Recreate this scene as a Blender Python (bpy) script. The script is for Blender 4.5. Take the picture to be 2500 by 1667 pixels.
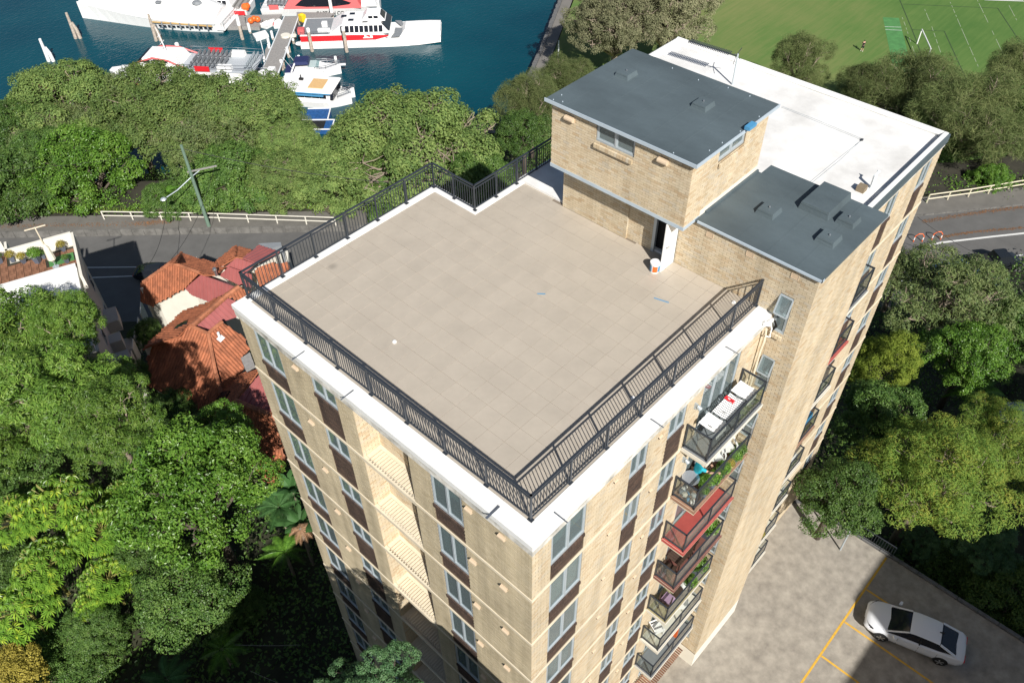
import bpy, bmesh, math, random
import numpy as np
from mathutils import Vector, Matrix
R_ = random.Random(7)
for o in list(bpy.data.objects):
    bpy.data.objects.remove(o)
SC = bpy.context.scene
COL = SC.collection

# ---------------------------------------------------------------- camera
F_PX, CAM = 2006.409, np.array([-8.3506, -7.4676, 17.6796])
PITCH, ROLL, YAW = [math.radians(a) for a in (45.3503, -1.1035, 43.7716)]
_fw = np.array([math.cos(YAW)*math.cos(PITCH), math.sin(YAW)*math.cos(PITCH), -math.sin(PITCH)])
_r0 = np.array([math.sin(YAW), -math.cos(YAW), 0.0])
_u0 = np.cross(_r0, _fw)
_rt = math.cos(ROLL)*_r0 + math.sin(ROLL)*_u0
_up = -math.sin(ROLL)*_r0 + math.cos(ROLL)*_u0
def at(u, v, z):
    """point of the photograph (2500 x 1667) on the horizontal plane z"""
    d = _fw*F_PX + _rt*(u-1250) - _up*(v-833.5)
    return Vector(CAM + d*((z-CAM[2])/d[2]))
def atd(x, y, z):                       # the same in a 2352-wide copy of it
    return at(x*1.0629, y*1.0629, z)
def px_m(p):                            # photograph pixels per metre at p
    return F_PX/float(np.dot(np.array(p)-CAM, _fw))
cam = bpy.data.cameras.new('camera'); cam.sensor_width = 36; cam.lens = F_PX/2500*36
cam.clip_start = .1; cam.clip_end = 3000
co = bpy.data.objects.new('camera', cam); COL.objects.link(co)
co.matrix_world = Matrix(((_rt[0], _up[0], -_fw[0], CAM[0]), (_rt[1], _up[1], -_fw[1], CAM[1]),
                          (_rt[2], _up[2], -_fw[2], CAM[2]), (0, 0, 0, 1)))
SC.camera = co

# ---------------------------------------------------------------- daylight
SUN = Vector((-.61, -1.095, 1.0)).normalized()          # towards the sun
EL = math.asin(SUN.z); AZ = math.atan2(SUN.x, SUN.y)
w = bpy.data.worlds.new('World'); SC.world = w; w.use_nodes = True
nt = w.node_tree; bg = nt.nodes['Background']
sky = nt.nodes.new('ShaderNodeTexSky'); sky.sky_type = 'NISHITA'; sky.sun_disc = False
sky.sun_elevation = EL; sky.sun_rotation = AZ
nt.links.new(sky.outputs[0], bg.inputs[0]); bg.inputs[1].default_value = .05
sl = bpy.data.lights.new('sun', 'SUN'); sl.energy = 5.0; sl.angle = math.radians(.5); sl.color = (1, .96, .90)
so = bpy.data.objects.new('sun', sl); COL.objects.link(so)
so.rotation_euler = SUN.to_track_quat('Z', 'Y').to_euler()
SC.view_settings.view_transform = 'Standard'; SC.view_settings.look = 'None'
SC.view_settings.gamma = 1; SC.view_settings.use_curve_mapping = False
SC.view_settings.exposure = .5
SC.cycles.max_bounces = 6; SC.cycles.transparent_max_bounces = 8
SC.cycles.sample_clamp_indirect = 4
SC.cycles.use_denoising = True

# ---------------------------------------------------------------- helpers
class MB:
    """collects shapes into one mesh"""
    def __init__(s): s.v = []; s.f = []; s.m = []
    def add(s, vs, fs, m=0):
        n = len(s.v); s.v += [tuple(p) for p in vs]
        s.f += [tuple(i+n for i in f) for f in fs]; s.m += [m]*len(fs)
    def box(s, x0, x1, y0, y1, z0, z1, m=0):
        s.add([(x0,y0,z0),(x1,y0,z0),(x1,y1,z0),(x0,y1,z0),(x0,y0,z1),(x1,y0,z1),(x1,y1,z1),(x0,y1,z1)],
              [(0,3,2,1),(4,5,6,7),(0,1,5,4),(1,2,6,5),(2,3,7,6),(3,0,4,7)], m)
    def bar(s, a, b, w, h=None, m=0, up=(0,0,1)):
        a = Vector(a); b = Vector(b); h = h or w; d = (b-a).normalized()
        u = Vector(up)
        if abs(d.dot(u)) > .98: u = Vector((1,0,0))
        x = d.cross(u).normalized()*(w/2); y = x.cross(d).normalized()*(h/2)
        vs = [p+i*x+j*y for p in (a,b) for i,j in ((-1,-1),(1,-1),(1,1),(-1,1))]
        s.add(vs, [(0,1,2,3),(7,6,5,4),(0,4,5,1),(1,5,6,2),(2,6,7,3),(3,7,4,0)], m)
    def tube(s, pts, r, n=6, m=0, cap=True):
        pts = [Vector(p) for p in pts]; rs = r if isinstance(r, (list,tuple)) else [r]*len(pts)
        rings = []
        for i, p in enumerate(pts):
            d = (pts[min(i+1,len(pts)-1)]-pts[max(i-1,0)])
            d = d.normalized() if d.length > 1e-9 else Vector((0,0,1))
            u = Vector((0,0,1)) if abs(d.z) < .95 else Vector((1,0,0))
            x = d.cross(u).normalized(); y = d.cross(x)
            rings.append([p+(x*math.cos(2*math.pi*k/n)+y*math.sin(2*math.pi*k/n))*rs[i] for k in range(n)])
        vs = [q for g in rings for q in g]; fs = []
        for i in range(len(pts)-1):
            for k in range(n):
                k2 = (k+1) % n
                fs.append((i*n+k, (i+1)*n+k, (i+1)*n+k2, i*n+k2))
        if cap:
            fs.append(tuple(range(n))); fs.append(tuple(reversed(range((len(pts)-1)*n, len(pts)*n))))
        s.add(vs, fs, m)
    def cyl(s, c, r, h, n=12, m=0, r2=None):
        s.tube([c, (c[0],c[1],c[2]+h)], [r, r if r2 is None else r2], n, m)
    def prism(s, poly, z0, z1, m=0):
        n = len(poly)
        area = sum(poly[i][0]*poly[(i+1)%n][1]-poly[(i+1)%n][0]*poly[i][1] for i in range(n))
        if area < 0: poly = poly[::-1]
        s.add([(p[0],p[1],z0) for p in poly]+[(p[0],p[1],z1) for p in poly],
              [tuple(reversed(range(n))), tuple(range(n,2*n))]+[(i,(i+1)%n,n+(i+1)%n,n+i) for i in range(n)], m)
    def loft(s, rings, m=0, cap=True):
        n = len(rings[0]); fs = []
        for i in range(len(rings)-1):
            for k in range(n):
                fs.append((i*n+k, i*n+(k+1)%n, (i+1)*n+(k+1)%n, (i+1)*n+k))
        if cap: fs += [tuple(reversed(range(n))), tuple(range((len(rings)-1)*n, len(rings)*n))]
        s.add([p for g in rings for p in g], fs, m)
    def ball(s, c, r, n=8, sq=(1,1,1), m=0):
        rings = []
        for i in range(n//2+1):
            a = -math.pi/2+math.pi*i/(n//2); rr = max(.001, math.cos(a))*r
            rings.append([(c[0]+sq[0]*rr*math.cos(2*math.pi*k/n), c[1]+sq[1]*rr*math.sin(2*math.pi*k/n), c[2]+sq[2]*r*math.sin(a)) for k in range(n)])
        s.loft(rings, m)
    def mesh(s, name, mats, smooth=False):
        me = bpy.data.meshes.new(name); me.from_pydata(s.v, [], s.f)
        for m in (mats if isinstance(mats, (list,tuple)) else [mats]): me.materials.append(m)
        me.polygons.foreach_set('material_index', s.m)
        if smooth: me.polygons.foreach_set('use_smooth', [True]*len(s.f))
        me.update(); return me
    def build(s, name, mats, parent=None, loc=None, smooth=False, **kw):
        return link(name, s.mesh(name, mats, smooth), parent, loc, **kw)
KIDS = {}
def link(name, me, parent=None, loc=None, rz=0, scale=None, label=None, cat=None, group=None, kind=None):
    o = bpy.data.objects.new(name, me); COL.objects.link(o)
    if parent is not None:
        o.parent = parent; KIDS.setdefault(parent.name, []).append(o)
    if loc is not None: o.location = loc
    if rz: o.rotation_euler = (0,0,rz)
    if scale is not None: o.scale = scale if isinstance(scale, (tuple,list)) else (scale,)*3
    if label: o['label'] = label
    if cat: o['category'] = cat
    if group: o['group'] = group
    if kind: o['kind'] = kind
    return o
def thing(name, label, cat, loc=(0,0,0), rz=0, group=None):
    return link(name, None, None, loc, rz, None, label, cat, group)
def copy_tree(o, loc, rz=0, label=None, scale=None):
    r = o.copy(); COL.objects.link(r); r.location = loc; r.rotation_euler = (0,0,rz)
    if label: r['label'] = label
    if scale: r.scale = scale if isinstance(scale, (tuple,list)) else (scale,)*3
    for c in KIDS.get(o.name, []):
        k = c.copy(); COL.objects.link(k); k.parent = r; KIDS.setdefault(r.name, []).append(k)
        for d in KIDS.get(c.name, []):
            e = d.copy(); COL.objects.link(e); e.parent = k; KIDS.setdefault(k.name, []).append(e)
    return r
def smooth_angle(o, deg=40):
    o.data.polygons.foreach_set('use_smooth', [True]*len(o.data.polygons))
    try: o.data.set_sharp_from_angle(angle=math.radians(deg))
    except Exception: pass

# ---------------------------------------------------------------- materials
def rgb(c): return (c[0], c[1], c[2], 1)
def mat(name, col, rough=.6, var=.0, scale=3.0, metal=0, bump=0.0, bscale=40.0, col2=None, island=0.0, spec=None, detail=6, stretch=None):
    m = bpy.data.materials.new(name); m.use_nodes = True; t = m.node_tree; b = t.nodes['Principled BSDF']
    b.inputs['Roughness'].default_value = rough; b.inputs['Metallic'].default_value = metal
    if spec is not None: b.inputs['Specular IOR Level'].default_value = spec
    tc = t.nodes.new('ShaderNodeTexCoord'); src = tc.outputs['Object']
    if stretch:
        mp = t.nodes.new('ShaderNodeMapping'); mp.inputs['Scale'].default_value = stretch
        t.links.new(src, mp.inputs[0]); src = mp.outputs[0]
    cur = None
    if var or col2:
        n = t.nodes.new('ShaderNodeTexNoise'); n.inputs['Scale'].default_value = scale; n.inputs['Detail'].default_value = detail
        n.inputs['Roughness'].default_value = .65
        t.links.new(src, n.inputs['Vector'])
        r = t.nodes.new('ShaderNodeValToRGB'); c2 = col2 or col
        r.color_ramp.elements[0].position = .3; r.color_ramp.elements[1].position = .7
        r.color_ramp.elements[0].color = rgb([max(0, c*(1-var)) for c in col])
        r.color_ramp.elements[1].color = rgb([min(1, c*(1+var*.7)) for c in c2])
        t.links.new(n.outputs['Fac'], r.inputs[0]); cur = r.outputs[0]
    if island:
        g = t.nodes.new('ShaderNodeNewGeometry'); mr = t.nodes.new('ShaderNodeMapRange')
        mr.inputs['To Min'].default_value = 1-island; mr.inputs['To Max'].default_value = 1+island*.6
        t.links.new(g.outputs['Random Per Island'], mr.inputs[0])
        mx = t.nodes.new('ShaderNodeMix'); mx.data_type = 'RGBA'; mx.blend_type = 'MULTIPLY'; mx.inputs[0].default_value = 1
        if cur is None: mx.inputs[6].default_value = rgb(col)
        else: t.links.new(cur, mx.inputs[6])
        t.links.new(mr.outputs[0], mx.inputs[7]); cur = mx.outputs[2]
    if cur is None: b.inputs['Base Color'].default_value = rgb(col)
    else: t.links.new(cur, b.inputs['Base Color'])
    if bump:
        n2 = t.nodes.new('ShaderNodeTexNoise'); n2.inputs['Scale'].default_value = bscale; n2.inputs['Detail'].default_value = 4
        t.links.new(src, n2.inputs['Vector'])
        bp = t.nodes.new('ShaderNodeBump'); bp.inputs['Strength'].default_value = bump; bp.inputs['Distance'].default_value = .03
        t.links.new(n2.outputs['Fac'], bp.inputs['Height']); t.links.new(bp.outputs[0], b.inputs['Normal'])
    return m
def brick_mat(name, ramp, rough=.8, streak=.15):
    """each brick (mesh island) takes its own colour of the ramp; fine grain and streaks on top"""
    m = bpy.data.materials.new(name); m.use_nodes = True; t = m.node_tree; b = t.nodes['Principled BSDF']
    b.inputs['Roughness'].default_value = rough; b.inputs['Specular IOR Level'].default_value = .25
    g = t.nodes.new('ShaderNodeNewGeometry'); oi = t.nodes.new('ShaderNodeObjectInfo')
    ad = t.nodes.new('ShaderNodeMath'); ad.operation = 'ADD'; fr = t.nodes.new('ShaderNodeMath'); fr.operation = 'FRACT'
    t.links.new(g.outputs['Random Per Island'], ad.inputs[0]); t.links.new(oi.outputs['Random'], ad.inputs[1]); t.links.new(ad.outputs[0], fr.inputs[0])
    r = t.nodes.new('ShaderNodeValToRGB'); els = r.color_ramp.elements
    els[0].position = 0; els[0].color = rgb(ramp[0]); els[1].position = 1; els[1].color = rgb(ramp[-1])
    for i, c in enumerate(ramp[1:-1]):
        e = els.new((i+1)/(len(ramp)-1)); e.color = rgb(c)
    t.links.new(fr.outputs[0], r.inputs[0])
    tc = t.nodes.new('ShaderNodeNewGeometry')
    n = t.nodes.new('ShaderNodeTexNoise'); n.inputs['Scale'].default_value = .55; n.inputs['Detail'].default_value = 7; n.inputs['Roughness'].default_value = .7
    t.links.new(tc.outputs['Position'], n.inputs['Vector'])
    mr = t.nodes.new('ShaderNodeMapRange'); mr.inputs['From Min'].default_value = .3; mr.inputs['From Max'].default_value = .7
    mr.inputs['To Min'].default_value = 1-streak; mr.inputs['To Max'].default_value = 1+streak*.5
    t.links.new(n.outputs['Fac'], mr.inputs[0])
    mp = t.nodes.new('ShaderNodeMapping'); mp.inputs['Scale'].default_value = (1.6, 1.6, .10); t.links.new(tc.outputs['Position'], mp.inputs[0])
    n2 = t.nodes.new('ShaderNodeTexNoise'); n2.inputs['Scale'].default_value = 1.3; n2.inputs['Detail'].default_value = 6; t.links.new(mp.outputs[0], n2.inputs['Vector'])
    m2 = t.nodes.new('ShaderNodeMapRange'); m2.inputs['From Min'].default_value = .32; m2.inputs['From Max'].default_value = .6; m2.inputs['To Min'].default_value = 1-streak*1.1; m2.inputs['To Max'].default_value = 1.03
    t.links.new(n2.outputs['Fac'], m2.inputs[0]); mu = t.nodes.new('ShaderNodeMath'); mu.operation = 'MULTIPLY'; t.links.new(mr.outputs[0], mu.inputs[0]); t.links.new(m2.outputs[0], mu.inputs[1])
    mx = t.nodes.new('ShaderNodeMix'); mx.data_type = 'RGBA'; mx.blend_type = 'MULTIPLY'; mx.inputs[0].default_value = 1
    t.links.new(r.outputs[0], mx.inputs[6]); t.links.new(mu.outputs[0], mx.inputs[7])
    t.links.new(mx.outputs[2], b.inputs['Base Color'])
    return m
def glass_mat(name, tint=(.75,.82,.8), dens=.5, rough=.02):
    """a thin pane: mirror at grazing angles, partly see-through, partly tinted"""
    m = bpy.data.materials.new(name); m.use_nodes = True; t = m.node_tree; t.nodes.remove(t.nodes['Principled BSDF'])
    out = t.nodes['Material Output']
    tr = t.nodes.new('ShaderNodeBsdfTransparent'); tr.inputs[0].default_value = rgb(tint)
    gl = t.nodes.new('ShaderNodeBsdfGlossy'); gl.inputs['Roughness'].default_value = rough
    df = t.nodes.new('ShaderNodeBsdfDiffuse'); df.inputs[0].default_value = rgb([c*.5 for c in tint])
    m1 = t.nodes.new('ShaderNodeMixShader'); m1.inputs[0].default_value = dens
    t.links.new(tr.outputs[0], m1.inputs[1]); t.links.new(df.outputs[0], m1.inputs[2])
    lw = t.nodes.new('ShaderNodeLayerWeight'); pw = t.nodes.new('ShaderNodeMath'); pw.operation = 'POWER'; pw.inputs[1].default_value = 4.5
    sc = t.nodes.new('ShaderNodeMath'); sc.operation = 'MULTIPLY_ADD'; sc.inputs[1].default_value = .85; sc.inputs[2].default_value = .05
    t.links.new(lw.outputs['Facing'], pw.inputs[0]); t.links.new(pw.outputs[0], sc.inputs[0])
    m2 = t.nodes.new('ShaderNodeMixShader'); t.links.new(sc.outputs[0], m2.inputs[0])
    t.links.new(m1.outputs[0], m2.inputs[1]); t.links.new(gl.outputs[0], m2.inputs[2])
    t.links.new(m2.outputs[0], out.inputs['Surface'])
    return m
LEAF_UP = 1.68
def leaf_mat(name, cols, trans=.35, rough=.45, spec=.5):
    """leaves: each leaf its own tone, each twig ('tint') a little lighter, darker or yellower"""
    cols = [tuple(c*LEAF_UP for c in q) for q in cols]
    m = bpy.data.materials.new(name); m.use_nodes = True; t = m.node_tree; b = t.nodes['Principled BSDF']; out = t.nodes['Material Output']
    b.inputs['Roughness'].default_value = rough; b.inputs['Specular IOR Level'].default_value = spec
    g = t.nodes.new('ShaderNodeNewGeometry'); a = t.nodes.new('ShaderNodeAttribute'); a.attribute_name = 'tint'
    oi = t.nodes.new('ShaderNodeObjectInfo')
    ma = t.nodes.new('ShaderNodeMath'); ma.operation = 'MULTIPLY_ADD'; ma.inputs[1].default_value = .55
    t.links.new(g.outputs['Random Per Island'], ma.inputs[0])
    mb = t.nodes.new('ShaderNodeMath'); mb.operation = 'MULTIPLY'; mb.inputs[1].default_value = .45
    t.links.new(a.outputs['Fac'], mb.inputs[0]); t.links.new(mb.outputs[0], ma.inputs[2])
    r = t.nodes.new('ShaderNodeValToRGB'); els = r.color_ramp.elements
    els[0].color = rgb(cols[0]); els[1].color = rgb(cols[-1])
    for i, c in enumerate(cols[1:-1]):
        e = els.new((i+1)/(len(cols)-1)); e.color = rgb(c)
    t.links.new(ma.outputs[0], r.inputs[0])
    hs = t.nodes.new('ShaderNodeHueSaturation'); mr = t.nodes.new('ShaderNodeMapRange')
    mr.inputs['To Min'].default_value = .82; mr.inputs['To Max'].default_value = 1.18
    t.links.new(oi.outputs['Random'], mr.inputs[0]); t.links.new(mr.outputs[0], hs.inputs['Value']); t.links.new(r.outputs[0], hs.inputs['Color'])
    t.links.new(hs.outputs[0], b.inputs['Base Color'])
    tl = t.nodes.new('ShaderNodeBsdfTranslucent'); t.links.new(hs.outputs[0], tl.inputs[0])
    mx = t.nodes.new('ShaderNodeMixShader'); mx.inputs[0].default_value = trans
    t.links.new(b.outputs[0], mx.inputs[1]); t.links.new(tl.outputs[0], mx.inputs[2]); t.links.new(mx.outputs[0], out.inputs['Surface'])
    return m
M = {}
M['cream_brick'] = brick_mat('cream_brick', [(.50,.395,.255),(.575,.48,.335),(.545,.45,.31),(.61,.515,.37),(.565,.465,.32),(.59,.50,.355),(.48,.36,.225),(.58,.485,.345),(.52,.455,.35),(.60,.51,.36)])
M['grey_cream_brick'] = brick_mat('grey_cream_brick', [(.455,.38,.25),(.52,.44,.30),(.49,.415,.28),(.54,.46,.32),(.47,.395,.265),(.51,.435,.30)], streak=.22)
M['brown_brick'] = brick_mat('brown_brick', [(.058,.040,.032),(.080,.054,.042),(.066,.045,.037),(.100,.064,.048),(.050,.036,.031)])
M['mortar'] = mat('mortar', (.21,.165,.11), .9, .2, 1.5)
M['pale_mortar'] = mat('pale_mortar', (.30,.26,.22), .9, .15, 1.5)
M['band'] = mat('band_concrete', (.66,.58,.44), .8, .12, 2)
M['white_paint'] = mat('white_membrane', (.74,.74,.72), .55, .07, 1.2, bump=.15, bscale=8)
M['white_edge'] = mat('white_slab_edge', (.46,.44,.38), .8, .45, 2.2, col2=(.62,.60,.55), detail=9)
M['tile'] = mat('porcelain_tile', (.432,.382,.316), .45, .07, .8, island=0, bump=.03, bscale=60)
M['grout'] = mat('grout', (.19,.155,.12), .9)
M['membrane'] = mat('grey_membrane', (.082,.108,.120), .6, .26, .55, bump=.3, bscale=14, detail=9, stretch=(1, .45, 1))
M['membrane_pale'] = mat('pale_flashing', (.40,.47,.53), .5, .08, 2)
M['steel'] = mat('charcoal_steel', (.030,.036,.046), .35, 0)
M['white_roof'] = mat('white_roof', (.68,.67,.645), .6, .20, .5, col2=(.74,.735,.72), detail=10)
M['alu'] = mat('grey_aluminium', (.42,.47,.50), .4, .05, 3, metal=.25)
M['white_alu'] = mat('white_aluminium', (.72,.76,.78), .4)
M['glass'] = glass_mat('window_glass', (.62,.74,.76), .34)
M['bal_glass'] = glass_mat('balcony_glass', (.90,.92,.90), .05)
M['clear_glass'] = glass_mat('clear_glass', (.8,.88,.88), .06)
M['dark'] = mat('painted_dark_interior', (.012,.012,.013), .9)
M['blind'] = mat('cream_blind', (.66,.62,.50), .8, .04)
M['teal_blind'] = mat('teal_curtain', (.30,.42,.42), .8, .08, 4)
M['white'] = mat('white_gloss', (.80,.80,.79), .35)
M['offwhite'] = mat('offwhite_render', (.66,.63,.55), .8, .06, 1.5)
M['terracotta_vent'] = mat('vent_cover', (.56,.44,.31), .7)
M['asphalt'] = mat('asphalt', (.108,.106,.102), .85, .16, .5, bump=.2, bscale=120)
M['path'] = mat('path_concrete', (.165,.155,.140), .9, .14, .6, bump=.15, bscale=60)
M['kerb'] = mat('kerb_stone', (.12,.12,.12), .9, .35, 2.5)
M['line_white'] = mat('line_white', (.62,.62,.60), .7, .15, 6)
M['line_yellow'] = mat('line_yellow', (.62,.36,.04), .7, .2, 6)
M['soil'] = mat('garden_soil', (.030,.028,.018), .95, .4, .8, bump=.5, bscale=6)
M['carpark'] = mat('stained_concrete', (.265,.24,.205), .85, .24, 1.7, col2=(.315,.288,.245), bump=.15, bscale=30, detail=14)
M['wood_grey'] = mat('grey_wharf_timber', (.26,.25,.24), .85, .22, 4, island=.25)
M['pile'] = mat('weathered_pile', (.42,.36,.30), .85, .45, 3)
M['pile_white'] = mat('pile_white_sleeve', (.78,.78,.77), .5)
M['bark'] = mat('pale_bark', (.26,.21,.16), .9, .35, 6)
M['bark_dark'] = mat('dark_bark', (.10,.08,.06), .9, .35, 6)
M['red'] = mat('signal_red', (.56,.022,.030), .35)
M['pinkred'] = mat('faded_red', (.60,.12,.12), .4)
M['navy'] = mat('navy_canvas', (.012,.020,.085), .8)
M['blue'] = mat('bright_blue', (.016,.085,.26), .6, .35, 3)
M['lightblue'] = mat('light_blue', (.07,.26,.46), .5)
M['orange'] = mat('orange_buoy', (.75,.13,.02), .4)
M['yellow'] = mat('yellow_plastic', (.75,.52,.02), .4)
M['grey_deck'] = mat('grey_deck', (.20,.215,.23), .7, .08)
M['darkglass'] = mat('dark_tinted_glass', (.012,.014,.02), .06)
M['rubber'] = mat('black_rubber', (.012,.012,.012), .7)
M['chrome'] = mat('bright_metal', (.62,.64,.66), .28, metal=.9)
M['car_paint'] = mat('white_car_paint', (.70,.72,.76), .14, spec=.6)
M['green_pole'] = mat('green_treated_pole', (.13,.20,.15), .85, .2, 5)
M['skin'] = mat('skin', (.55,.33,.24), .55)
M['terracotta'] = mat('roof_tile', (.33,.110,.050), .8, .25, 1.3, island=.28)
M['terracotta_ridge'] = mat('ridge_tile', (.36,.135,.068), .85, .25, 3, island=.25)
M['red_metal'] = mat('red_metal_roof', (.33,.105,.10), .5, .12, 1, stretch=(1,1,1))
M['timber'] = mat('deck_timber', (.22,.105,.060), .7, .2, 3, island=.35)
M['pot'] = mat('slate_pot', (.10,.115,.15), .6)
# ================================================================ ground, water, roads
DV = np.array([math.cos(YAW), math.sin(YAW)]); RV = np.array([math.sin(YAW), -math.cos(YAW)])
def dr(d, r, z=0):
    p = CAM[:2]+DV*d+RV*r; return Vector((p[0], p[1], z))
def to_dr(p):
    q = np.array([p[0], p[1]])-CAM[:2]; return float(q@DV), float(q@RV)
GZ = -24.2; WZ = -42.5; RZ = -36.0; FZ = -41.0
def shore(d, r):
    """positive on land"""
    line = np.interp(d, [60, 92, 99, 104, 120, 139, 200, 400], [-200, -30, -1.5, 1.2, 5.2, 9.4, 22, 60])
    return r-line
def tz(d, r):
    z = np.interp(d, [0, 28, 38, 50, 60, 62.5, 73.5, 79, 92], [-27.2, -27.6, -31, -35.4, -36.3, -36.3, -36.3, -38.5, -41.1])
    if d < 62: z = z if r < 40 else np.interp(d, [0, 38, 58, 62.5], [-27.2, -29, -34.5, -36.3])
    s = shore(d, r)
    if s < 2: z = min(z, max(-46, -41.1-(2-s)*.7))
    return z
tm = MB(); ds = list(np.arange(4, 100, 2.0))+list(np.arange(100, 240, 5.0))+[300, 500]; rs = [-260, -180]+list(np.arange(-130, 130, 2.5))+[160, 220, 300]
for d in ds:
    for r in rs: tm.v.append(tuple(dr(d, r, tz(d, r))))
nr = len(rs)
for i in range(len(ds)-1):
    for j in range(nr-1): tm.f.append((i*nr+j, i*nr+j+1, (i+1)*nr+j+1, (i+1)*nr+j)); tm.m.append(0)
tm.f = [f[::-1] for f in tm.f]
M['ground'] = mat('shade_darkened_ground', (.022,.026,.012), .95, .5, .35, col2=(.040,.042,.020), bump=.5, bscale=3)  # ground colour darkened to stand in for shade below the trees
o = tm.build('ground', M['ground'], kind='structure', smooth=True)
# water
m = bpy.data.materials.new('harbour_water'); m.use_nodes = True; t = m.node_tree; b = t.nodes['Principled BSDF']
b.inputs['Roughness'].default_value = .04; b.inputs['IOR'].default_value = 1.33
tc = t.nodes.new('ShaderNodeNewGeometry'); mp = t.nodes.new('ShaderNodeMapping'); mp.inputs['Rotation'].default_value = (0, 0, -.75); mp.inputs['Scale'].default_value = (1, 2.2, 1)
t.links.new(tc.outputs['Position'], mp.inputs[0])
n1 = t.nodes.new('ShaderNodeTexNoise'); n1.inputs['Scale'].default_value = 1.1; n1.inputs['Detail'].default_value = 5; t.links.new(mp.outputs[0], n1.inputs['Vector'])
bp = t.nodes.new('ShaderNodeBump'); bp.inputs['Strength'].default_value = .55; bp.inputs['Distance'].default_value = .12
t.links.new(n1.outputs['Fac'], bp.inputs['Height']); t.links.new(bp.outputs[0], b.inputs['Normal'])
n2 = t.nodes.new('ShaderNodeTexNoise'); n2.inputs['Scale'].default_value = .05; n2.inputs['Detail'].default_value = 5; t.links.new(tc.outputs['Position'], n2.inputs['Vector'])
cr_ = t.nodes.new('ShaderNodeValToRGB'); cr_.color_ramp.elements[0].position = .3; cr_.color_ramp.elements[1].position = .7
cr_.color_ramp.elements[0].color = (.000, .034, .054, 1); cr_.color_ramp.elements[1].color = (.003, .062, .082, 1)
t.links.new(n2.outputs['Fac'], cr_.inputs[0]); t.links.new(cr_.outputs[0], b.inputs['Base Color'])
wm = MB(); wm.add([dr(60, -500, WZ), dr(60, 40, WZ), dr(300, 200, WZ), dr(1200, 400, WZ), dr(1200, -900, WZ)], [(0, 1, 2, 3, 4)]); wm.build('water', m, kind='structure')
# playing field
m = bpy.data.materials.new('mown_turf'); m.use_nodes = True; t = m.node_tree; b = t.nodes['Principled BSDF']; b.inputs['Roughness'].default_value = .9; b.inputs['Specular IOR Level'].default_value = .1
tc = t.nodes.new('ShaderNodeNewGeometry')
n1 = t.nodes.new('ShaderNodeTexNoise'); n1.inputs['Scale'].default_value = .06; n1.inputs['Detail'].default_value = 9; n1.inputs['Roughness'].default_value = .62; t.links.new(tc.outputs['Position'], n1.inputs['Vector'])
mp = t.nodes.new('ShaderNodeMapping'); mp.inputs['Rotation'].default_value = (0, 0, -YAW-.18); mp.inputs['Scale'].default_value = (.12, 1.6, 1); t.links.new(tc.outputs['Position'], mp.inputs[0])
n3 = t.nodes.new('ShaderNodeTexNoise'); n3.inputs['Scale'].default_value = 1.0; n3.inputs['Detail'].default_value = 9; n3.inputs['Roughness'].default_value = .72; t.links.new(mp.outputs[0], n3.inputs['Vector'])
ma = t.nodes.new('ShaderNodeMath'); ma.operation = 'MULTIPLY_ADD'; ma.inputs[1].default_value = .45; t.links.new(n3.outputs['Fac'], ma.inputs[0])
mm = t.nodes.new('ShaderNodeMath'); mm.operation = 'MULTIPLY'; mm.inputs[1].default_value = .55; t.links.new(n1.outputs['Fac'], mm.inputs[0]); t.links.new(mm.outputs[0], ma.inputs[2])
# worn, drier grass towards the waterside half
sp = t.nodes.new('ShaderNodeVectorMath'); sp.operation = 'DOT_PRODUCT'; sp.inputs[1].default_value = (RV[0], RV[1], 0); t.links.new(tc.outputs['Position'], sp.inputs[0])
w0 = float(np.dot(CAM[:2], RV)); mr = t.nodes.new('ShaderNodeMapRange'); mr.inputs['From Min'].default_value = w0+38; mr.inputs['From Max'].default_value = w0+72
mr.inputs['To Min'].default_value = .10; mr.inputs['To Max'].default_value = -.10; t.links.new(sp.outputs['Value'], mr.inputs[0])
ad = t.nodes.new('ShaderNodeMath'); t.links.new(ma.outputs[0], ad.inputs[0]); t.links.new(mr.outputs[0], ad.inputs[1])
r = t.nodes.new('ShaderNodeValToRGB'); e = r.color_ramp.elements; e[0].position = .30; e[0].color = (.064, .136, .034, 1); e[1].position = .74; e[1].color = (.185, .200, .075, 1)
q = e.new(.48); q.color = (.098, .168, .046, 1)
t.links.new(ad.outputs[0], r.inputs[0]); t.links.new(r.outputs[0], b.inputs['Base Color'])
M['turf'] = m
fm = MB(); fm.add([dr(80, 40, FZ+.02), dr(80, 140, FZ+.02), dr(210, 200, FZ+.02), dr(210, 24, FZ+.02), dr(140, 13, FZ+.02), dr(104, 14, FZ+.02)], [(0, 1, 2, 3, 4, 5)]); fm.build('playing_field', M['turf'], kind='structure')
gz = lambda x, y: (1800+x/2.8, y/2.8)
def ground_strip(name, pts, wd, z, m, kind='structure', sub=1, broken=0, parent=None):
    b = MB(); P = [at(*p, z) for p in pts]
    for a, c in zip(P[:-1], P[1:]):
        n = max(1, int((c-a).length/.7)) if broken else 1; d = (c-a).normalized(); s = Vector((-d.y, d.x, 0))*wd/2
        for i in range(n):
            if broken and R_.random() < broken: continue
            u = a.lerp(c, i/n); v = a.lerp(c, (i+1)/n); b.add([u-s, v-s, v+s, u+s], [(0, 1, 2, 3)])
    return b.build(name, m, parent, kind=kind)
M['dark_turf'] = mat('dark_mark', (.028,.058,.018), .95); M['pitch'] = mat('synthetic_pitch', (.065,.205,.060), .85, .22, 1.2, stretch=(1, 1, 1))
M['chalk'] = mat('worn_chalk', (.30,.34,.24), .9)
pts = [at(*gz(*q), FZ+.026) for q in ((995, 120), (1105, 125), (1205, 520), (1085, 560))]
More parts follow.
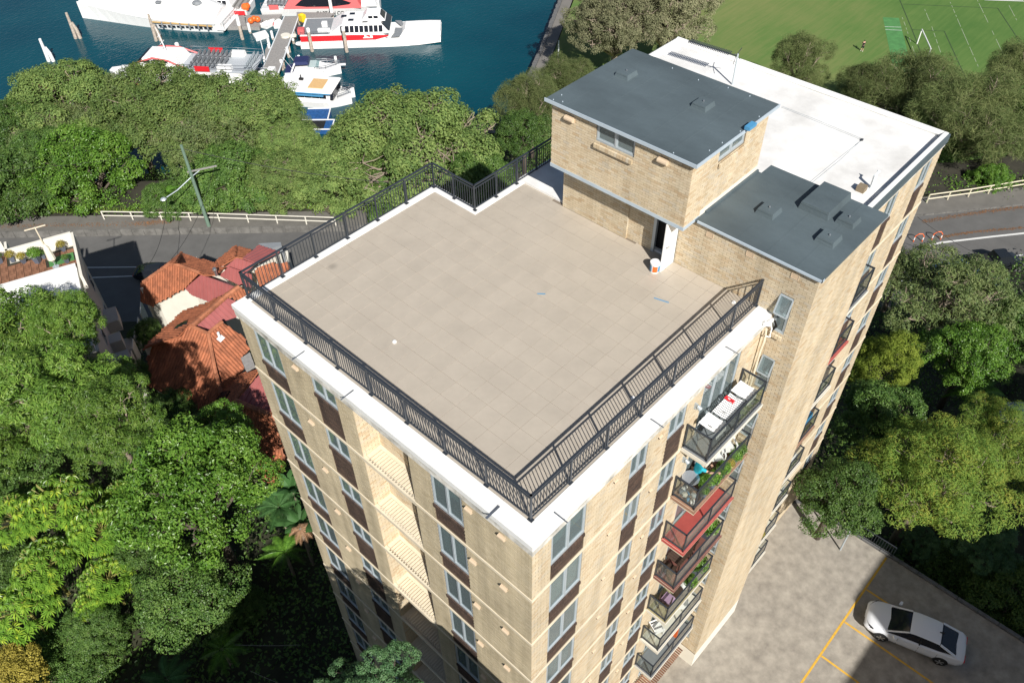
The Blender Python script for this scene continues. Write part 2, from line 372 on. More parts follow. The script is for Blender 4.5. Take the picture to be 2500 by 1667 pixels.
pm_ = MB(); pm_.add(pts, [(0, 1, 2, 3)]); pm_.build('cricket_pitch', M['pitch'], kind='structure')
for a, c in (((1008, 184), (1120, 188)), ((1012, 204), (1126, 209))): ground_strip('crease_line', [gz(*a), gz(*c)], .10, FZ+.031, M['line_white'])
for L_ in ([(1115, 90), (1145, 165), (1200, 330), (1245, 460)], [(1270, 40), (1325, 170), (1390, 360)], [(1455, 15), (1545, 225), (1640, 440), (1700, 575)], [(1640, 0), (1755, 240), (1825, 385)], [(1850, 25), (1960, 235)], [(1500, 650), (1530, 720)]):
    ground_strip('chalk_line', [gz(*q) for q in L_], .075, FZ+.030, M['chalk'], broken=.35)
for L_ in ([(1110, 0), (1225, 280), (1265, 400)], [(1130, 30), (1780, 58), (1960, 330)], [(1195, 205), (1415, 215), (1570, 555)], [(1720, 520), (1800, 640)]):
    ground_strip('burnt_line', [gz(*q) for q in L_], .16, FZ+.028, M['dark_turf'])
ground_strip('boundary_line', [gz(1690, 0), gz(1960, 9)], .35, FZ+.03, M['line_white'])
# foreshore: sea wall with its promenade
pr_ = MB(); sw = MB()
L_ = [(97, -3.5), (99, -1.9), (104, .8), (120, 4.8), (139, 9.0), (200, 21.6)]
for (d0, r0), (d1, r1) in zip(L_[:-1], L_[1:]):
    pr_.add([dr(d0, r0+.7, FZ+.12), dr(d1, r1+.7, FZ+.12), dr(d1, r1+2.4, FZ+.12), dr(d0, r0+2.4, FZ+.12)], [(3, 2, 1, 0)])
    n = max(2, int((d1-d0)/.9))
    for i in range(n):
        a = dr(d0+(d1-d0)*i/n, r0+(r1-r0)*i/n); c = dr(d0+(d1-d0)*(i+.93)/n, r0+(r1-r0)*(i+.93)/n); o_ = Vector((RV[0], RV[1], 0))
        h = FZ+.16+R_.uniform(-.05, .05); j = R_.uniform(-.08, .08)
        sw.loft([[a+o_*j+Vector((0, 0, -45)), a+o_*.65+Vector((0, 0, -45)), a+o_*.65+Vector((0, 0, h)), a+o_*j+Vector((0, 0, h))], [c+o_*j+Vector((0, 0, -45)), c+o_*.65+Vector((0, 0, -45)), c+o_*.65+Vector((0, 0, h)), c+o_*j+Vector((0, 0, h))]])
pr_.build('promenade', M['path'], kind='structure')
tag_ = sw.build('sea_wall', M['kerb'], label='rough stone sea wall between harbour water and promenade', cat='wall')
gs = MB(); gs.add([dr(88, 0, FZ+.05), dr(103, 3.4, FZ+.05), dr(139, 11.6, FZ+.05), dr(200, 24.2, FZ+.05), dr(200, 40, FZ+.05), dr(88, 40, FZ+.05)], [(5, 4, 3, 2, 1, 0)]); gs.build('lawn', M['turf'], kind='structure')
# road behind the block
def band(name, d0, d1, z, m, r0=-110, r1=110, k0=.13, h=None, kind='structure'):
    b = MB(); rr = list(np.arange(r0, r1+.1, 4)); f = lambda d, r: d+max(0, r-38)*k0
    for a, c in zip(rr[:-1], rr[1:]):
        q = [dr(f(d0, a), a), dr(f(d0, c), c), dr(f(d1, c), c), dr(f(d1, a), a)]
        if h is None: b.add([(p.x, p.y, z) for p in q], [(0, 1, 2, 3)])
        else: b.prism([(p.x, p.y) for p in q], z-h, z)
    return b.build(name, m, kind=kind)
band('road', 54, 70.2, RZ, M['asphalt'])
M['path_dark'] = mat('path_asphalt', (.135,.128,.115), .9, .16, .7, bump=.15, bscale=60)
band('footpath', 70.0, 72.6, RZ+.75, M['path_dark'], -110, 8, h=1.2)
band('footpath', 70.0, 72.9, RZ+.14, M['path_dark'], 8, 110, h=.6)
M['wall_stain'] = mat('stained_kerb_wall', (.14,.135,.125), .9, .45, 1.2, bump=.2, bscale=10)
b = MB()
for i in range(95):
    a = -110+i*1.25; p, q = dr(69.93, a+.02), dr(69.93, a+1.23); u = Vector((DV[0], DV[1], 0))*.16
    b.prism([(p.x, p.y), (q.x, q.y), ((q+u).x, (q+u).y), ((p+u).x, (p+u).y)], RZ-.2, RZ+.77+R_.uniform(-.012, .012))
b.build('kerb', M['wall_stain'], kind='structure')
b = MB()
for i in range(80):
    a = 8+i*1.25; f = lambda r: 69.9+max(0, r-38)*.13; p, q = dr(f(a), a+.02), dr(f(a+1.23), a+1.23); u = Vector((DV[0], DV[1], 0))*.15
    b.prism([(p.x, p.y), (q.x, q.y), ((q+u).x, (q+u).y), ((p+u).x, (p+u).y)], RZ-.2, RZ+.15)
b.build('kerb', M['wall_stain'], kind='structure')
ground_strip('road_line', [(0, 655), (420, 651)], .14, RZ+.006, M['line_white']); ground_strip('bay_line', [(190, 679), (345, 673)], .14, RZ+.006, M['line_white'])
ground_strip('centre_line', [(2270, 598), (2300, 592), (2420, 578), (2560, 563)], .26, RZ+.006, M['line_white'])
ground_strip('edge_line', [(2340, 641), (2420, 631), (2560, 615)], .16, RZ+.006, M['line_white'])
M['litter'] = mat('leaf_litter', (.20,.10,.045), .95, .4, 6)
lt = MB()
def litter(pts, n, wd, z):
    P = [at(*p, z) for p in pts]
    for i in range(n):
        k = R_.randrange(len(P)-1); p = P[k].lerp(P[k+1], R_.random())+Vector((R_.gauss(0, wd), R_.gauss(0, wd), 0)); a = R_.random()*6; s = R_.uniform(.03, .09)
        c = Vector((math.cos(a), math.sin(a), 0))*s; e = Vector((-c.y, c.x, 0))*.5
        lt.add([p-c, p+e, p+c+Vector((0, 0, .03)), p-e], [(0, 1, 2, 3)])
litter([(2255, 541), (2380, 520), (2500, 505)], 900, .16, RZ+.02); litter([(2290, 580), (2380, 566), (2500, 556)], 700, .10, RZ+.02); litter([(0, 553), (330, 547), (420, 540)], 900, .22, RZ+.78)
lt.build('leaf_litter', M['litter'], kind='stuff')
# grass verge behind the fence
gv = MB()
for i in range(9000):
    r = R_.uniform(-75, 75); d = 73.1+R_.random()**1.6*3+max(0, r-38)*.13; z0 = (RZ+.72 if r < 8 else RZ+.1)-(d-73)*.25
    p = dr(d, r, z0); a = R_.random()*6; c = Vector((math.cos(a), math.sin(a), 0))*R_.uniform(.05, .12); h = R_.uniform(.25, .6)
    gv.add([p-c, p+c, p+Vector((R_.gauss(0, .15), R_.gauss(0, .15), h))], [(0, 1, 2)])
M['verge'] = leaf_mat('verge_grass', [(.06,.10,.015), (.10,.15,.025), (.17,.19,.04), (.22,.21,.06)], .3, .7, .2)
gv.build('verge_grass', M['verge'], kind='stuff')
vb = band('verge', 72.5, 79, RZ+.70, M['soil'], -110, 8); vb = band('verge', 72.8, 79, RZ+.08, M['soil'], 8, 110)
# car park
cp = MB(); cp.prism([(3.5, -46), (23.3, -46), (23.3, -1.0), (20, 3.0), (10.7, 3.0), (10.7, -.4), (3.5, -.4)], GZ-.6, GZ); cp.prism([(-60, -46), (3.5, -46), (3.5, -.4), (-.46, -.4), (-60, -12)], GZ-4, GZ-2.5)
cp.build('car_park', M['carpark'], kind='structure')
rw = MB(); rw.box(22.9, 23.28, -46, 3, -34, GZ-.01); rw.build('retaining_wall', M['kerb'], label='retaining wall carrying the outer edge of the car park', cat='wall')
up = MB()
for i in range(36): up.box(23.3, 23.5, -42+i*1.1, -42+i*1.1+1.07, GZ-.5, GZ+.14)
up.build('edge_upstand', M['kerb'], kind='structure')
def yline(name, x0, y0, x1, y1, wd=.11):
    b = MB(); a = Vector((x0, y0, GZ+.005)); c = Vector((x1, y1, GZ+.005)); d = (c-a).normalized(); s = Vector((-d.y, d.x, 0))*wd/2
    b.add([a-s, c-s, c+s, a+s], [(0, 1, 2, 3)]); b.build(name, M['line_yellow'], kind='structure')
yline('parking_line', 8, -6.22, 23.2, -6.2)
for x in (15.58, 18.09, 20.62): yline('parking_line', x, -6.28, x, -11.6)
yline('parking_line', 13.05, -6.28, 13.05, -11.6)
# ================================================================ the apartment block
ST = 2.65
def BZ(k): return -2.92-ST*(k-1)                    # concrete band under storey k
GZ = -24.2                                          # car park level
block = thing('apartment_building', 'tall cream brick apartment block with tiled roof terrace and projecting stair tower', 'apartment building')
BR = {'cream': [], 'grey': [], 'brown': []}
def bricks(kind, ax, c, sg, u0, u1, z0, z1, holes=(), L=.25, H=.0893, proud=.008, soldier=False):
    """running bond on the plane ax = c that faces sg; holes are (u0,u1,z0,z1)"""
    n = int(round((z1-z0)/H)); out = BR[kind]
    for i in range(n):
        za = z0+i*(z1-z0)/n; zb = za+(z1-z0)/n-.012
        off = (i % 2)*L/2; segs = [(u0, u1)]
        zm = (za+zb)/2
        for h in holes:
            if h[2] < zm < h[3]:
                ns = []
                for a, b in segs:
                    if h[1] <= a or h[0] >= b: ns.append((a, b)); continue
                    if h[0] > a: ns.append((a, h[0]))
                    if h[1] < b: ns.append((h[1], b))
                segs = ns
        for a, b in segs:
            k0 = math.floor((a-u0-off)/L); x = u0+off+k0*L
            while x < b-1e-6:
                p, q = max(x, a), min(x+L-.012, b)
                if q-p > .03: out.append((0 if ax == 'x' else 1, c, sg, p, q, za, zb, proud))
                x += L
def bricks_mesh(name, specs, m):
    """every brick a five-faced block in front of its wall, all in one mesh"""
    S = np.array(specs, dtype=np.float64); n = len(S)
    rng = np.random.default_rng(3); pr = S[:,7]*(.75+.5*rng.random(n))
    lo = S[:,1]+S[:,2]*pr; bk = S[:,1]+S[:,2]*.0005
    V = np.zeros((n, 8, 3)); xa = S[:,0] == 0
    for k, (d, u, z) in enumerate([(0,3,5),(0,4,5),(0,4,6),(0,3,6),(1,3,5),(1,4,5),(1,4,6),(1,3,6)]):
        dep = lo if d == 0 else bk
        V[:,k,0] = np.where(xa, dep, S[:,u]); V[:,k,1] = np.where(xa, S[:,u], dep); V[:,k,2] = S[:,z]
    F = np.array([(0,1,2,3),(0,4,5,1),(1,5,6,2),(2,6,7,3),(3,7,4,0)])
    FF = (F[None]+8*np.arange(n)[:,None,None]).reshape(-1, 4)
    flip = np.repeat(np.where(xa, S[:,2] > 0, S[:,2] < 0), 5)
    FF[flip == False] = FF[flip == False][:, ::-1]
    me = bpy.data.meshes.new(name); me.vertices.add(n*8); me.vertices.foreach_set('co', V.ravel())
    me.loops.add(len(FF)*4); me.loops.foreach_set('vertex_index', FF.ravel().astype(np.int32))
    me.polygons.add(len(FF)); me.polygons.foreach_set('loop_start', np.arange(0, len(FF)*4, 4, dtype=np.int32))
    me.materials.append(m); me.polygons.foreach_set('use_smooth', np.zeros(len(FF), dtype=bool)); me.update(calc_edges=True); return me
def core(mb, ax, c, sg, th, u0, u1, z0, z1, holes=(), m=0):
    """the wall behind the bricks, open at the holes"""
    us = sorted({u0, u1, *[min(max(h[i], u0), u1) for h in holes for i in (0, 1)]})
    zs = sorted({z0, z1, *[min(max(h[i], z0), z1) for h in holes for i in (2, 3)]})
    for i in range(len(us)-1):
        j = 0
        while j < len(zs)-1:
            um = (us[i]+us[i+1])/2
            free = lambda q: not any(h[0] < um < h[1] and h[2] < (zs[q]+zs[q+1])/2 < h[3] for h in holes)
            if not free(j): j += 1; continue
            e = j
            while e+1 < len(zs)-1 and free(e+1): e += 1
            a, b = sorted((c, c-sg*th))
            if ax == 'x': mb.box(a, b, us[i], us[i+1], zs[j], zs[e+1], m)
            else: mb.box(us[i], us[i+1], a, b, zs[j], zs[e+1], m)
            j = e+1
# window kinds share their meshes: local x along the wall, y outwards (towards -y), z up from the sill
WIN = {}
def window_meshes(wd, ht, panes, opened=-1):
    key = (round(wd, 2), round(ht, 2), panes, opened)
    if key in WIN: return WIN[key]
    f = MB(); t = .055
    f.box(0, wd, -.03, .06, -.05, t); f.box(0, wd, -.02, .06, ht-t, ht)
    f.box(0, t, -.021, .06, t, ht-t); f.box(wd-t, wd, -.021, .06, t, ht-t)
    for i in range(1, panes):
        x = wd*i/panes; f.box(x-.035, x+.035, -.03, .06, t, ht-t)
    g = []
    for i in range(panes):
        x0 = wd*i/panes+.035; x1 = wd*(i+1)/panes-.035
        x0 = max(x0, t); x1 = min(x1, wd-t)
        s = MB(); s.box(x0, x0+.035, -.012, .03, t, ht-t); s.box(x1-.035, x1, -.012, .03, t, ht-t)
        s.box(x0+.035, x1-.035, -.012, .03, t, t+.035); s.box(x0+.035, x1-.035, -.012, .03, ht-t-.035, ht-t)
        p = MB(); p.box(x0+.03, x1-.03, .004, .010, t+.03, ht-t-.03)
        g.append((s.mesh('sash', M['alu']), p.mesh('pane', M['glass'])))
    s = MB()
    n = max(4, int(wd/.115))
    for i in range(n):
        s.add([(wd*i/n+.006, -.045, -.20), (wd*(i+1)/n-.006, -.045, -.20), (wd*(i+1)/n-.006, .02, -.20), (wd*i/n+.006, .02, -.20),
               (wd*i/n+.006, -.045, -.065), (wd*(i+1)/n-.006, -.045, -.065), (wd*(i+1)/n-.006, .02, -.052), (wd*i/n+.006, .02, -.052)],
              [(0,3,2,1),(4,5,6,7),(0,1,5,4),(1,2,6,5),(2,3,7,6),(3,0,4,7)])
    WIN[key] = (f.mesh('frame', M['alu']), g, s)
    return WIN[key]
SILL = {}
def window(ax, c, sg, u0, u1, z0, z1, panes=2, inner=None, half=None, sill='brown', rec=.03, name='window'):
    """a window in the wall ax = c facing sg = -1; inner hangs a blind behind it"""
    wd, ht = u1-u0, z1-z0
    f, g, s = window_meshes(wd, ht, panes)
    o = link(name, f, block)
    # local x runs so that -y is outwards
    if ax == 'y': o.location = (u0, c+rec, z0)
    else: o.location = (c+rec, u1, z0); o.rotation_euler = (0, 0, -math.pi/2)
    for sm, pm in g:
        link('sash', sm, o); link('pane', pm, o)
    if sill:
        k = (id(s), sill)
        if k not in SILL: SILL[k] = s.mesh('sill', M['brown_brick'] if sill == 'brown' else M['cream_brick'])
        link('sill', SILL[k], o, (0, -rec-(.07 if sill == 'cream' else 0), 0))
    if inner:
        b = MB(); h0 = .05 if half is None else ht*half
        if inner == 'teal_blind':
            n = 10
            for i in range(n): b.box(.06+(wd-.12)*i/n, .06+(wd-.12)*(i+.86)/n, .12+.03*(i % 2), .14+.03*(i % 2), h0, ht-.04)
        else: b.box(.05, wd-.05, .10, .12, h0, ht-.04)
        b.build('blind', M[inner], o)
    return o
walls = MB()
# ---- left facade: plane x = -.46, seen from -x
W = -.46; BOT = -31.0
hl = [(4.15, 6.55, BOT, 2)]
NST = 10
for k in range(1, NST+1):
    d = -ST*(k-1); bt = BZ(k)+.06
    for (a, b, zb) in ((10.2, 11.55, -1.95), (7.37, 8.55, -1.28), (2.05, 3.27, -1.96)):
        hl.append((a, b, bt, -.32+d if k > 1 else -.30))
core(walls, 'x', W, -1, .28, W, 12.30, BOT, -.44, hl)
hb = list(hl)
for k in range(1, NST+1): hb.append((W, 12.3, BZ(k)-.06, BZ(k)+.06))
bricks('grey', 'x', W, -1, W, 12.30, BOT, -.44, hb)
inn = ['', 'blind', '', 'teal_blind', '', '']
for k in range(1, NST+1):
    d = -ST*(k-1)
    window('x', W, -1, 10.2, 11.55, -1.95+d, -.32+d, 2, R_.choice(['', 'teal_blind', 'blind', 'teal_blind']), R_.choice([None, .3]))
    window('x', W, -1, 7.37, 8.55, -1.28+d, -.32+d, 2, R_.choice(['teal_blind', 'teal_blind', '', 'blind']))
    window('x', W, -1, 2.05, 3.27, -1.96+d, -.32+d, 2, 'blind' if k in (1, 2) else R_.choice(['blind', 'teal_blind', '']), .45 if k == 1 else None)
    for (a, b, zb) in ((10.2, 11.55, -1.95), (7.37, 8.55, -1.28), (2.05, 3.27, -1.96)):
        core(walls, 'x', W+.03, -1, .2, a, b, BZ(k)+.06, zb+d-.08, m=1)
        bricks('brown', 'x', W+.03, -1, a, b, BZ(k)+.06, zb+d-.10, proud=.008)
# recess of the left facade
core(walls, 'x', .25, -1, .2, 4.15, 6.55, BOT, -.44); core(walls, 'y', 6.55, -1, .2, W+.28, .25, BOT, -.44); core(walls, 'y', 4.15, 1, .2, W+.28, .25, BOT, -.44)
bricks('cream', 'x', .25, -1, 5.25, 6.55, -24, -.44); bricks('cream', 'y', 6.55, -1, W+.005, .25, -24, -.44)
bricks('brown', 'y', 4.15, 1, W+.02, .25, -24, -.44)
rib = MB(); rib.box(W-.02, .26, 4.15, 6.55, -.16, 0)
for i in range(18):
    y = 4.22+i*.121; rib.box(W+.03, .10, y, y+.07, 0, .035)
ribm = rib.mesh('ribbed_floor', M['band'])
for k in range(1, 9):
    link('ribbed_floor', ribm, block, (0, 0, BZ(k)+.02))
    d = -ST*(k-1)
    bricks('brown', 'x', .25, -1, 4.16, 5.25, BZ(k)+.1, BZ(k)+1.15)
    link('recess_window', window_meshes(1.0, 1.1, 2)[0], block, (.22, 5.22, BZ(k)+1.2), -math.pi/2)
# ---- right facade: plane y = -.46, seen from -y, near half
hr = []
for k in range(1, 9):
    d = -ST*(k-1); bt = BZ(k)+.06
    hr += [(.27, 1.68, bt, -.32+d), (3.6, 4.40, bt, -.32+d), (5.43, 6.28, bt, -.32+d), (7.15, 9.2, bt, -.34+d)]
core(walls, 'y', W, -1, .28, W, 10.6, GZ, -.44, hr)
hb = hr+[(W, 10.6, BZ(k)-.06, BZ(k)+.06) for k in range(1, 9)]
bricks('cream', 'y', W, -1, W, 10.6, GZ, -.44, hb)
for k in range(1, 9):
    d = -ST*(k-1)
    window('y', W, -1, .27, 1.68, -1.98+d, -.32+d, 2, ['blind', 'blind', 'teal_blind', 'teal_blind', '', 'blind', '', ''][k-1], [.35, None, .5, None, None, .6, None, None][k-1])
    window('y', W, -1, 3.6, 4.40, -1.58+d, -.32+d, 2, 'teal_blind')
    window('y', W, -1, 5.43, 6.28, -1.50+d, -.32+d, 2, R_.choice(['teal_blind', '', 'blind', 'teal_blind']))
    for (a, b, zb) in ((.27, 1.68, -1.98), (3.6, 4.4, -1.58), (5.43, 6.28, -1.5)):
        core(walls, 'y', W+.03, -1, .2, a, b, BZ(k)+.06, zb+d-.08, m=1)
        bricks('brown', 'y', W+.03, -1, a, b, BZ(k)+.06, zb+d-.10, proud=.008)
    window('y', W, -1, 7.15, 9.2, BZ(k)+.08, -.36+d, 3, '', sill=None, name='balcony_door')
# ---- far half of that facade, beyond the tower
hf = []
for k in range(1, 9):
    d = -ST*(k-1); bt = BZ(k)+.06
    hf += [(19.0, 19.95, bt, -.32+d), (22.0, 22.95, bt, -.32+d), (15.2, 16.8, bt, -.34+d)]
core(walls, 'y', W, -1, .28, 14.4, 23.8, GZ-4, .06, hf)
hb = hf+[(14.4, 23.8, BZ(k)-.06, BZ(k)+.06) for k in range(1, 9)]
bricks('cream', 'y', W, -1, 14.4, 23.8, GZ, .02, hb)
for k in range(1, 9):
    d = -ST*(k-1)
    window('y', W, -1, 19.0, 19.95, -1.45+d, -.32+d, 2, 'teal_blind'); window('y', W, -1, 22.0, 22.95, -1.45+d, -.32+d, 2, 'teal_blind')
    for a, b in ((19.0, 19.95), (22.0, 22.95)):
        core(walls, 'y', W+.03, -1, .2, a, b, BZ(k)+.06, -1.45+d-.08, m=1); bricks('brown', 'y', W+.03, -1, a, b, BZ(k)+.06, -1.45+d-.10, proud=.008)
    window('y', W, -1, 15.2, 16.8, BZ(k)+.08, -.36+d, 2, '', sill=None, name='balcony_door')
# ---- back and end walls, plain
walls.box(23.5, 23.8, W+.28, 12.0, GZ-12, .06); walls.box(W+.28, 8.3, 12.0, 12.28, GZ-12, -.44); walls.box(16.2, 23.5, 12.0, 12.28, GZ-12, -.1); walls.box(8.0, 8.3, 9.9, 12.0, GZ-12, -.44); walls.box(8.3, 16.2, 9.9, 10.18, GZ-12, -.44); walls.box(16.2, 16.5, 10.18, 12.0, GZ-12, -.1)
# ---- stair tower
TX, TY = 10.6, -1.62
ht_ = [(-1.08, -.62, -.6-ST*k, .9-ST*k) for k in range(0, 9)]
core(walls, 'x', TX, -1, .25, TY, 3.16, GZ+1.3, 2.0, ht_)
bricks('cream', 'x', TX, -1, TY, 3.16, GZ+1.4, 2.0, [h for h in ht_]+[(-.46, 3.3, -30, -.02)])
for k in range(0, 9):
    o = window('x', TX, -1, -1.08, -.62, -.6-ST*k, .9-ST*k, 1, '', sill='cream', name='stair_window')
    a = MB()                                          # the awning sash above, pushed open
    a.bar((.02, -.02, .75), (.44, -.02, .75), .05); 
    p0, p1, p2, p3 = Vector((.02, -.02, 1.44)), Vector((.44, -.02, 1.44)), Vector((.44, -.20, .82)), Vector((.02, -.20, .82))
    for q, r in ((p0, p1), (p1, p2), (p2, p3), (p3, p0)): a.bar(q, r, .045)
    a.build('awning_sash', M['alu'], o)
    g = MB(); g.add([p0, p1, p2, p3], [(0, 1, 2, 3)]); g.build('awning_pane', M['glass'], o)
core(walls, 'y', TY, -1, .25, TX+.25, 14.65, GZ+1.3, 2.0)
bricks('cream', 'y', TY, -1, TX, 14.65, GZ+1.4, 2.0)
walls.box(14.4, 14.65, TY+.25, -.46, GZ-2, 2.0)
walls.box(14.4, 14.65, -.46, 2.4, .1, 2.0)
pl = MB(); pl.box(TX-.01, 14.66, TY-.012, TY+.25, GZ-1, GZ+1.3); pl.box(TX-.012, TX+.25, TY+.25, -.2, GZ-1, GZ+1.3)
pl.build('plinth', M['offwhite'], block)
# ---- lower storey of the roof house, under the overhang
core(walls, 'x', 10.5, -1, .2, 5.10, 7.93, -.02, 1.99); core(walls, 'x', 10.57, -1, .2, 4.10, 5.10, -.02, 1.99); core(walls, 'y', 7.93, 1, .2, 10.7, 14, -.02, 1.99)
bricks('cream', 'x', 10.5, -1, 5.10, 7.93, .02, 1.98); bricks('cream', 'x', 10.57, -1, 4.10, 5.10, .02, 1.98); bricks('cream', 'y', 5.10, -1, 10.49, 10.57, .02, 1.98)
walls.box(10.75, 10.9, 3.1, 4.2, -.02, 1.98, 2)                 # near-black slab standing in for the unlit room behind the doorway
# ---- roof house
PX0, PX1, PY0, PY1, PZ0, PZ1 = 9.87, 14.08, 2.62, 8.0, 2.12, 4.36
hp = [(4.68, 6.18, 3.70, 4.33)]; hs = [(11.3, 12.78, 3.74, 4.2)]
core(walls, 'x', PX0, -1, .2, PY0, PY1, PZ0, PZ1, hp); core(walls, 'y', PY0, -1, .2, PX0+.2, PX1, PZ0, PZ1, hs)
walls.box(PX0+.2, PX1, PY1-.2, PY1, PZ0, PZ1); walls.box(PX1-.2, PX1, PY0+.2, PY1-.2, .1, PZ1)
bricks('cream', 'x', PX0, -1, PY0, PY1, PZ0, PZ1, hp); bricks('cream', 'y', PY0, -1, PX0, PX1, PZ0, PZ1, hs)
window('x', PX0, -1, 4.68, 6.18, 3.72, 4.33, 2, '', sill='cream', rec=.06); window('y', PY0, -1, 11.3, 12.78, 3.76, 4.2, 2, '', sill='cream', rec=.06)
fl = MB(); fl.box(PX0-.02, PX1+.02, PY0-.02, PY1+.02, 1.99, PZ0); fl.build('soffit_slab', M['membrane_pale'], block)
fs = MB(); fs.box(10.7, 14.1, PY0-.03, PY0-.012, PZ0-.03, 2.3); fs.build('wall_flashing', M['offwhite'], block)
walls.build('wall', [M['mortar'], M['pale_mortar'], M['dark']], block)
# ---- the bricks: the 300 nearest whole ones singly, the others as one mass of courses
camv = Vector(CAM)
full = [s for s in BR['cream'] if s[0] == 0 and abs(s[4]-s[3]-.238) < .002 and s[5] > -.1 and (s[1] == TX and s[3] > TY+.03 or s[1] == PX0)]
full.sort(key=lambda s: (Vector((s[1], s[3], s[5]))-camv).length)
near = full[:300]; ns = set(near)
rest = [s for s in BR['cream'] if s not in ns]
bm_ = MB(); bm_.box(-.009, .0005, -.119, .119, 0, .077); bme = bm_.mesh('brick', M['cream_brick'])
for s in near: link('brick', bme, block, (s[1], (s[3]+s[4])/2, s[5]))
link('brick_courses', bricks_mesh('brick_courses', rest, M['cream_brick']), block, kind='stuff')
link('grey_brick_courses', bricks_mesh('grey_brick_courses', BR['grey'], M['grey_cream_brick']), block, kind='stuff')
link('brown_brick_panels', bricks_mesh('brown_brick_panels', BR['brown'], M['brown_brick']), block, kind='stuff')
# ---- floor bands
for k in range(1, 11):
    b = MB(); z = BZ(k); b.box(W-.03, W+.2, W-.03, 4.15, z-.055, z+.055); b.box(W-.03, W+.2, 6.55, 12.31, z-.055, z+.055)
    b.box(W-.03, W+.1, 4.15, 6.55, z-.055, z+.055)
    if k < 9:
        b.box(W+.2, 10.58, W-.03, W+.2, z-.055, z+.055); b.box(14.66, 23.82, W-.03, W+.2, z-.055, z+.055)
    b.build('floor_band', M['band'], block)
# ---- the roof terrace slab
E0 = -.56
sb = MB()
sb.prism([(E0, E0), (10.59, E0), (10.59, 4.0), (13.2, 4.0), (13.2, 10.22), (8.32, 10.22), (8.32, 12.34), (E0, 12.34)], -.16, -.012)
sb.build('roof_slab', M['white_paint'], block)
se = MB(); se.prism([(E0+.02, E0+.02), (10.58, E0+.02), (10.58, 10.2), (8.3, 10.2), (8.3, 12.32), (E0+.02, 12.32)], -.44, -.162); se.build('slab_edge', M['white_edge'], block)
cr = MB()
cr.box(E0, 10.59, E0, -.05, -.012, .03); cr.box(E0, -.05, -.05, 12.34, -.012, .03); cr.box(-.05, 8.32, 12.02, 12.34, -.012, .03)
cr.box(8.0, 8.32, 10.22, 12.02, -.012, .03); cr.box(8.0, 13.2, 9.90, 10.22, -.012, .03)
cr.build('white_kerb', M['white_paint'], block)
gt = MB(); gt.box(-.05, 8.0, -.05, 12.02, -.012, .002); gt.box(8.0, 10.6, -.05, 9.9, -.012, .002); gt.box(10.6, 13.1, 3.2, 9.9, -.012, .002)
gt.build('grout_bed', M['grout'], block)
TP = .627; tl = []
for i in range(-4, 22):
    for j in range(-5, 18):
        x0 = 1.965+i*TP; y0 = 2.178+j*TP
        x1, y1 = x0+TP, y0+TP
        x0, y0 = max(x0, -.045), max(y0, -.045); y1 = min(y1, 12.01)
        if x0 >= 8.0: y1 = min(y1, 9.89)
        elif x1 > 8.0 and y0 >= 9.89: x1 = min(x1, 7.99)
        if x0 < 10.5 < x1 and y0 > 4.1: x1 = min(x1, 13.0) if y0 > 7.93 else 10.49
        if x0 < 10.6 < x1 and y1 < 3.5: x1 = 10.585
        if x0 > 10.5 and y0 < 7.93: continue
        if x0 > 12.9 or x1-x0 < .05 or y1-y0 < .05: continue
        tl.append((x0, x1, y0, y1))
tl.sort(key=lambda t: (Vector((t[0], t[2], 0))-camv).length)
ti = bpy.data.materials.new('unused'); bpy.data.materials.remove(ti)
std = MB(); std.add([(0,0,.002),(TP-.006,0,.002),(TP-.006,TP-.006,.002),(0,TP-.006,.002),(.003,.003,.014),(TP-.009,.003,.014),(TP-.009,TP-.009,.014),(.003,TP-.009,.014)],
        [(4,5,6,7),(0,1,5,4),(1,2,6,5),(2,3,7,6),(3,0,4,7)])
stm = std.mesh('tile', M['tile']); tr_ = MB()
for n, (x0, x1, y0, y1) in enumerate(tl):
    a, b = x1-x0, y1-y0
    if n < 300:
        o = link('tile', stm, block, (x0, y0, R_.uniform(-.0006, .0006)))
        if abs(a-TP) > .01 or abs(b-TP) > .01: o.scale = (a/TP, b/TP, 1)
    else:
        tr_.box(x0, x1-.007, y0, y1-.007, .002, .014)
tr_.build('tile_field', M['tile'], block, kind='stuff')
# tile tones vary a little from tile to tile
t = M['tile'].node_tree; b_ = t.nodes['Principled BSDF']; l_ = b_.inputs['Base Color'].links[0].from_socket
oi = t.nodes.new('ShaderNodeObjectInfo'); mr = t.nodes.new('ShaderNodeMapRange'); mr.inputs['To Min'].default_value = .975; mr.inputs['To Max'].default_value = 1.015
mx = t.nodes.new('ShaderNodeMix'); mx.data_type = 'RGBA'; mx.blend_type = 'MULTIPLY'; mx.inputs[0].default_value = 1
t.links.new(oi.outputs['Random'], mr.inputs[0]); t.links.new(l_, mx.inputs[6]); t.links.new(mr.outputs[0], mx.inputs[7])
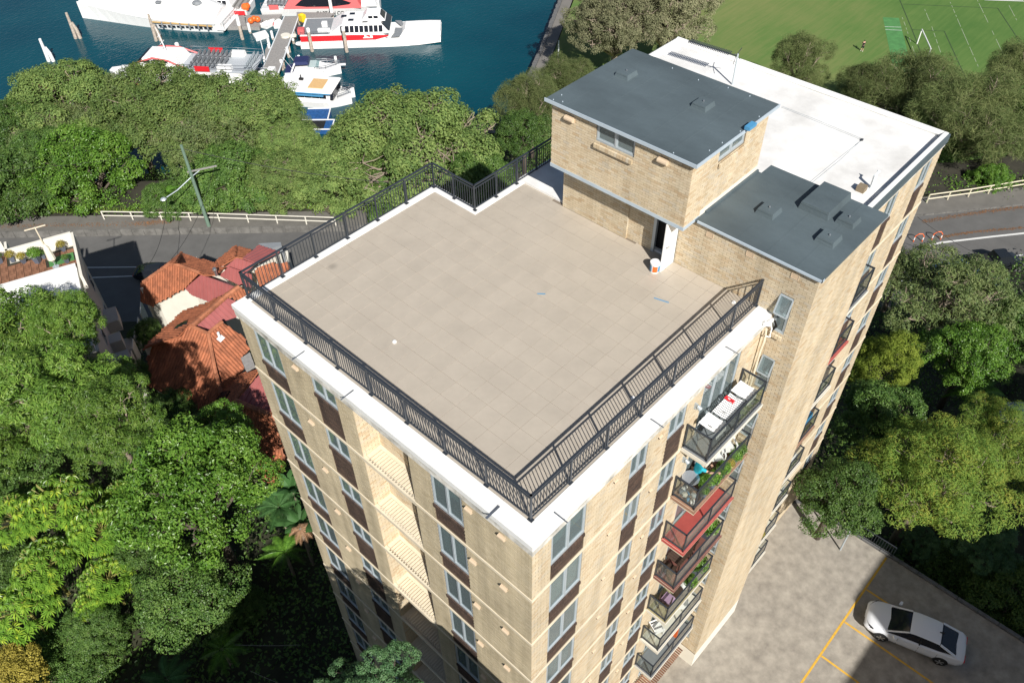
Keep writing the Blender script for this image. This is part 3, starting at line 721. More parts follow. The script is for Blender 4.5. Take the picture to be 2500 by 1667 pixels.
# traffic grime and one dark smudge, fixed to the place
gp_ = t.nodes.new('ShaderNodeNewGeometry'); sm = at(500+872/2.8, 560+256/2.8, 0)
n_ = t.nodes.new('ShaderNodeTexNoise'); n_.inputs['Scale'].default_value = .9; n_.inputs['Detail'].default_value = 8; n_.inputs['Roughness'].default_value = .68; t.links.new(gp_.outputs['Position'], n_.inputs['Vector'])
m3 = t.nodes.new('ShaderNodeMapRange'); m3.inputs['From Min'].default_value = .3; m3.inputs['From Max'].default_value = .62; m3.inputs['To Min'].default_value = .91; m3.inputs['To Max'].default_value = 1.02; t.links.new(n_.outputs['Fac'], m3.inputs[0])
ds_ = t.nodes.new('ShaderNodeVectorMath'); ds_.operation = 'DISTANCE'; ds_.inputs[1].default_value = sm; t.links.new(gp_.outputs['Position'], ds_.inputs[0])
m4 = t.nodes.new('ShaderNodeMapRange'); m4.interpolation_type = 'SMOOTHSTEP'; m4.inputs['From Max'].default_value = .26; m4.inputs['To Min'].default_value = .68; m4.inputs['To Max'].default_value = 1; t.links.new(ds_.outputs['Value'], m4.inputs[0])
mu_ = t.nodes.new('ShaderNodeMath'); mu_.operation = 'MULTIPLY'; t.links.new(m3.outputs[0], mu_.inputs[0]); t.links.new(m4.outputs[0], mu_.inputs[1])
my = t.nodes.new('ShaderNodeMix'); my.data_type = 'RGBA'; my.blend_type = 'MULTIPLY'; my.inputs[0].default_value = 1
t.links.new(mx.outputs[2], my.inputs[6]); t.links.new(mu_.outputs[0], my.inputs[7]); t.links.new(my.outputs[2], b_.inputs['Base Color'])
# ---- roofs of the tower and the roof house
rf = MB(); rf.box(9.72, 14.28, 2.44, 8.16, 4.38, 4.50); rf.box(9.69, 9.72, 2.41, 8.19, 4.40, 4.515, 1); rf.box(9.72, 14.28, 2.41, 2.44, 4.40, 4.515, 1)
for y in (3.4, 4.4, 5.4, 6.4, 7.4): rf.box(9.74, 14.26, y, y+.06, 4.50, 4.506)
for x, y in ((11.2, 2.55), (12.1, 2.5), (9.8, 7.9), (9.9, 7.6), (10.2, 7.9), (13.9, 5.2), (14.1, 4.2), (14.0, 6.3), (9.8, 3.3), (13.2, 2.52), (10.6, 2.6), (14.1, 3.4)):
    rf.ball((x, y, 4.51), .022, 6, m=1)
rf.build('roof_house_roof', [M['membrane'], M['membrane_pale']], block)
r2 = MB(); r2.prism([(10.5, -1.72), (14.72, -1.72), (14.72, 2.42), (14.1, 2.42), (14.1, 2.60), (10.5, 2.60)], 2.0, 2.08); r2.box(10.46, 10.5, -1.74, 2.5, 2.02, 2.10, 1); r2.box(10.46, 10.62, -1.74, -1.72, 2.02, 2.10, 1)
r2.bar((11.0, 2.57, 2.1), (14.1, 2.57, 2.1), .1)
for y in (-.9, .1, 1.1): r2.box(10.52, 14.7, y, y+.05, 2.08, 2.085)
r2.build('tower_roof', [M['membrane'], M['membrane_pale']], block)
def roof_box(x0, x1, y0, y1, z, h):
    b = MB(); s = .16
    b.add([(x0-s*.3,y0-s*.3,z),(x1+s*.3,y0-s*.3,z),(x1+s*.3,y1+s*.3,z),(x0-s*.3,y1+s*.3,z),(x0,y0,z+h),(x1,y0,z+h),(x1,y1,z+h),(x0,y1,z+h)],
          [(4,5,6,7),(0,1,5,4),(1,2,6,5),(2,3,7,6),(3,0,4,7)])
    b.box(x0-.02, x0, y0+.02, y1-.02, z+h*.35, z+h*.8)
    if x1-x0 < 1: b.ball(((x0+x1)/2, (y0+y1)/2, z+h+.03), .035, 6, m=1)
    b.build('roof_box', [M['membrane'], M['chrome']], block)
roof_box(12.36, 12.85, 6.93, 7.38, 4.5, .16); roof_box(12.36, 12.85, 3.93, 4.39, 4.5, .16)
roof_box(12.08, 12.6, .85, 1.37, 2.08, .18); roof_box(12.05, 12.58, -1.2, -.68, 2.08, .18); roof_box(13.3, 13.8, -1.2, -.7, 2.08, .18); roof_box(13.2, 14.65, -.42, .5, 2.08, .26)
# ---- white roof beyond
wr = MB(); wr.box(10.62, 23.82, -.44, 10.2, -.1, .1); wr.box(16.2, 23.82, 10.2, 12.26, -.1, .1); wr.build('white_roof', M['white_roof'], block)
wp = MB(); wp.box(14.66, 23.86, -.46, -.30, .1, .34); wp.box(14.66, 23.88, -.54, -.46, -.05, .30, 1)
wp.tube([(23.86, -.35, .2), (23.86, 12.3, .16)], .13, 8, 0); wp.tube([(16.2, 12.28, .12), (23.86, 12.28, .12)], .12, 8, 0)
wp.build('roof_upstand', [M['white_paint'], M['membrane']], block)
we = MB(); we.box(14.66, 23.85, -.50, -.461, -.22, -.05); we.build('flaking_fascia', M['white_edge'], block)
pv = MB(); pv.tube([(18.75, .2, .1), (18.75, .2, .62), (18.95, .2, .72)], .07, 8); pv.box(18.2, 18.5, .25, .55, .1, .32, 1); pv.build('vent_pipe', [M['white_alu'], M['mortar']], block)
for a in ((21.51, 1.94), (17.37, 2.03)):
    b = MB(); b.ball((a[0], a[1], .13), .07, 6, (1, 1, .7)); b.bar((a[0]-.1, a[1], .12), (a[0]+.1, a[1], .12), .04); b.build('cable_anchor', M['steel'], block)
cb = MB(); cb.tube([(21.66, 5.57, .115), (21.6, 3.9, .112), (21.51, 1.94, .115), (19.6, 2.0, .112), (17.37, 2.03, .115), (15.4, 2.2, .112)], .006, 5)
cb.tube([(21.74, 5.57, .115), (21.72, 3.9, .112), (21.6, 1.94, .115), (19.6, 1.9, .112), (17.37, 1.95, .115), (15.4, 2.08, .112)], .006, 5); cb.build('roof_cable', M['alu'], block)
# ---- door of the roof house
fr = MB(); fr.box(10.55, 10.66, 3.98, 4.09, 0, 1.98); fr.box(10.55, 10.66, 3.18, 3.26, 0, 1.98); fr.box(10.55, 10.66, 3.26, 3.98, 1.9, 1.98); fr.build('door_frame', M['alu'], block)
dor = MB(); dor.box(9.86, 10.56, 3.17, 3.215, .02, 1.94); d_ = dor.build('door', M['white'], block, label='white door standing open')
h = MB(); h.bar((9.97, 3.17, .98), (9.97, 3.11, .98), .03); h.bar((9.97, 3.11, .98), (10.1, 3.11, .98), .025); h.cyl((9.97, 3.155, .95), .03, .06, 8); h.build('handle', M['chrome'], d_)
# ---- small fittings on the walls
vm = MB(); vm.tube([(-.055, -.17, 0), (-.055, .17, 0)], .085, 10); vm.tube([(-.055, .1702, 0), (-.055, .173, 0)], .068, 10, 1); vm.box(-.03, .0, -.17, .17, -.10, .10); vmm = vm.mesh('vent', [M['terracotta_vent'], M['dark']])  # dark end disc stands in for the shade inside the open pipe
for y, z in ((7.23, 4.08), (3.62, 4.08)): link('vent', vmm, block, (PX0-.01, y, z))
for k in range(1, 9):
    d = -ST*(k-1)
    for y in (1.75, .55, 9.3): link('vent', vmm, block, (W-.01, y, -.78+d), scale=.7)
    for x in (2.9, 4.95): 
        o = link('vent', vmm, block, (x, W-.01, -.9+d), math.pi/2, .45)
gr = MB(); gr.box(0, .012, -.12, .12, -.09, .09); gr.box(-.015, 0, -.13, .13, -.1, -.08); gr.box(-.015, 0, -.13, .13, .08, .1); gr.box(-.015, 0, -.13, -.11, -.08, .08); gr.box(-.015, 0, .11, .13, -.08, .08)
for i in range(6): gr.box(-.010, 0, -.11, .11, -.07+i*.026, -.06+i*.026)
grm = gr.mesh('air_grille', M['terracotta_vent'])
for y in (2.05, .62, -.9): link('air_grille', grm, block, (TX-.012, y, 1.72))
def onx_(y, z): return (TX, y, z)
dp = MB(); dp.tube([(10.25, -.63, -.35), (10.28, -.66, -.9), (10.3, -.62, -1.4), (10.3, -.60, -8)], .04, 7); dp.build('downpipe', M['band'], block)
mc = MB()
for i in range(9): mc.ball((10.2+R_.uniform(-.22, .25), -.56+R_.uniform(-.12, .1), -.08+R_.uniform(-.12, .12)), R_.uniform(.09, .16), 6, (1, .8, .6))
mc.tube([(10.4, -.6, -.1), (10.5, -.7, -.5), (10.4, -.75, -.75), (10.2, -.7, -.6)], .03, 6); mc.build('loose_membrane', M['white_paint'], block)
cbx = MB()
for i in range(5): cbx.tube([(10.5, -.62-.03*i, .0-.03*i), (10.56, -.75-.02*i, -.35), (10.53, -.66, -.8)], .011, 4)
cbx.build('cable_bundle', M['rubber'], block)
for a, b in (((8.35, -.1), 0), ((4.6, -.1), 0), ((.55, -.2), 0)):
    x = a[0]; s = MB(); s.bar((x, -.30, .05), (x, -.72, .035), .035, .02); s.build('overflow_spout', M['chrome'], block)
for y in (8.9, 6.6, .85):
    s = MB(); s.bar((-.25, y, .05), (-.72, y, .03), .035 if y > 1 else .07, .02); s.build('overflow_spout', M['chrome'], block)
for x, y in ((1.84, 7.22), (4.89, .54), (10.2, .6)):
    s = MB(); s.cyl((x, y, .012), .065, .03, 12); s.cyl((x, y, .04), .045, .03, 12); s.build('floor_drain', M['white'], block)
sl_ = MB(); sl_.tube([(10.2, 12.2-11.9, .03), (10.2, .3, .5)], .01, 4)
dish = MB(); dish.tube([(12.4, 2.5, 4.35), (12.4, 2.35, 4.62)], .03, 6); dish.box(12.2, 12.6, 2.26, 2.44, 4.55, 4.66); dish.build('blue_bag', M['lightblue'], block)
lmp = MB(); lmp.box(0, .05, -.10, .02, -.12, .12); lmp.tube([(.02, -.1, .06), (.02, -.22, -.02)], [.05, .08], 8); lmm = lmp.mesh('wall_lamp', M['alu'])
for k in (1, 2): link('wall_lamp', lmm, block, (6.72, W-.01, -1.1-ST*(k-1)))

# ---------------------------------------------------------------- balconies
FLOORS = ['grey_deck', 'brown_tile', 'red_paint', 'red_tile', 'olive', 'offwhite', 'grey_deck', 'offwhite']
M['brown_tile'] = mat('brown_tile', (.30,.17,.11), .7, .2, 6); M['red_paint'] = mat('red_floor_paint', (.42,.075,.065), .7, .16, 2)
M['red_tile'] = mat('red_tile', (.20,.075,.06), .7, .15, 6); M['olive'] = mat('olive_floor', (.34,.30,.16), .8, .1, 2)
def balcony(x0, x1, k, y0=-1.42, floor='grey_deck', far=False):
    z = BZ(k)+.10
    s = MB(); s.box(x0, x1, y0, W-.035, z-.2, z-.012); b = s.build('balcony', M['band'], block)
    f = MB(); f.box(x0+.02, x1-.02, y0+.02, W-.04, z-.012, z+.004); f.build('floor', M[floor], b)
    e = MB(); e.box(x0-.01, x1+.01, y0-.012, y0, z-.13, z+.004); e.box(x0-.012, x0, y0, W-.04, z-.13, z+.004); e.build('edge', M[floor if floor in ('red_paint', 'brown_tile', 'red_tile') else 'offwhite'], b)
    r = MB(); h = 1.06; a = .07; ya = y0+a; xa, xb = x0+a, x1-a
    for p in ((xa, ya), (xb, ya), ((xa+xb)/2, ya), (xa, W-.06), (xb, W-.06)): r.bar((p[0], p[1], z), (p[0], p[1], z+h-.025), .05)
    for zz in (z+h, z+.09):
        r.bar((xa-.025, ya, zz), (xb+.025, ya, zz), .055, .05); r.bar((xa, ya, zz), (xa, W-.03, zz), .05, .05); r.bar((xb, ya, zz), (xb, W-.03, zz), .05, .05)
    r.build('railing', M['steel'], b)
    for (p, q) in (((xa+.04, ya), ((xa+xb)/2-.04, ya)), (((xa+xb)/2+.04, ya), (xb-.04, ya)), ((xa, ya+.05), (xa, W-.1)), ((xb, ya+.05), (xb, W-.1))):
        g = MB(); g.bar((p[0], p[1], z+.56), (q[0], q[1], z+.56), .012, .9); g.build('glass_panel', M['bal_glass'], b)
    return z
for k in range(1, 8):
    balcony(6.43, 9.66, k, floor=FLOORS[k-1]); balcony(14.67, 17.1, k, floor=['grey_deck', 'red_paint', 'offwhite', 'brown_tile', 'offwhite', 'offwhite', 'offwhite'][k-1])
balcony(14.67, 17.1, 8, floor='offwhite')
grl = MB()
for i in range(27): grl.box(6.6+i*.115, 6.66+i*.115, -1.3, -.55, BZ(8)+.1, BZ(8)+.16)
grl.build('timber_grating', M['timber'], block)
# ---------------------------------------------------------------- roof railings
pm = MB(); pm.box(-.025, .025, -.025, .025, .014, 1.03); pmm = pm.mesh('post', M['steel'])
bp = MB(); bp.box(-.07, .07, -.06, .06, 0, .016); bpm = bp.mesh('base_plate', M['steel'])
bl = MB(); bl.box(-.009, .009, -.009, .009, .11, .90); blm = bl.mesh('baluster', M['steel'])
def railing(label, a, b, n, ends=(1, 1), zb=.03):
    a = Vector(a); b = Vector(b); L = (b-a).length; rz = math.atan2(b.y-a.y, b.x-a.x)
    t = thing('railing', label, 'railing', (a.x, a.y, zb), rz, 'railings round the roof terrace')
    m = MB(); m.bar((-.03, 0, 1.05), (L+.03, 0, 1.05), .065, .04); m.build('top_rail', M['steel'], t)
    for z in (.92, .10):
        m = MB(); m.bar((0, 0, z), (L, 0, z), .035, .03); m.build('rail', M['steel'], t)
    for i in range(n+1):
        if i == 0 and not ends[0] or i == n and not ends[1]: continue
        p = link('post', pmm, t, (L*i/n, 0, 0)); link('base_plate', bpm, p, (0, 0, 0))
    nb = int(L/.117)
    for i in range(1, nb):
        x = L*i/nb
        if min(abs(x-L*j/n) for j in range(n+1)) > .045: link('baluster', blm, t, (x, 0, 0))
railing('charcoal roof railing along the front left edge over the shaded facade', (0, 0, 0), (0, 12.22, 0), 8)
railing('charcoal roof railing along the front right edge throwing its shadow on the tiles', (0, 0, 0), (10.55, 0, 0), 7, (0, 1))
railing('charcoal roof railing along the far left edge above the red roofs', (0, 12.22, 0), (8.18, 12.22, 0), 6, (0, 1))
railing('short charcoal railing returning into the notch of the terrace', (8.18, 12.22, 0), (8.18, 10.08, 0), 2, (0, 1))
railing('charcoal roof railing from the notch to the brick roof house', (8.18, 10.08, 0), (12.6, 10.08, 0), 4, (0, 1))
# ================================================================ plants
def leaf_mesh(name, C, N, l, w, m, rng, tint, droop=0.0, D=None, two=False):
    """N leaves at C facing N: folded blades of length l and width w"""
    n = len(C); N = N/np.linalg.norm(N, axis=1, keepdims=True)
    if D is None:
        D = rng.normal(size=(n, 3))
    D = D-N*np.sum(D*N, axis=1, keepdims=True); D /= np.linalg.norm(D, axis=1, keepdims=True)+1e-9
    D[:,2] -= droop; D /= np.linalg.norm(D, axis=1, keepdims=True)+1e-9
    S = np.cross(D, N); S /= np.linalg.norm(S, axis=1, keepdims=True)+1e-9; N = np.cross(S, D)
    l = np.asarray(l)*(.75+.5*rng.random(n)); w = np.asarray(w)*(.75+.5*rng.random(n))
    L = (D.T*l).T; Wd = (S.T*w*.5).T; up = (N.T*w*.22).T
    if not two:
        V = np.stack([C-L*.5, C+L*.02+Wd+up, C+L*.5, C+L*.02-Wd+up], 1); F = np.array([(0,1,2),(0,2,3)])
    else:                                               # long leaf that bends over
        dn = np.zeros_like(C); dn[:,2] = -l*.28
        V = np.stack([C, C+L*.5+Wd+up, C+L+dn, C+L*.5-Wd+up], 1); F = np.array([(0,1,2),(0,2,3)])
    k = V.shape[1]; FF = (F[None]+k*np.arange(n)[:,None,None]).reshape(-1, 3)
    me = bpy.data.meshes.new(name); me.vertices.add(n*k); me.vertices.foreach_set('co', V.reshape(-1).astype(np.float32))
    me.loops.add(len(FF)*3); me.loops.foreach_set('vertex_index', FF.ravel().astype(np.int32))
    me.polygons.add(len(FF)); me.polygons.foreach_set('loop_start', np.arange(0, len(FF)*3, 3, dtype=np.int32))
    a = me.attributes.new('tint', 'FLOAT', 'POINT'); a.data.foreach_set('value', np.repeat(tint, k).astype(np.float32))
    me.materials.append(m); me.polygons.foreach_set('use_smooth', np.zeros(len(FF), dtype=bool)); me.update(calc_edges=True); return me
def sphere_dirs(n, rng, zmin=-.35):
    out = []
    while len(out) < n:
        v = rng.normal(size=3); v /= np.linalg.norm(v)
        if v[2] > zmin: out.append(v)
    return np.array(out)
def crown_pts(seed, R, H, lobes, clumps, leaves, cr, zmin=-.3, flat=.75, inner=.12, lobe_r=(.32, .5), spread=.68):
    """lobes round a flattened dome, clumps of twigs on the lobes, leaves on the clumps: points, normals, tints"""
    rng = np.random.default_rng(seed)
    ld = sphere_dirs(lobes, rng, -.05); lc = ld*np.array([R*spread, R*spread, H*spread])*(.72+.33*rng.random((lobes, 1)))
    lc[0] = 0; lr = R*(lobe_r[0]+(lobe_r[1]-lobe_r[0])*rng.random(lobes)); lr[0] = R*(.62 if lobe_r[0] > .3 else .58)
    C = []; Nn = []; T = []
    wt = lr**2/np.sum(lr**2)
    for i in range(lobes):
        nc = max(3, int(clumps*wt[i])); cd = sphere_dirs(nc, rng, zmin)
        cc = lc[i]+cd*lr[i]*np.array([1, 1, flat])*(.86+.22*rng.random((nc, 1)))
        # keep clumps that are not deep in another lobe
        for c, d in zip(cc, cd):
            deep = any(np.linalg.norm((c-lc[j])/np.array([1, 1, flat])) < lr[j]*.78 for j in range(lobes) if j != i)
            if deep and rng.random() > inner: continue
            r = cr*(.65+.7*rng.random()); k = max(4, int(leaves*(r/cr)**2))
            nd = rng.normal(size=(k, 3)); nd /= np.linalg.norm(nd, axis=1, keepdims=True)
            nd = nd*.8+d*.55; nd /= np.linalg.norm(nd, axis=1, keepdims=True)
            C.append(c+nd*r*(.55+.5*rng.random((k, 1)))*np.array([1, 1, .8]))
            nn = nd+.45*np.array([0, 0, 1])+rng.normal(size=(k, 3))*.35
            Nn.append(nn); T.append(np.full(k, rng.random()))
    return np.concatenate(C), np.concatenate(Nn), np.concatenate(T), lc, lr, rng
M['leaf_fig'] = leaf_mat('fig_leaf', [(.040,.074,.020),(.076,.120,.032),(.112,.158,.044),(.158,.198,.062)], .28, .55, .25)
M['leaf_bright'] = leaf_mat('bright_leaf', [(.032,.080,.010),(.060,.135,.016),(.100,.190,.026),(.150,.240,.042)], .3, .38, .4)
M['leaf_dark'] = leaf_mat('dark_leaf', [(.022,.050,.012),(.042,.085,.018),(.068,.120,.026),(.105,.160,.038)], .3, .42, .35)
M['leaf_laurel'] = leaf_mat('laurel_leaf', [(.034,.074,.012),(.062,.122,.018),(.100,.170,.028),(.155,.215,.045)], .3, .42, .35)
M['leaf_oak'] = leaf_mat('she_oak_needles', [(.044,.066,.022),(.074,.100,.034),(.104,.124,.046),(.135,.140,.062)], .35, .6, .2)
M['leaf_paper'] = leaf_mat('paperbark_leaf', [(.070,.078,.040),(.112,.118,.062),(.150,.150,.084),(.185,.172,.108)], .25, .6, .2)
M['leaf_gum'] = leaf_mat('gum_leaf', [(.044,.072,.026),(.078,.112,.038),(.108,.140,.048),(.142,.160,.064)], .3, .5, .3)
M['leaf_jac'] = leaf_mat('yellowing_leaf', [(.058,.118,.024),(.098,.165,.030),(.145,.190,.034),(.225,.195,.036)], .4, .6, .2)
M['leaf_umb'] = leaf_mat('umbrella_leaf', [(.060,.130,.016),(.095,.190,.022),(.145,.240,.030),(.32,.38,.035)], .3, .35, .5)
M['leaf_hedge'] = leaf_mat('yellow_leaf', [(.12,.105,.018),(.20,.17,.03),(.26,.22,.045),(.32,.28,.06)], .3, .6, .2)
M['leaf_cyp'] = leaf_mat('cypress_leaf', [(.06,.095,.012),(.10,.14,.018),(.14,.18,.025),(.19,.22,.035)], .3, .6, .2)
M['leaf_blue'] = leaf_mat('blue_green_leaf', [(.022,.060,.024),(.045,.100,.040),(.070,.135,.055),(.10,.17,.07)], .25, .45, .35)
M['leaf_big'] = leaf_mat('paddle_leaf', [(.025,.065,.018),(.040,.095,.028),(.065,.13,.04)], .25, .55, .2)
M['leaf_dry'] = leaf_mat('dry_leaf', [(.16,.09,.05),(.24,.15,.09),(.30,.2,.13)], .2, .7, .1)
CROWN = {}; TRUNK = {}
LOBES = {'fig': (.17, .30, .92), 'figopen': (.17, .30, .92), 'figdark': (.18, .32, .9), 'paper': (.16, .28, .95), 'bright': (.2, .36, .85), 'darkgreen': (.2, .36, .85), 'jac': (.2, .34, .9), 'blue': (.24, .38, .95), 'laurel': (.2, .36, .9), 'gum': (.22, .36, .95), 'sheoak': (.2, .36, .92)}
def bare_branches(R, H, dirs, seed):
    rng = np.random.default_rng(seed); m = MB()
    for d in dirs:
        d = np.array(d)/np.linalg.norm(d); s0 = d*np.array([R, R, H])*.42
        for k in range(9):
            e = d*np.array([R, R, H])*(.80+.16*rng.random())+rng.normal(size=3)*np.array([1.15, 1.15, .5]); mid = (s0+e)/2+rng.normal(size=3)*.35
            m.tube([s0, mid, e], [.13, .085, .03], 5, cap=False)
            for q in range(3):
                f = mid+(e-mid)*rng.random(); g = f+rng.normal(size=3)*.6; m.tube([f, (f+g)/2+rng.normal(size=3)*.1, g], [.05, .04, .015], 4, cap=False)
    return m.mesh('bare_branches', M['bark'], True)
HOLES = {'figopen': [(-1.0, -.35, .55), (-.55, -1.0, .45), (-.35, -.75, .95)]}
def limbs(seed, R, H, depth, lc, lr, pale, ntw, r0, zb):
    """trunk that forks to the lobes, with twigs that break the surface"""
    rng = np.random.default_rng(seed+99); m = MB(); fork = np.array([0, 0, zb*.45])
    m.tube([(0, 0, zb), tuple(fork*1.0+np.array([.1, .05, 0])), (0, 0, zb*.15)], [r0*1.15, r0*.85, r0*.6], 7)
    for c, r in zip(lc, lr):
        st = np.array([0, 0, zb*(.12+.3*rng.random())]); mid = (st+c)/2+rng.normal(size=3)*r*.2; mid[2] -= abs(rng.normal())*r*.1
        m.tube([st, mid, c+np.array([0, 0, -r*.15])], [r0*.45, r0*.3, r0*.16], 5)
        for q in range(ntw):
            d = sphere_dirs(1, rng, -.1)[0]; e = c+d*r*np.array([1, 1, .8])*(.85+.15*rng.random()); s0 = c*(.75+.2*rng.random())
            mm = (s0+e)/2+rng.normal(size=3)*r*.15; m.tube([s0, mm, e], [r0*.14, r0*.09, r0*.03], 4, cap=False)
    return m.mesh('trunk', M['bark'] if pale else M['bark_dark'], True)
# kind: R, H, lobes, clumps, leaves per clump, clump radius, leaf length, leaf width, leaf material, droop, zmin, flat, twigs, pale bark
KIND = {
 'fig':      (6.5, 4.2, 44, 860, 84, .80, .27, .13, 'leaf_fig', .1, -.25, .55, 6, True),
 'figopen':  (6.5, 4.2, 44, 860, 84, .80, .27, .13, 'leaf_fig', .1, -.25, .55, 8, True),
 'figdark':  (5.5, 4.2, 32, 720, 78, .72, .27, .14, 'leaf_dark', .1, -.3, .65, 3, False),
 'bright':   (4.2, 4.0, 26, 640, 62, .55, .19, .11, 'leaf_bright', .1, -.5, .85, 2, False),
 'darkgreen':(4.2, 4.0, 24, 620, 58, .58, .20, .12, 'leaf_dark', .1, -.5, .85, 2, False),
 'laurel':   (3.6, 4.2, 24, 640, 50, .52, .30, .075, 'leaf_laurel', .0, -.5, .95, 2, True),
 'sheoak':   (4.0, 4.4, 24, 620, 60, .75, .62, .032, 'leaf_oak', .55, -.5, .95, 5, True),
 'paper':    (6.5, 5.0, 52, 980, 70, .70, .28, .09, 'leaf_paper', .2, -.4, .85, 4, True),
 'gum':      (5.0, 3.4, 22, 360, 62, .80, .34, .085, 'leaf_gum', .35, -.3, .5, 7, True),
 'jac':      (5.0, 4.2, 30, 700, 66, .68, .30, .060, 'leaf_jac', .15, -.35, .7, 3, True),
 'hedge':    (2.6, 2.0, 9, 330, 70, .38, .13, .09, 'leaf_hedge', .0, -.2, .7, 0, False),
 'cypress':  (3.0, 4.2, 9, 420, 70, .48, .26, .050, 'leaf_cyp', -.25, -.6, 1.1, 1, False),
 'blue':     (3.0, 2.8, 15, 340, 90, .42, .13, .09, 'leaf_blue', .0, -.4, .9, 1, False),
}
def crown(kind, var):
    key = (kind, var)
    if key in CROWN: return CROWN[key], TRUNK[key]
    R, H, lo, cl, le, cr, l, w_, m, dr, zm, fl, tw, pale = KIND[kind]
    C, N, T, lc, lr, rng = crown_pts(hash(kind) % 1 + var*17+len(kind)*31+ord(kind[0]), R, H, lo, cl, le, cr, zm, fl, .12, LOBES.get(kind, (.32, .5, .68))[:2], LOBES.get(kind, (.32, .5, .68))[2])
    if kind == 'jac': T = np.clip(.5*T+.5*(.5+.5*np.sin(C[:,0]*.9+1.3)*np.cos(C[:,1]*.8)), 0, 1)
    for hd in HOLES.get(kind, []):                      # places where the leaves are gone and the branches show
        c = np.array(hd)/np.linalg.norm(hd)*np.array([R, R, H])*.86; q = np.linalg.norm((C-c)/np.array([1.75, 1.75, 1.35]), axis=1)+rng.normal(size=len(C))*.12; k = q > 1
        C, N, T = C[k], N[k], T[k]
    D = None
    if kind == 'sheoak': D = N*.3+rng.normal(size=N.shape)*.5; N = rng.normal(size=N.shape)
    CROWN[key] = leaf_mesh(kind+'_crown', C, N, l, w_, M[m], rng, T, dr, D)
    TRUNK[key] = limbs(var*7+3, R, H, 2, lc, lr, pale, tw, .42*R/5, -R*1.7)
    return CROWN[key], TRUNK[key]
TREES = 'trees and bushes round the block'
def tree(kind, var, xd, yd, zc, rpx, label, name='tree', cat='tree', group=None, sz=1.0, rz=None):
    """crown centre seen at (xd,yd) of the 2352-wide picture, at height zc; rpx its radius there"""
    p = atd(xd, yd, zc); R = KIND[kind][0]; r = rpx*1.0629/px_m(p); s = r/(R*.94)
    c, t = crown(kind, var)
    o = thing(name, label, cat, p, R_.uniform(0, 6.28) if rz is None else rz, group)
    o.scale = (s, s, s*sz)
    link('crown', c, o); link('trunk', t, o)
    return o
G1 = 'broad fig trees along the foreshore'; G2 = 'glossy trees beside the footpath fence'; G3 = 'she-oaks and shrubs between block and playing field'
G4 = 'garden trees left of the block'; G5 = 'trees right of the block'
FO = -32.5
tree('fig', 0, 170, 262, FO, 128, 'olive fig tree at the far left hiding the red and white boats', 'fig_tree', 'tree', G1)
tree('fig', 1, 390, 270, FO, 132, 'broad olive fig tree in front of the ferry with rows of seats', 'fig_tree', 'tree', G1)
tree('fig', 0, 570, 285, FO, 122, 'olive fig tree whose top reaches the landward end of the jetty', 'fig_tree', 'tree', G1)
tree('figdark', 0, 20, 320, FO, 85, 'dark green fig tree at the left edge below the moored boats', 'fig_tree', 'tree', G1)
tree('fig', 1, 222, 338, FO-1, 72, 'olive fig tree left of the gap that shows blue water', 'fig_tree', 'tree', G1)
tree('fig', 1, 462, 350, FO-1, 76, 'olive fig tree right of the gap that shows blue water', 'fig_tree', 'tree', G1)
tree('fig', 0, 655, 345, FO-1, 80, 'olive fig tree above the blue work boat', 'fig_tree', 'tree', G1)
o_ = tree('figopen', 1, 965, 362, FO, 178, 'huge domed fig tree with bare pale branches in front of the open water', 'fig_tree', 'tree', G1, .95, .0)
link('branch', bare_branches(6.5, 4.2, HOLES['figopen'], 4), o_)
tree('fig', 0, 815, 345, FO-1.5, 75, 'small fig tree between the blue work boat and the domed fig', 'fig_tree', 'tree', G1)
tree('figdark', 1, 65, 440, -34, 115, 'glossy green tree at the left edge above the footpath', 'glossy_tree', 'tree', G2)
tree('bright', 0, 205, 428, -34, 110, 'lighter glossy tree left of the power pole by the footpath', 'glossy_tree', 'tree', G2)
tree('figdark', 0, 105, 370, -32, 75, 'dark glossy tree behind the ones at the footpath, far left', 'glossy_tree', 'tree', G2)
tree('darkgreen', 1, 385, 470, -34.5, 50, 'low dark tree just left of the power pole with a fern below', 'glossy_tree', 'tree', G2)
tree('figdark', 1, 535, 428, -34, 105, 'dark green tree behind the power pole and street lamp', 'glossy_tree', 'tree', G2)
tree('fig', 0, 650, 430, -34.5, 95, 'olive tree between the power pole and the terrace corner', 'glossy_tree', 'tree', G2)
tree('fig', 1, 790, 425, -34.5, 110, 'olive tree behind the far left roof railing', 'glossy_tree', 'tree', G2)
tree('figdark', 0, 930, 450, -34.5, 95, 'green tree directly beyond the outer corner of the roof railing', 'glossy_tree', 'tree', G2)
tree('figdark', 1, 1085, 425, -32.5, 80, 'green tree seen through the railing at the notch', 'glossy_tree', 'tree', G2)
tree('gum', 0, 300, 262, FO+.5, 92, 'feathery gum among the figs, above the two ferry bows', 'gum_tree', 'tree', G1)
tree('gum', 1, 500, 300, FO+.5, 95, 'feathery gum among the figs, right of the middle', 'gum_tree', 'tree', G1)
tree('gum', 1, 110, 318, FO, 80, 'feathery gum among the figs at the left', 'gum_tree', 'tree', G1)
tree('gum', 0, 655, 322, FO-.5, 58, 'feathery gum whose twigs reach over the blue work boats', 'gum_tree', 'tree', G1)
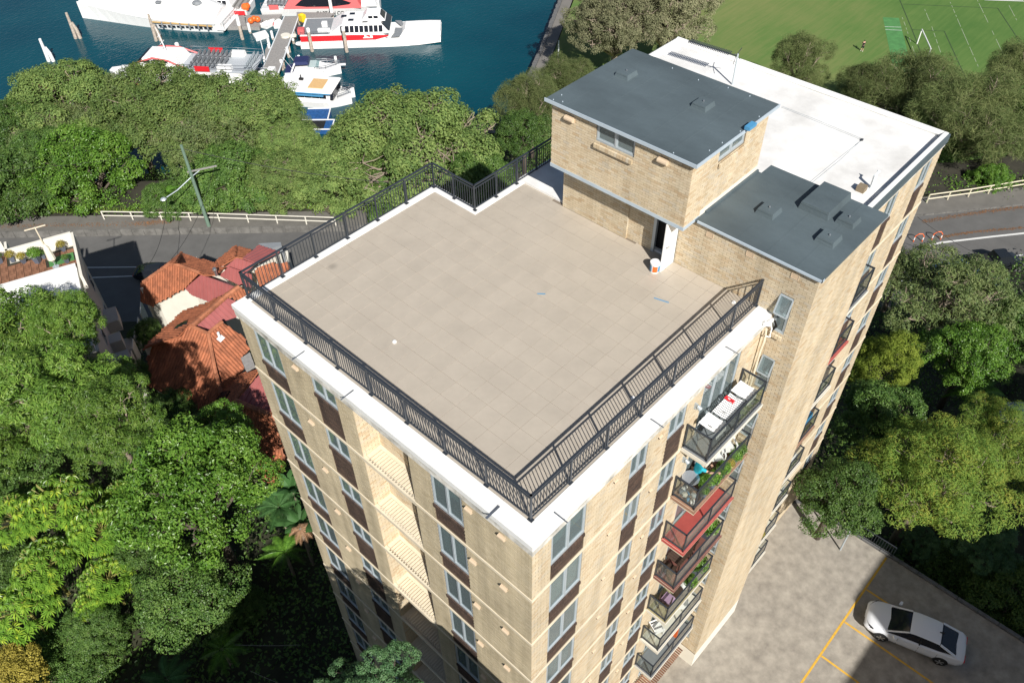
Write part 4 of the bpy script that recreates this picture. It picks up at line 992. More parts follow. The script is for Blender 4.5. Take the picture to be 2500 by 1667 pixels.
# behind the roof house and by the field
tree('sheoak', 0, 1222, 258, -32, 66, 'dark she-oak left of the roof house, beside the water', 'she_oak', 'tree', G3)
tree('sheoak', 1, 1302, 190, -33, 52, 'sunlit she-oak behind the corner of the roof house roof', 'she_oak', 'tree', G3)
tree('darkgreen', 0, 1205, 320, -31, 60, 'dark tree between the railing end and the water', 'she_oak', 'tree', G3)
tree('paper', 0, 1418, 62, -33, 100, 'large grey green paperbark behind the roof house, waterside half', 'paperbark', 'tree', G3)
tree('paper', 1, 1530, 45, -33, 110, 'large grey green paperbark behind the roof house, field side', 'paperbark', 'tree', G3)
tree('sheoak', 0, 1835, 165, -35, 62, 'small brownish she-oak behind the white roof in the middle of its edge', 'she_oak', 'tree', G3)
tree('sheoak', 1, 2085, 238, -35, 98, 'feathery she-oak in front of the goal', 'she_oak', 'tree', G3)
tree('sheoak', 0, 1985, 228, -35, 58, 'darker she-oak at the near end of the cricket pitch', 'she_oak', 'tree', G3)
tree('sheoak', 1, 2225, 305, -33, 110, 'brownish she-oak beside the right corner of the white roof', 'she_oak', 'tree', G3)
tree('sheoak', 0, 2335, 185, -33, 65, 'she-oak at the right edge above the field with a long lamp shadow', 'she_oak', 'tree', G3)
tree('darkgreen', 1, 2345, 300, -33, 70, 'dark broadleaf tree at the right edge above the road', 'broadleaf_tree', 'tree', G3)
tree('figdark', 0, 2150, 335, -36, 70, 'low dark shrub filling the space under the she-oaks', 'shrub', 'bush', G3)
tree('bright', 1, 2270, 420, -36, 42, 'bright green bush behind the right hand road fence', 'shrub', 'bush', G3)
# left garden
tree('laurel', 0, 55, 805, -20.5, 115, 'lance leaved tree overlapping the white building, at the left edge', 'laurel_tree', 'tree', G4, 1.1)
tree('laurel', 1, 168, 775, -18, 70, 'tall lance leaved tree beside the side wall of the white building', 'laurel_tree', 'tree', G4, 1.2)
tree('laurel', 1, 150, 930, -18.5, 120, 'lance leaved tree in the middle of the left garden', 'laurel_tree', 'tree', G4)
tree('laurel', 0, 262, 985, -15.5, 95, 'lance leaved tree nearest the shaded red roof', 'laurel_tree', 'tree', G4)
tree('laurel', 0, 40, 1000, -22.5, 100, 'lance leaved tree at the left edge above the umbrella trees', 'laurel_tree', 'tree', G4)
tree('bright', 0, 470, 1170, -20.5, 160, 'round bright green tree beside the left facade of the block', 'round_tree', 'tree', G4, 1.15)
tree('bright', 1, 505, 1030, -21.5, 85, 'upper bright green tree against the lower red roofs', 'round_tree', 'tree', G4)
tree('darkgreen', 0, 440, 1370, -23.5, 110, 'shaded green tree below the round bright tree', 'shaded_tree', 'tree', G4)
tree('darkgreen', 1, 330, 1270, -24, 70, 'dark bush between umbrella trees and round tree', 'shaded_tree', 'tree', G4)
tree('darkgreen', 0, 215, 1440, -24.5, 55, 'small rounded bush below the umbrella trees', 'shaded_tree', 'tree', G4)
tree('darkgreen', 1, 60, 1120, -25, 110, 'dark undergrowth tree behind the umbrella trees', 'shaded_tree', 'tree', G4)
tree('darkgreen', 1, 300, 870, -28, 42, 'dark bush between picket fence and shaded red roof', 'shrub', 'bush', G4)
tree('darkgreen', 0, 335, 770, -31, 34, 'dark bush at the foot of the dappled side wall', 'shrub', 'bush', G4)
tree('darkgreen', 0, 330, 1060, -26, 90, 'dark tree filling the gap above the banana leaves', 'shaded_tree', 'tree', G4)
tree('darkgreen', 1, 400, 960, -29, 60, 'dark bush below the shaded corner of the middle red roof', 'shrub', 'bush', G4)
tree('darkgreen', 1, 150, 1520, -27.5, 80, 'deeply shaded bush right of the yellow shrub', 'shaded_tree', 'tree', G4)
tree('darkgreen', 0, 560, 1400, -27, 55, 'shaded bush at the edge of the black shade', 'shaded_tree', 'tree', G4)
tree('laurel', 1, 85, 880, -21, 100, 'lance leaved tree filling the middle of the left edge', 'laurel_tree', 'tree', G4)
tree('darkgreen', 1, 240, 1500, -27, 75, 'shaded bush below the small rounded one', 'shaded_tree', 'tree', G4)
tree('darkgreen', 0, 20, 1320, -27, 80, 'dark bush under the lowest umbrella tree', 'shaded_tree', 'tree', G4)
tree('bright', 0, 395, 1100, -24, 60, 'bright bush at the upper left of the round tree', 'round_tree', 'tree', G4)
tree('hedge', 0, 30, 1570, -25, 92, 'yellow leaved shrub in the bottom left corner', 'yellow_shrub', 'bush', G4, .9)
tree('blue', 0, 900, 1590, -9.3, 82, 'blue green tree at the bottom against the shaded facade', 'small_tree', 'tree', G4)
tree('blue', 1, 795, 1600, -10.5, 62, 'smaller blue green tree left of the one against the shaded facade', 'small_tree', 'tree', G4)
# right side
tree('gum', 0, 2165, 688, -25, 118, 'gum tree with forked pale trunk right of the block, shading parked cars', 'gum_tree', 'tree', G5)
tree('gum', 1, 2062, 632, -26, 62, 'sparse gum tree hugging the right hand facade below the road', 'gum_tree', 'tree', G5)
tree('cypress', 0, 2010, 850, -24, 75, 'yellow green cypress beside the right hand facade', 'cypress', 'tree', G5, 1.1)
tree('bright', 1, 2215, 830, -25.5, 90, 'bright green tree under the gum tree', 'broadleaf_tree', 'tree', G5)
tree('darkgreen', 1, 2025, 985, -24, 95, 'dark glossy tree below the cypress', 'broadleaf_tree', 'tree', G5)
tree('darkgreen', 0, 1915, 1150, -20.5, 92, 'glossy green tree overhanging the corner of the car park', 'broadleaf_tree', 'tree', G5)
tree('jac', 0, 2135, 1110, -20.5, 142, 'big yellowing feathery tree beyond the car park', 'yellowing_tree', 'tree', G5)
tree('jac', 1, 2275, 1030, -22, 105, 'yellowing feathery tree beside the grey shed', 'yellowing_tree', 'tree', G5)
tree('darkgreen', 1, 2320, 780, -27, 90, 'dark shaded tree at the right edge behind the bright one', 'shaded_tree', 'tree', G5)
tree('blue', 1, 2260, 1270, -24.5, 60, 'blue green bush below the big yellowing tree', 'shrub', 'bush', G5)
tree('blue', 0, 2105, 1245, -25.5, 38, 'small bush just beyond the car park edge', 'shrub', 'bush', G5)
tree('darkgreen', 0, 2310, 1390, -26, 105, 'deeply shaded tree at the right edge beyond the white car', 'shaded_tree', 'tree', G5)
tree('darkgreen', 1, 2170, 1330, -27.5, 75, 'shaded bush along the far edge of the car park', 'shaded_tree', 'tree', G5)
tree('blue', 1, 2060, 1290, -28, 45, 'dark bush under the railing at the car park edge', 'shrub', 'bush', G5)
tree('darkgreen', 0, 2352, 735, -31, 45, 'dark tree at the right edge just below the dark utility', 'shaded_tree', 'tree', G5)
# low growth over the ground between the trunks
def ground_cover(name, n, d0, d1, r0, r1, l, w_, m, hmax, seed, ok=lambda x, y: True, lift=0):
    rng = np.random.default_rng(seed); C = []; T = []
    nc = n//26
    for i in range(nc):
        d, r = rng.uniform(d0, d1), rng.uniform(r0, r1)
        p = dr(d, r)
        if not ok(p.x, p.y) or shore(d, r) < 1: continue
        rad = rng.uniform(.4, 1.1); q = rng.normal(size=(26, 3))*np.array([rad, rad, .22]); q[:,2] = np.abs(q[:,2])
        C.append(np.array([p.x, p.y, tz(d, r)+lift+rng.random()**2*hmax])+q); T.append(np.full(26, rng.random()))
    C = np.concatenate(C); N = rng.normal(size=C.shape)*.6+np.array([0, 0, 1])
    link(name, leaf_mesh(name, C, N, l, w_, M[m], rng, np.concatenate(T), .15), kind='stuff')
out = lambda x, y: not (-1.2 < x < 25 and -3 < y < 13.5) and not (3 < x < 23.6 and y < 3)
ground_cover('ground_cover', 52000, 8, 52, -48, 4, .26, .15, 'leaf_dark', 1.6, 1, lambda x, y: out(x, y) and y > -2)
ground_cover('ground_cover', 52000, 12, 62, 8, 62, .28, .16, 'leaf_dark', 1.8, 2, lambda x, y: out(x, y) and x > 23.7)
ground_cover('verge_scrub', 26000, 73.6, 77, -80, 42, .24, .14, 'leaf_bright', .9, 5, lift=.9)
ground_cover('verge_scrub', 20000, 75, 81, 40, 80, .26, .15, 'leaf_bright', 1.4, 6, lift=.4)
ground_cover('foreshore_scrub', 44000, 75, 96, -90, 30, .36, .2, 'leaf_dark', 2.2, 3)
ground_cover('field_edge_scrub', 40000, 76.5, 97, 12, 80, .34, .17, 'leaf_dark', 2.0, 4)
# umbrella trees: rosettes of long leaves on stalks
def umbrella_mesh(seed):
    rng = np.random.default_rng(seed); C = []; D = []; N = []; T = []
    for i in range(135):
        d = sphere_dirs(1, rng, -.1)[0]; r = 2.6*(.75+.3*rng.random()); c = d*np.array([r, r, r*.8]); t = rng.random()**2
        up = d*.7+np.array([0, 0, .7]); up /= np.linalg.norm(up)
        a = np.cross(up, [0, 1, .2]); a /= np.linalg.norm(a); b = np.cross(up, a); k = rng.integers(9, 14); ph = rng.random()*6
        for j in range(k):
            an = ph+2*math.pi*j/k; dr = a*math.cos(an)+b*math.sin(an)+up*.12
            C.append(c+dr*.06); D.append(dr); N.append(up+dr*.25); T.append(t)
    return leaf_mesh('umbrella_crown', np.array(C), np.array(N), .50, .14, M['leaf_umb'], rng, np.array(T), .12, np.array(D), True)
def umbrella_stalks(seed):
    rng = np.random.default_rng(seed); m = MB(); m.tube([(0, 0, -5), (0, 0, -.5)], [.2, .12], 6)
    for i in range(26):
        d = sphere_dirs(1, rng, 0)[0]; m.tube([(0, 0, -.6), tuple(d*1.4), tuple(d*2.35)], [.06, .045, .03], 4)
    return m.mesh('stalks', mat('green_stalk%d' % seed, (.26, .24, .07), .6))
um = [umbrella_mesh(1), umbrella_mesh(2)]; us_ = [umbrella_stalks(1), umbrella_stalks(2)]
for i, (x, y, r, lb) in enumerate([(140, 1160, 92, 'umbrella tree nearest the fallen branch, top of the group'), (230, 1215, 80, 'umbrella tree with yellow young leaves beside the round bright tree'),
        (40, 1190, 75, 'umbrella tree at the left edge of the group'), (105, 1300, 80, 'umbrella tree in the middle of the group'), (245, 1330, 70, 'umbrella tree on the right of the group, above the dark gap'),
        (60, 1400, 85, 'lowest umbrella tree, with bright yellow green leaves'), (205, 1390, 40, 'small umbrella tree under the dark gap'), (285, 1140, 55, 'umbrella tree next to the banana leaves')]):
    p = atd(x, y, -22.5 if i < 4 else -23.5); s = r*1.0629/px_m(p)/3.0
    o = thing('umbrella_tree', lb, 'tree', p, R_.uniform(0, 6), 'umbrella trees in the left garden'); o.scale = (s*1.0,)*3
    link('crown', um[i % 2], o); link('stalks', us_[i % 2], o)
# palms, banana clumps, tree fern: every frond its own part
def frond_mesh(L, n, wl, m, arch=.5):
    b = MB(); pts = [Vector((L*t, 0, L*(.55*t-arch*1.25*t*t))) for t in [i/8 for i in range(9)]]; b.tube(pts, [.03*(1-i/10) for i in range(9)], 4)
    for i in range(n):
        t = .12+.86*i/n; q = t*8; k = min(7, int(q)); p = pts[k].lerp(pts[k+1], q-k); ll = wl*math.sin(math.pi*min(.97, t*.85+.12))
        for s in (-1, 1):
            e = p+Vector((ll*.45, s*ll, -ll*.30)); d = Vector((.035, 0, 0)); b.add([p-d, p+d, e], [(0, 1, 2)])
    return b.mesh('frond', M[m])
def paddle_mesh(L, wd):
    b = MB(); n = 10; rows = []
    for i in range(n+1):
        t = i/n; z = L*(.75*t-.55*t*t); ww = wd*math.sin(math.pi*min(1, .06+t*.94))**.6*.5*(.85+.15*((i*7) % 3))
        rows.append([(L*t, -ww, z-ww*.25), (L*t, 0, z), (L*t, ww, z-ww*.25)])
    vs = [p for r in rows for p in r]; fs = []
    for i in range(n):
        a = i*3; fs += [(a, a+3, a+4, a+1), (a+1, a+4, a+5, a+2)]
    b.add(vs, fs); b.tube([(-L*.6, 0, -L*.35), (0, 0, 0), (L*.95, 0, L*.22)], [.05, .04, .01], 4)
    return b.mesh('paddle_leaf', M['leaf_big'])
FR = frond_mesh(2.2, 34, .55, 'leaf_big'); FR2 = frond_mesh(1.8, 30, .4, 'leaf_bright', .7); PD = paddle_mesh(2.0, .7); DRY = frond_mesh(1.1, 14, .3, 'leaf_dry', .9)
def rosette(name, label, cat, xd, yd, z, fr, n, s, tilt, part, group, stem=4):
    p = atd(xd, yd, z); o = thing(name, label, cat, p, 0, group); o.scale = (s,)*3
    for i in range(n):
        f = link(part, fr, o); f.rotation_euler = (R_.uniform(-.3, .3), -tilt*R_.uniform(.4, 1.2), 6.28*i/n+R_.uniform(-.25, .25)); sc = R_.uniform(.75, 1.1); f.scale = (sc,)*3
    m = MB(); m.tube([(0, 0, -stem/s), (0, 0, .05)], [.14, .10], 7); m.build('trunk', M['bark'], o)
GP = 'palms and banana plants beside the left facade'
rosette('banana_plant', 'banana plant with two big sunlit leaves above the round bright tree', 'plant', 335, 1085, -22.5, PD, 6, .95, .5, 'paddle_leaf', GP)
rosette('banana_plant', 'banana plant against the left facade below the red roof', 'plant', 672, 1130, -23.5, PD, 7, .85, .6, 'paddle_leaf', GP)
rosette('banana_plant', 'lower banana plant beside the dried fronds', 'plant', 690, 1205, -24.5, PD, 7, .85, .5, 'paddle_leaf', GP)
rosette('palm', 'small feather palm beside the banana plants at the facade', 'palm', 640, 1165, -23.5, FR, 10, .8, .3, 'frond', GP)
rosette('palm', 'feather palm at the edge of the black shade, half lit', 'palm', 655, 1270, -25, FR2, 9, .85, .4, 'frond', GP)
rosette('palm', 'pale feather palm above the overhead wires', 'palm', 510, 1490, -25.5, FR2, 9, .8, .2, 'frond', GP)
rosette('palm', 'feather palm at the bottom edge below the shaded tree', 'palm', 385, 1560, -25.5, FR, 9, .7, .3, 'frond', GP)
rosette('dried_fronds', 'bundle of dried brown fronds at the facade', 'plant', 690, 1215, -23.6, DRY, 12, .75, -.2, 'frond', None)
rosette('tree_fern', 'tree fern with flat green fronds beside the grey shed', 'fern', 2245, 905, -27, FR2, 11, 1.35, .1, 'frond', None)
rosette('palm', 'small bright palm below the power pole', 'palm', 380, 445, -33, FR2, 10, 1.0, .4, 'frond', None, 3)
# ================================================================ the white building on the left
h7 = lambda x, y: (320+x/4.9, 580+y/4.9)
h8 = lambda x, y: (320+x/4.9, 880+y/4.9)
l9 = lambda x, y: (x/9.046, 560+y/9.046)
TZ = -22.5
wb = thing('white_building', 'pale rendered building at the left edge with a roof terrace of timber deck tiles', 'building')
def quad_wall(mb, a, b, z0, z1, th, m=0):
    a = Vector((a[0], a[1], 0)); b = Vector((b[0], b[1], 0)); d = (b-a).normalized(); s = Vector((-d.y, d.x, 0))*th
    mb.prism([(a.x, a.y), (b.x, b.y), ((b+s).x, (b+s).y), ((a+s).x, (a+s).y)], z0, z1, m)
PA = at(*l9(420, 430), TZ+1.05); PB = at(*l9(1555, 115), TZ+1.05); PC = at(*l9(1755, 805), TZ+1.05)
ex = (PB-PA).normalized(); ex.z = 0; ex.normalize(); ey = Vector((ex.y, -ex.x, 0))         # along the street, and back from it
if (PC-PB).dot(ey) < 0: ey = -ey
def wl(a, b): return PB+ex*a+ey*b
PF = at(*l9(1640, 770), TZ+.5)
dep = (PF-PB).dot(ey); dep = max(3.2, dep)
M['shade_render'] = mat('shade_darkened_render', (.44,.42,.37), .85, .1, 1.5)  # offwhite darkened so walls turned from the sun look deeper in shade
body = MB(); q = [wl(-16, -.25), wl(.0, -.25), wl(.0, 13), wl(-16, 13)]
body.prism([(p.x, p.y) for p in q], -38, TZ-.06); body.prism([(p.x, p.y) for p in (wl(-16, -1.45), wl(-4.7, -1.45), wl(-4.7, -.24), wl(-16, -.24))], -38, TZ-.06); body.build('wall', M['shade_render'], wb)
pp = MB()
def lw(a, b, z0, z1, th=.18): quad_wall(pp, wl(*a), wl(*b), z0, z1, th)
lw((-4.7, -.26), (0, -.26), TZ-.2, TZ+1.05); lw((-4.7, -1.46), (-4.7, -.26), TZ-.2, TZ+1.05); lw((-16, -1.46), (-4.88, -1.46), TZ-.2, TZ+1.05); lw((0.01, -.26), (0.01, dep+2.4), TZ-.2, TZ+1.05, .2)
pp.build('parapet', M['offwhite'], wb)
rw_ = MB(); q = [wl(-16, dep), wl(-.2, dep), wl(-.2, 12.8), wl(-16, 12.8)]
rw_.prism([(p.x, p.y) for p in q], TZ-.05, TZ+.25); rw_.prism([(p.x, p.y) for p in (wl(-16, dep-.02), wl(-.2, dep-.02), wl(-.2, dep+.5), wl(-16, dep+.5))], TZ+.2, TZ+.62)
rw_.prism([(p.x, p.y) for p in (wl(-1.0, dep+.5), wl(-.2, dep+.5), wl(-.2, 12.8), wl(-1.0, 12.8))], TZ+.2, TZ+.45)
rw_.build('lower_roof', M['white_paint'], wb)
tf = MB(); tf.prism([(p.x, p.y) for p in (wl(-16, -1.3), wl(-4.8, -1.3), wl(-4.8, 0), wl(-.18, 0), wl(-.18, dep), wl(-16, dep))], TZ-.06, TZ-.02); tf.build('terrace_floor', M['soil'], wb)
dk = MB()
for i in range(6): dk.box(-.25+i*.084, -.25+i*.084+.07, -.25, .25, 0, .03)
dkm = dk.mesh('deck_tile', M['timber'])
ang = math.atan2(ex.y, ex.x)
for i in range(24):
    for j in range(9):
        a, b = -.45-i*.53, -1.0+j*.53
        if b > dep-.2 or (b < .1 and a > -4.9): continue
        if a > -2.2 and .75 < b < 2.0: continue
        o = link('deck_tile', dkm, wb, wl(a, b)+Vector((0, 0, TZ-.0-wl(a, b).z)), ang+(math.pi/2 if (i+j) % 2 else 0))
for (a0, a1, b0, b1, zt) in ((.0, 1.0, 3.0, 4.8, TZ-4.5), (.0, 1.1, 8.5, 10.6, TZ-4.5), (.0, .9, 6.6, 7.6, TZ-4.2), (0, 1.1, 3.0, 4.8, TZ-8), (0, 1.1, 8.5, 10.6, TZ-8)):
    bx = MB(); bx.prism([(p.x, p.y) for p in (wl(a0, b0), wl(a1, b0), wl(a1, b1), wl(a0, b1))], zt-1.1, zt); bx.build('bay_balcony', M['shade_render'], wb)
for b0 in (1.0, 5.3, 7.8, 11.0):
    for zz in (TZ-2.6, TZ-6):
        bx = MB(); bx.prism([(p.x, p.y) for p in (wl(-.1, b0), wl(.04, b0), wl(.04, b0+1.1), wl(-.1, b0+1.1))], zz-.7, zz+.6); f = bx.build('window', M['alu'], wb)
        bx = MB(); bx.prism([(p.x, p.y) for p in (wl(0, b0+.08), wl(.05, b0+.08), wl(.05, b0+1.02), wl(0, b0+1.02))], zz-.62, zz+.52); bx.build('pane', M['darkglass'], f)
# lawn square, awning pole, parasol and pots stand on the terrace
bx = MB(); bx.prism([(p.x, p.y) for p in (wl(-2.1, .75), wl(-.3, .75), wl(-.3, 1.95), wl(-2.1, 1.95))], TZ-.02, TZ+.02); bx.build('lawn_mat', M['pitch'], label='small rectangle of artificial lawn at the corner of the timber terrace', cat='mat')
def shrub_mesh(seed, R, n, m, l=.12, w_=.06):
    rng = np.random.default_rng(seed); d = sphere_dirs(n, rng, -.4); c = d*R*(.55+.5*rng.random((n, 1))); return leaf_mesh('foliage', c, d+rng.normal(size=d.shape)*.5, l, w_, M[m], rng, rng.random(n), .1)
SHM = [shrub_mesh(5, .5, 900, 'leaf_hedge', .1, .06), shrub_mesh(6, .5, 1100, 'leaf_bright'), shrub_mesh(7, .45, 700, 'leaf_dark')]
pt = MB(); pt.loft([[(-.17, -.17, 0), (.17, -.17, 0), (.17, .17, 0), (-.17, .17, 0)], [(-.25, -.25, .62), (.25, -.25, .62), (.25, .25, .62), (-.25, .25, .62)]]); ptm = pt.mesh('pot', M['pot'])
def potted(name, p, s, k, label, group, potm=None, cat='pot plant', up=.95):
    o = thing(name, label, cat, p, R_.uniform(0, 3), group); o.scale = (s,)*3
    link('pot', potm or ptm, o); link('foliage', SHM[k], o, (0, 0, up)); return o
for (x, y, s, k, lb) in ((300, 705, 1.0, 0, 'slate pot with yellow green bush below the step in the parapet'), (535, 740, .95, 0, 'slate pot with yellow green bush next to the large green one'), (850, 730, 1.35, 1, 'largest potted bush, bright green, middle of the timber terrace'),
                         (1410, 475, .95, 0, 'slate pot with bush in the far corner of the timber terrace'), (20, 740, 1.0, 2, 'potted bush cut by the left edge of the picture'), (1490, 740, .8, 2, 'dark potted bush on the artificial lawn'), (980, 640, .8, 2, 'small grey potted bush behind the largest one')):
    potted('potted_bush', at(*l9(x, y), TZ+.03), s*.72, k, lb, 'potted bushes on the timber terrace')
ps = thing('closed_parasol', 'folded cream parasol lying open ended beside the artificial lawn', 'parasol', at(*l9(1240, 830), TZ))
b = MB(); b.tube([(0, 0, .5), (0, 0, .8), (0, 0, 1.8), (0, 0, 2.2)], [.05, .3, .22, .03], 9); b.build('canopy', M['blind'], ps); b = MB(); b.cyl((0, 0, 0), .03, .6, 6); b.cyl((0, 0, 0), .25, .06, 10); b.build('pole', M['alu'], ps)
ts = thing('aerial_mast', 'pale T shaped mast at the street parapet of the white building', 'mast', at(*l9(945, 300), TZ+.9))
b = MB(); b.bar((0, 0, -.9), (0, 0, 1.5), .07); b.build('post', M['band'], ts); b = MB(); b.bar(ex*-.75+Vector((0, 0, 1.45)), ex*.75+Vector((0, 0, 1.45)), .07); b.build('crossbar', M['band'], ts)
# stepped paling fence between the two properties
sf = thing('stepped_fence', 'stepped pale fence panels climbing between white building and red roofed houses', 'fence')
z5 = lambda x, y: (x/2.8, 500+y/2.8)
for i, (x0, y0, x1, y1) in enumerate([(958, 655, 955, 745), (938, 768, 935, 835), (916, 835, 913, 905), (904, 915, 900, 985), (892, 998, 888, 1090), (878, 1080, 872, 1170), (866, 1170, 862, 1240)]):
    zt = -31.0+i*.45; a = at(*z5(x0, y0), zt); c = at(*z5(x1, y1), zt)
    b = MB(); quad_wall(b, a, c, zt-1.9, zt, .08); b.build('fence_panel', M['offwhite'], sf)
# ================================================================ red roofed terrace houses
def ray(u, v): d = _fw*F_PX+_rt*(u-1250)-_up*(v-833.5); return Vector(d)
class Plane:
    def __init__(s, *anch):
        P = [at(u, v, z) for (u, v), z in anch]; s.p = P[0]; s.n = (P[1]-P[0]).cross(P[2]-P[0]).normalized()
        if s.n.z < 0: s.n = -s.n
    def hit(s, uv):
        d = ray(*uv); c = Vector(CAM); return c+d*((s.p-c).dot(s.n)/d.dot(s.n))
def inside(p, poly):
    c = False; n = len(poly)
    for i in range(n):
        a, b = poly[i], poly[(i+1) % n]
        if (a[1] > p[1]) != (b[1] > p[1]) and p[0] < (b[0]-a[0])*(p[1]-a[1])/(b[1]-a[1])+a[0]: c = not c
    return c
def roof_slab(pts, n, th=.14):
    b = MB(); k = len(pts); b.add([tuple(p-n*.03) for p in pts]+[tuple(p-n*th) for p in pts], [tuple(range(k)), tuple(reversed(range(k, 2*k)))]+[(i, k+i, k+(i+1) % k, (i+1) % k) for i in range(k)]); return b
def tiled(parent, pl, uvs, tw=.26, tl_=.34, name='roof_tiles'):
    pts = [pl.hit(q) for q in uvs]; n = pl.n
    roof_slab(pts, n).build('roof', M['terracotta'], parent)
    dn = (Vector((0, 0, -1))+n*n.z).normalized(); ac = dn.cross(n).normalized(); o = pts[0]
    P2 = [((p-o).dot(ac), (p-o).dot(dn)) for p in pts]
    x0, x1 = min(p[0] for p in P2), max(p[0] for p in P2); y0, y1 = min(p[1] for p in P2), max(p[1] for p in P2)
    b = MB()
    for j in range(int((y1-y0)/tl_)+1):
        for i in range(int((x1-x0)/tw)+1):
            x = x0+i*tw; y = y0+j*tl_
            if not inside((x+tw/2, y+tl_/2), P2): continue
            w_ = tw*.98; jt = R_.uniform(0, .012)
            prof = [(0, .0), (.22, .055), (.5, .065), (.72, .02), (1, .0)]
            vs = [o+ac*(x+w_*u)+dn*yy+n*(h*.8+lift+jt) for yy, lift in ((y-.02, -.01), (y+tl_, .03)) for u, h in prof]
            vs += [o+ac*(x+w_*u)+dn*(y+tl_)+n*(-.02) for u, h in (prof[0], prof[-1])]
            b.add(vs, [(k, k+5, k+6, k+1) for k in range(4)]+[(5, 10, 11, 9, 8, 7, 6)])
    return b.build(name, M['terracotta'], parent, kind='stuff')
def metal(parent, pl, uvs, pitch=.38):
    pts = [pl.hit(q) for q in uvs]; n = pl.n; r = roof_slab(pts, n).build('roof', M['red_metal'], parent)
    dn = (Vector((0, 0, -1))+n*n.z).normalized(); ac = dn.cross(n).normalized(); o = pts[0]
    P2 = [((p-o).dot(ac), (p-o).dot(dn)) for p in pts]; x0, x1 = min(p[0] for p in P2), max(p[0] for p in P2)
    x = x0+.1
    while x < x1:
        ys = []
        for i in range(len(P2)):
            (ax, ay), (bx, by) = P2[i], P2[(i+1) % len(P2)]
            if (ax > x) != (bx > x): ys.append(ay+(by-ay)*(x-ax)/(bx-ax))
        ys.sort()
        for a, c in zip(ys[::2], ys[1::2]): b = MB(); b.bar(o+ac*x+dn*a-n*.01, o+ac*x+dn*c-n*.01, .05, .07, up=n); b.build('roof_rib', M['red_metal'], parent)
        x += pitch
def ridge(parent, pts, r=.14):
    for a, c in zip(pts[:-1], pts[1:]):
        L = (c-a).length; k = max(1, int(L/.42)); b = MB()
        for i in range(k):
            p = a.lerp(c, i/k); q = a.lerp(c, (i+1.05)/k); b.tube([p, q], [r*1.0, r*1.12], 7)
        b.build('ridge_capping', M['terracotta_ridge'], parent)
def walls_under(parent, pts, zb, inset=Vector((0, 0, 0)), m='offwhite', drop=.18):
    for a, c in zip(pts[:-1], pts[1:]):
        b = MB(); a2, c2 = a+inset, c+inset; d = (c2-a2); d.z = 0; d.normalize(); s = Vector((-d.y, d.x, 0))*.2
        b.add([a2-Vector((0,0,drop)), c2-Vector((0,0,drop)), Vector((c2.x, c2.y, zb)), Vector((a2.x, a2.y, zb)), a2+s-Vector((0,0,drop)), c2+s-Vector((0,0,drop)), Vector((c2.x, c2.y, zb))+s, Vector((a2.x, a2.y, zb))+s],
              [(0,1,2,3),(7,6,5,4),(0,4,5,1),(1,5,6,2),(2,6,7,3),(3,7,4,0)]); b.build('wall', M[m], parent)
IN = Vector((RV[0]*.35+DV[0]*.35, RV[1]*.35+DV[1]*.35, 0))
GH = 'terrace houses with orange tiled roofs'
# --- house nearest the street
ha = thing('terrace_house', 'terrace house by the street with tree shadows on its orange hip roof', 'house', group=GH)
pn = Plane((h7(480, 300), -25.0), (h7(820, 420), -25.0), (h7(110, 560), -27.6)); tiled(ha, pn, [h7(*q) for q in ((480, 300), (820, 420), (640, 600), (275, 805), (115, 745), (112, 560), (150, 530))])
pf = Plane((h7(480, 300), -25.0), (h7(820, 420), -25.0), (h7(600, 182), -26.6)); tiled(ha, pf, [h7(*q) for q in ((480, 300), (545, 283), (600, 185), (1130, 352), (1010, 440), (870, 440), (820, 420))])
ph_ = Plane((h7(480, 300), -25.0), (h7(600, 182), -26.6), (h7(112, 560), -27.6)); tiled(ha, ph_, [h7(*q) for q in ((480, 300), (545, 283), (600, 183), (112, 560), (150, 530))])
ridge(ha, [pn.hit(h7(480, 300)), pn.hit(h7(820, 420))]); ridge(ha, [pn.hit(h7(480, 300)), pn.hit(h7(150, 530))]); ridge(ha, [pf.hit(h7(545, 283)), pf.hit(h7(600, 185))])
pb = Plane((h7(830, 450), -25.3), (h7(1225, 590), -25.3), (h7(640, 600), -26.9)); metal(ha, pb, [h7(*q) for q in ((832, 448), (1225, 590), (1080, 700), (940, 775), (720, 690), (640, 610))])
walls_under(ha, [pn.hit(h7(112, 570)), pn.hit(h7(115, 745)), pn.hit(h7(275, 805)), pn.hit(h7(640, 600)), pb.hit(h7(720, 690)), pb.hit(h7(940, 775))], -36.4, IN*.8)
walls_under(ha, [pf.hit(h7(1130, 352)), pf.hit(h7(600, 185)), pn.hit(h7(112, 560))], -36.4, IN*-.0+Vector((-DV[0]*.3, -DV[1]*.3, 0)))
sp_ = pf.hit(h7(1018, 440)); b = MB(); b.cyl((sp_.x, sp_.y, sp_.z-.1), .12, .5, 8); b.ball((sp_.x, sp_.y, sp_.z+.5), .2, 8); b.build('roof_vent', M['chrome'], ha)
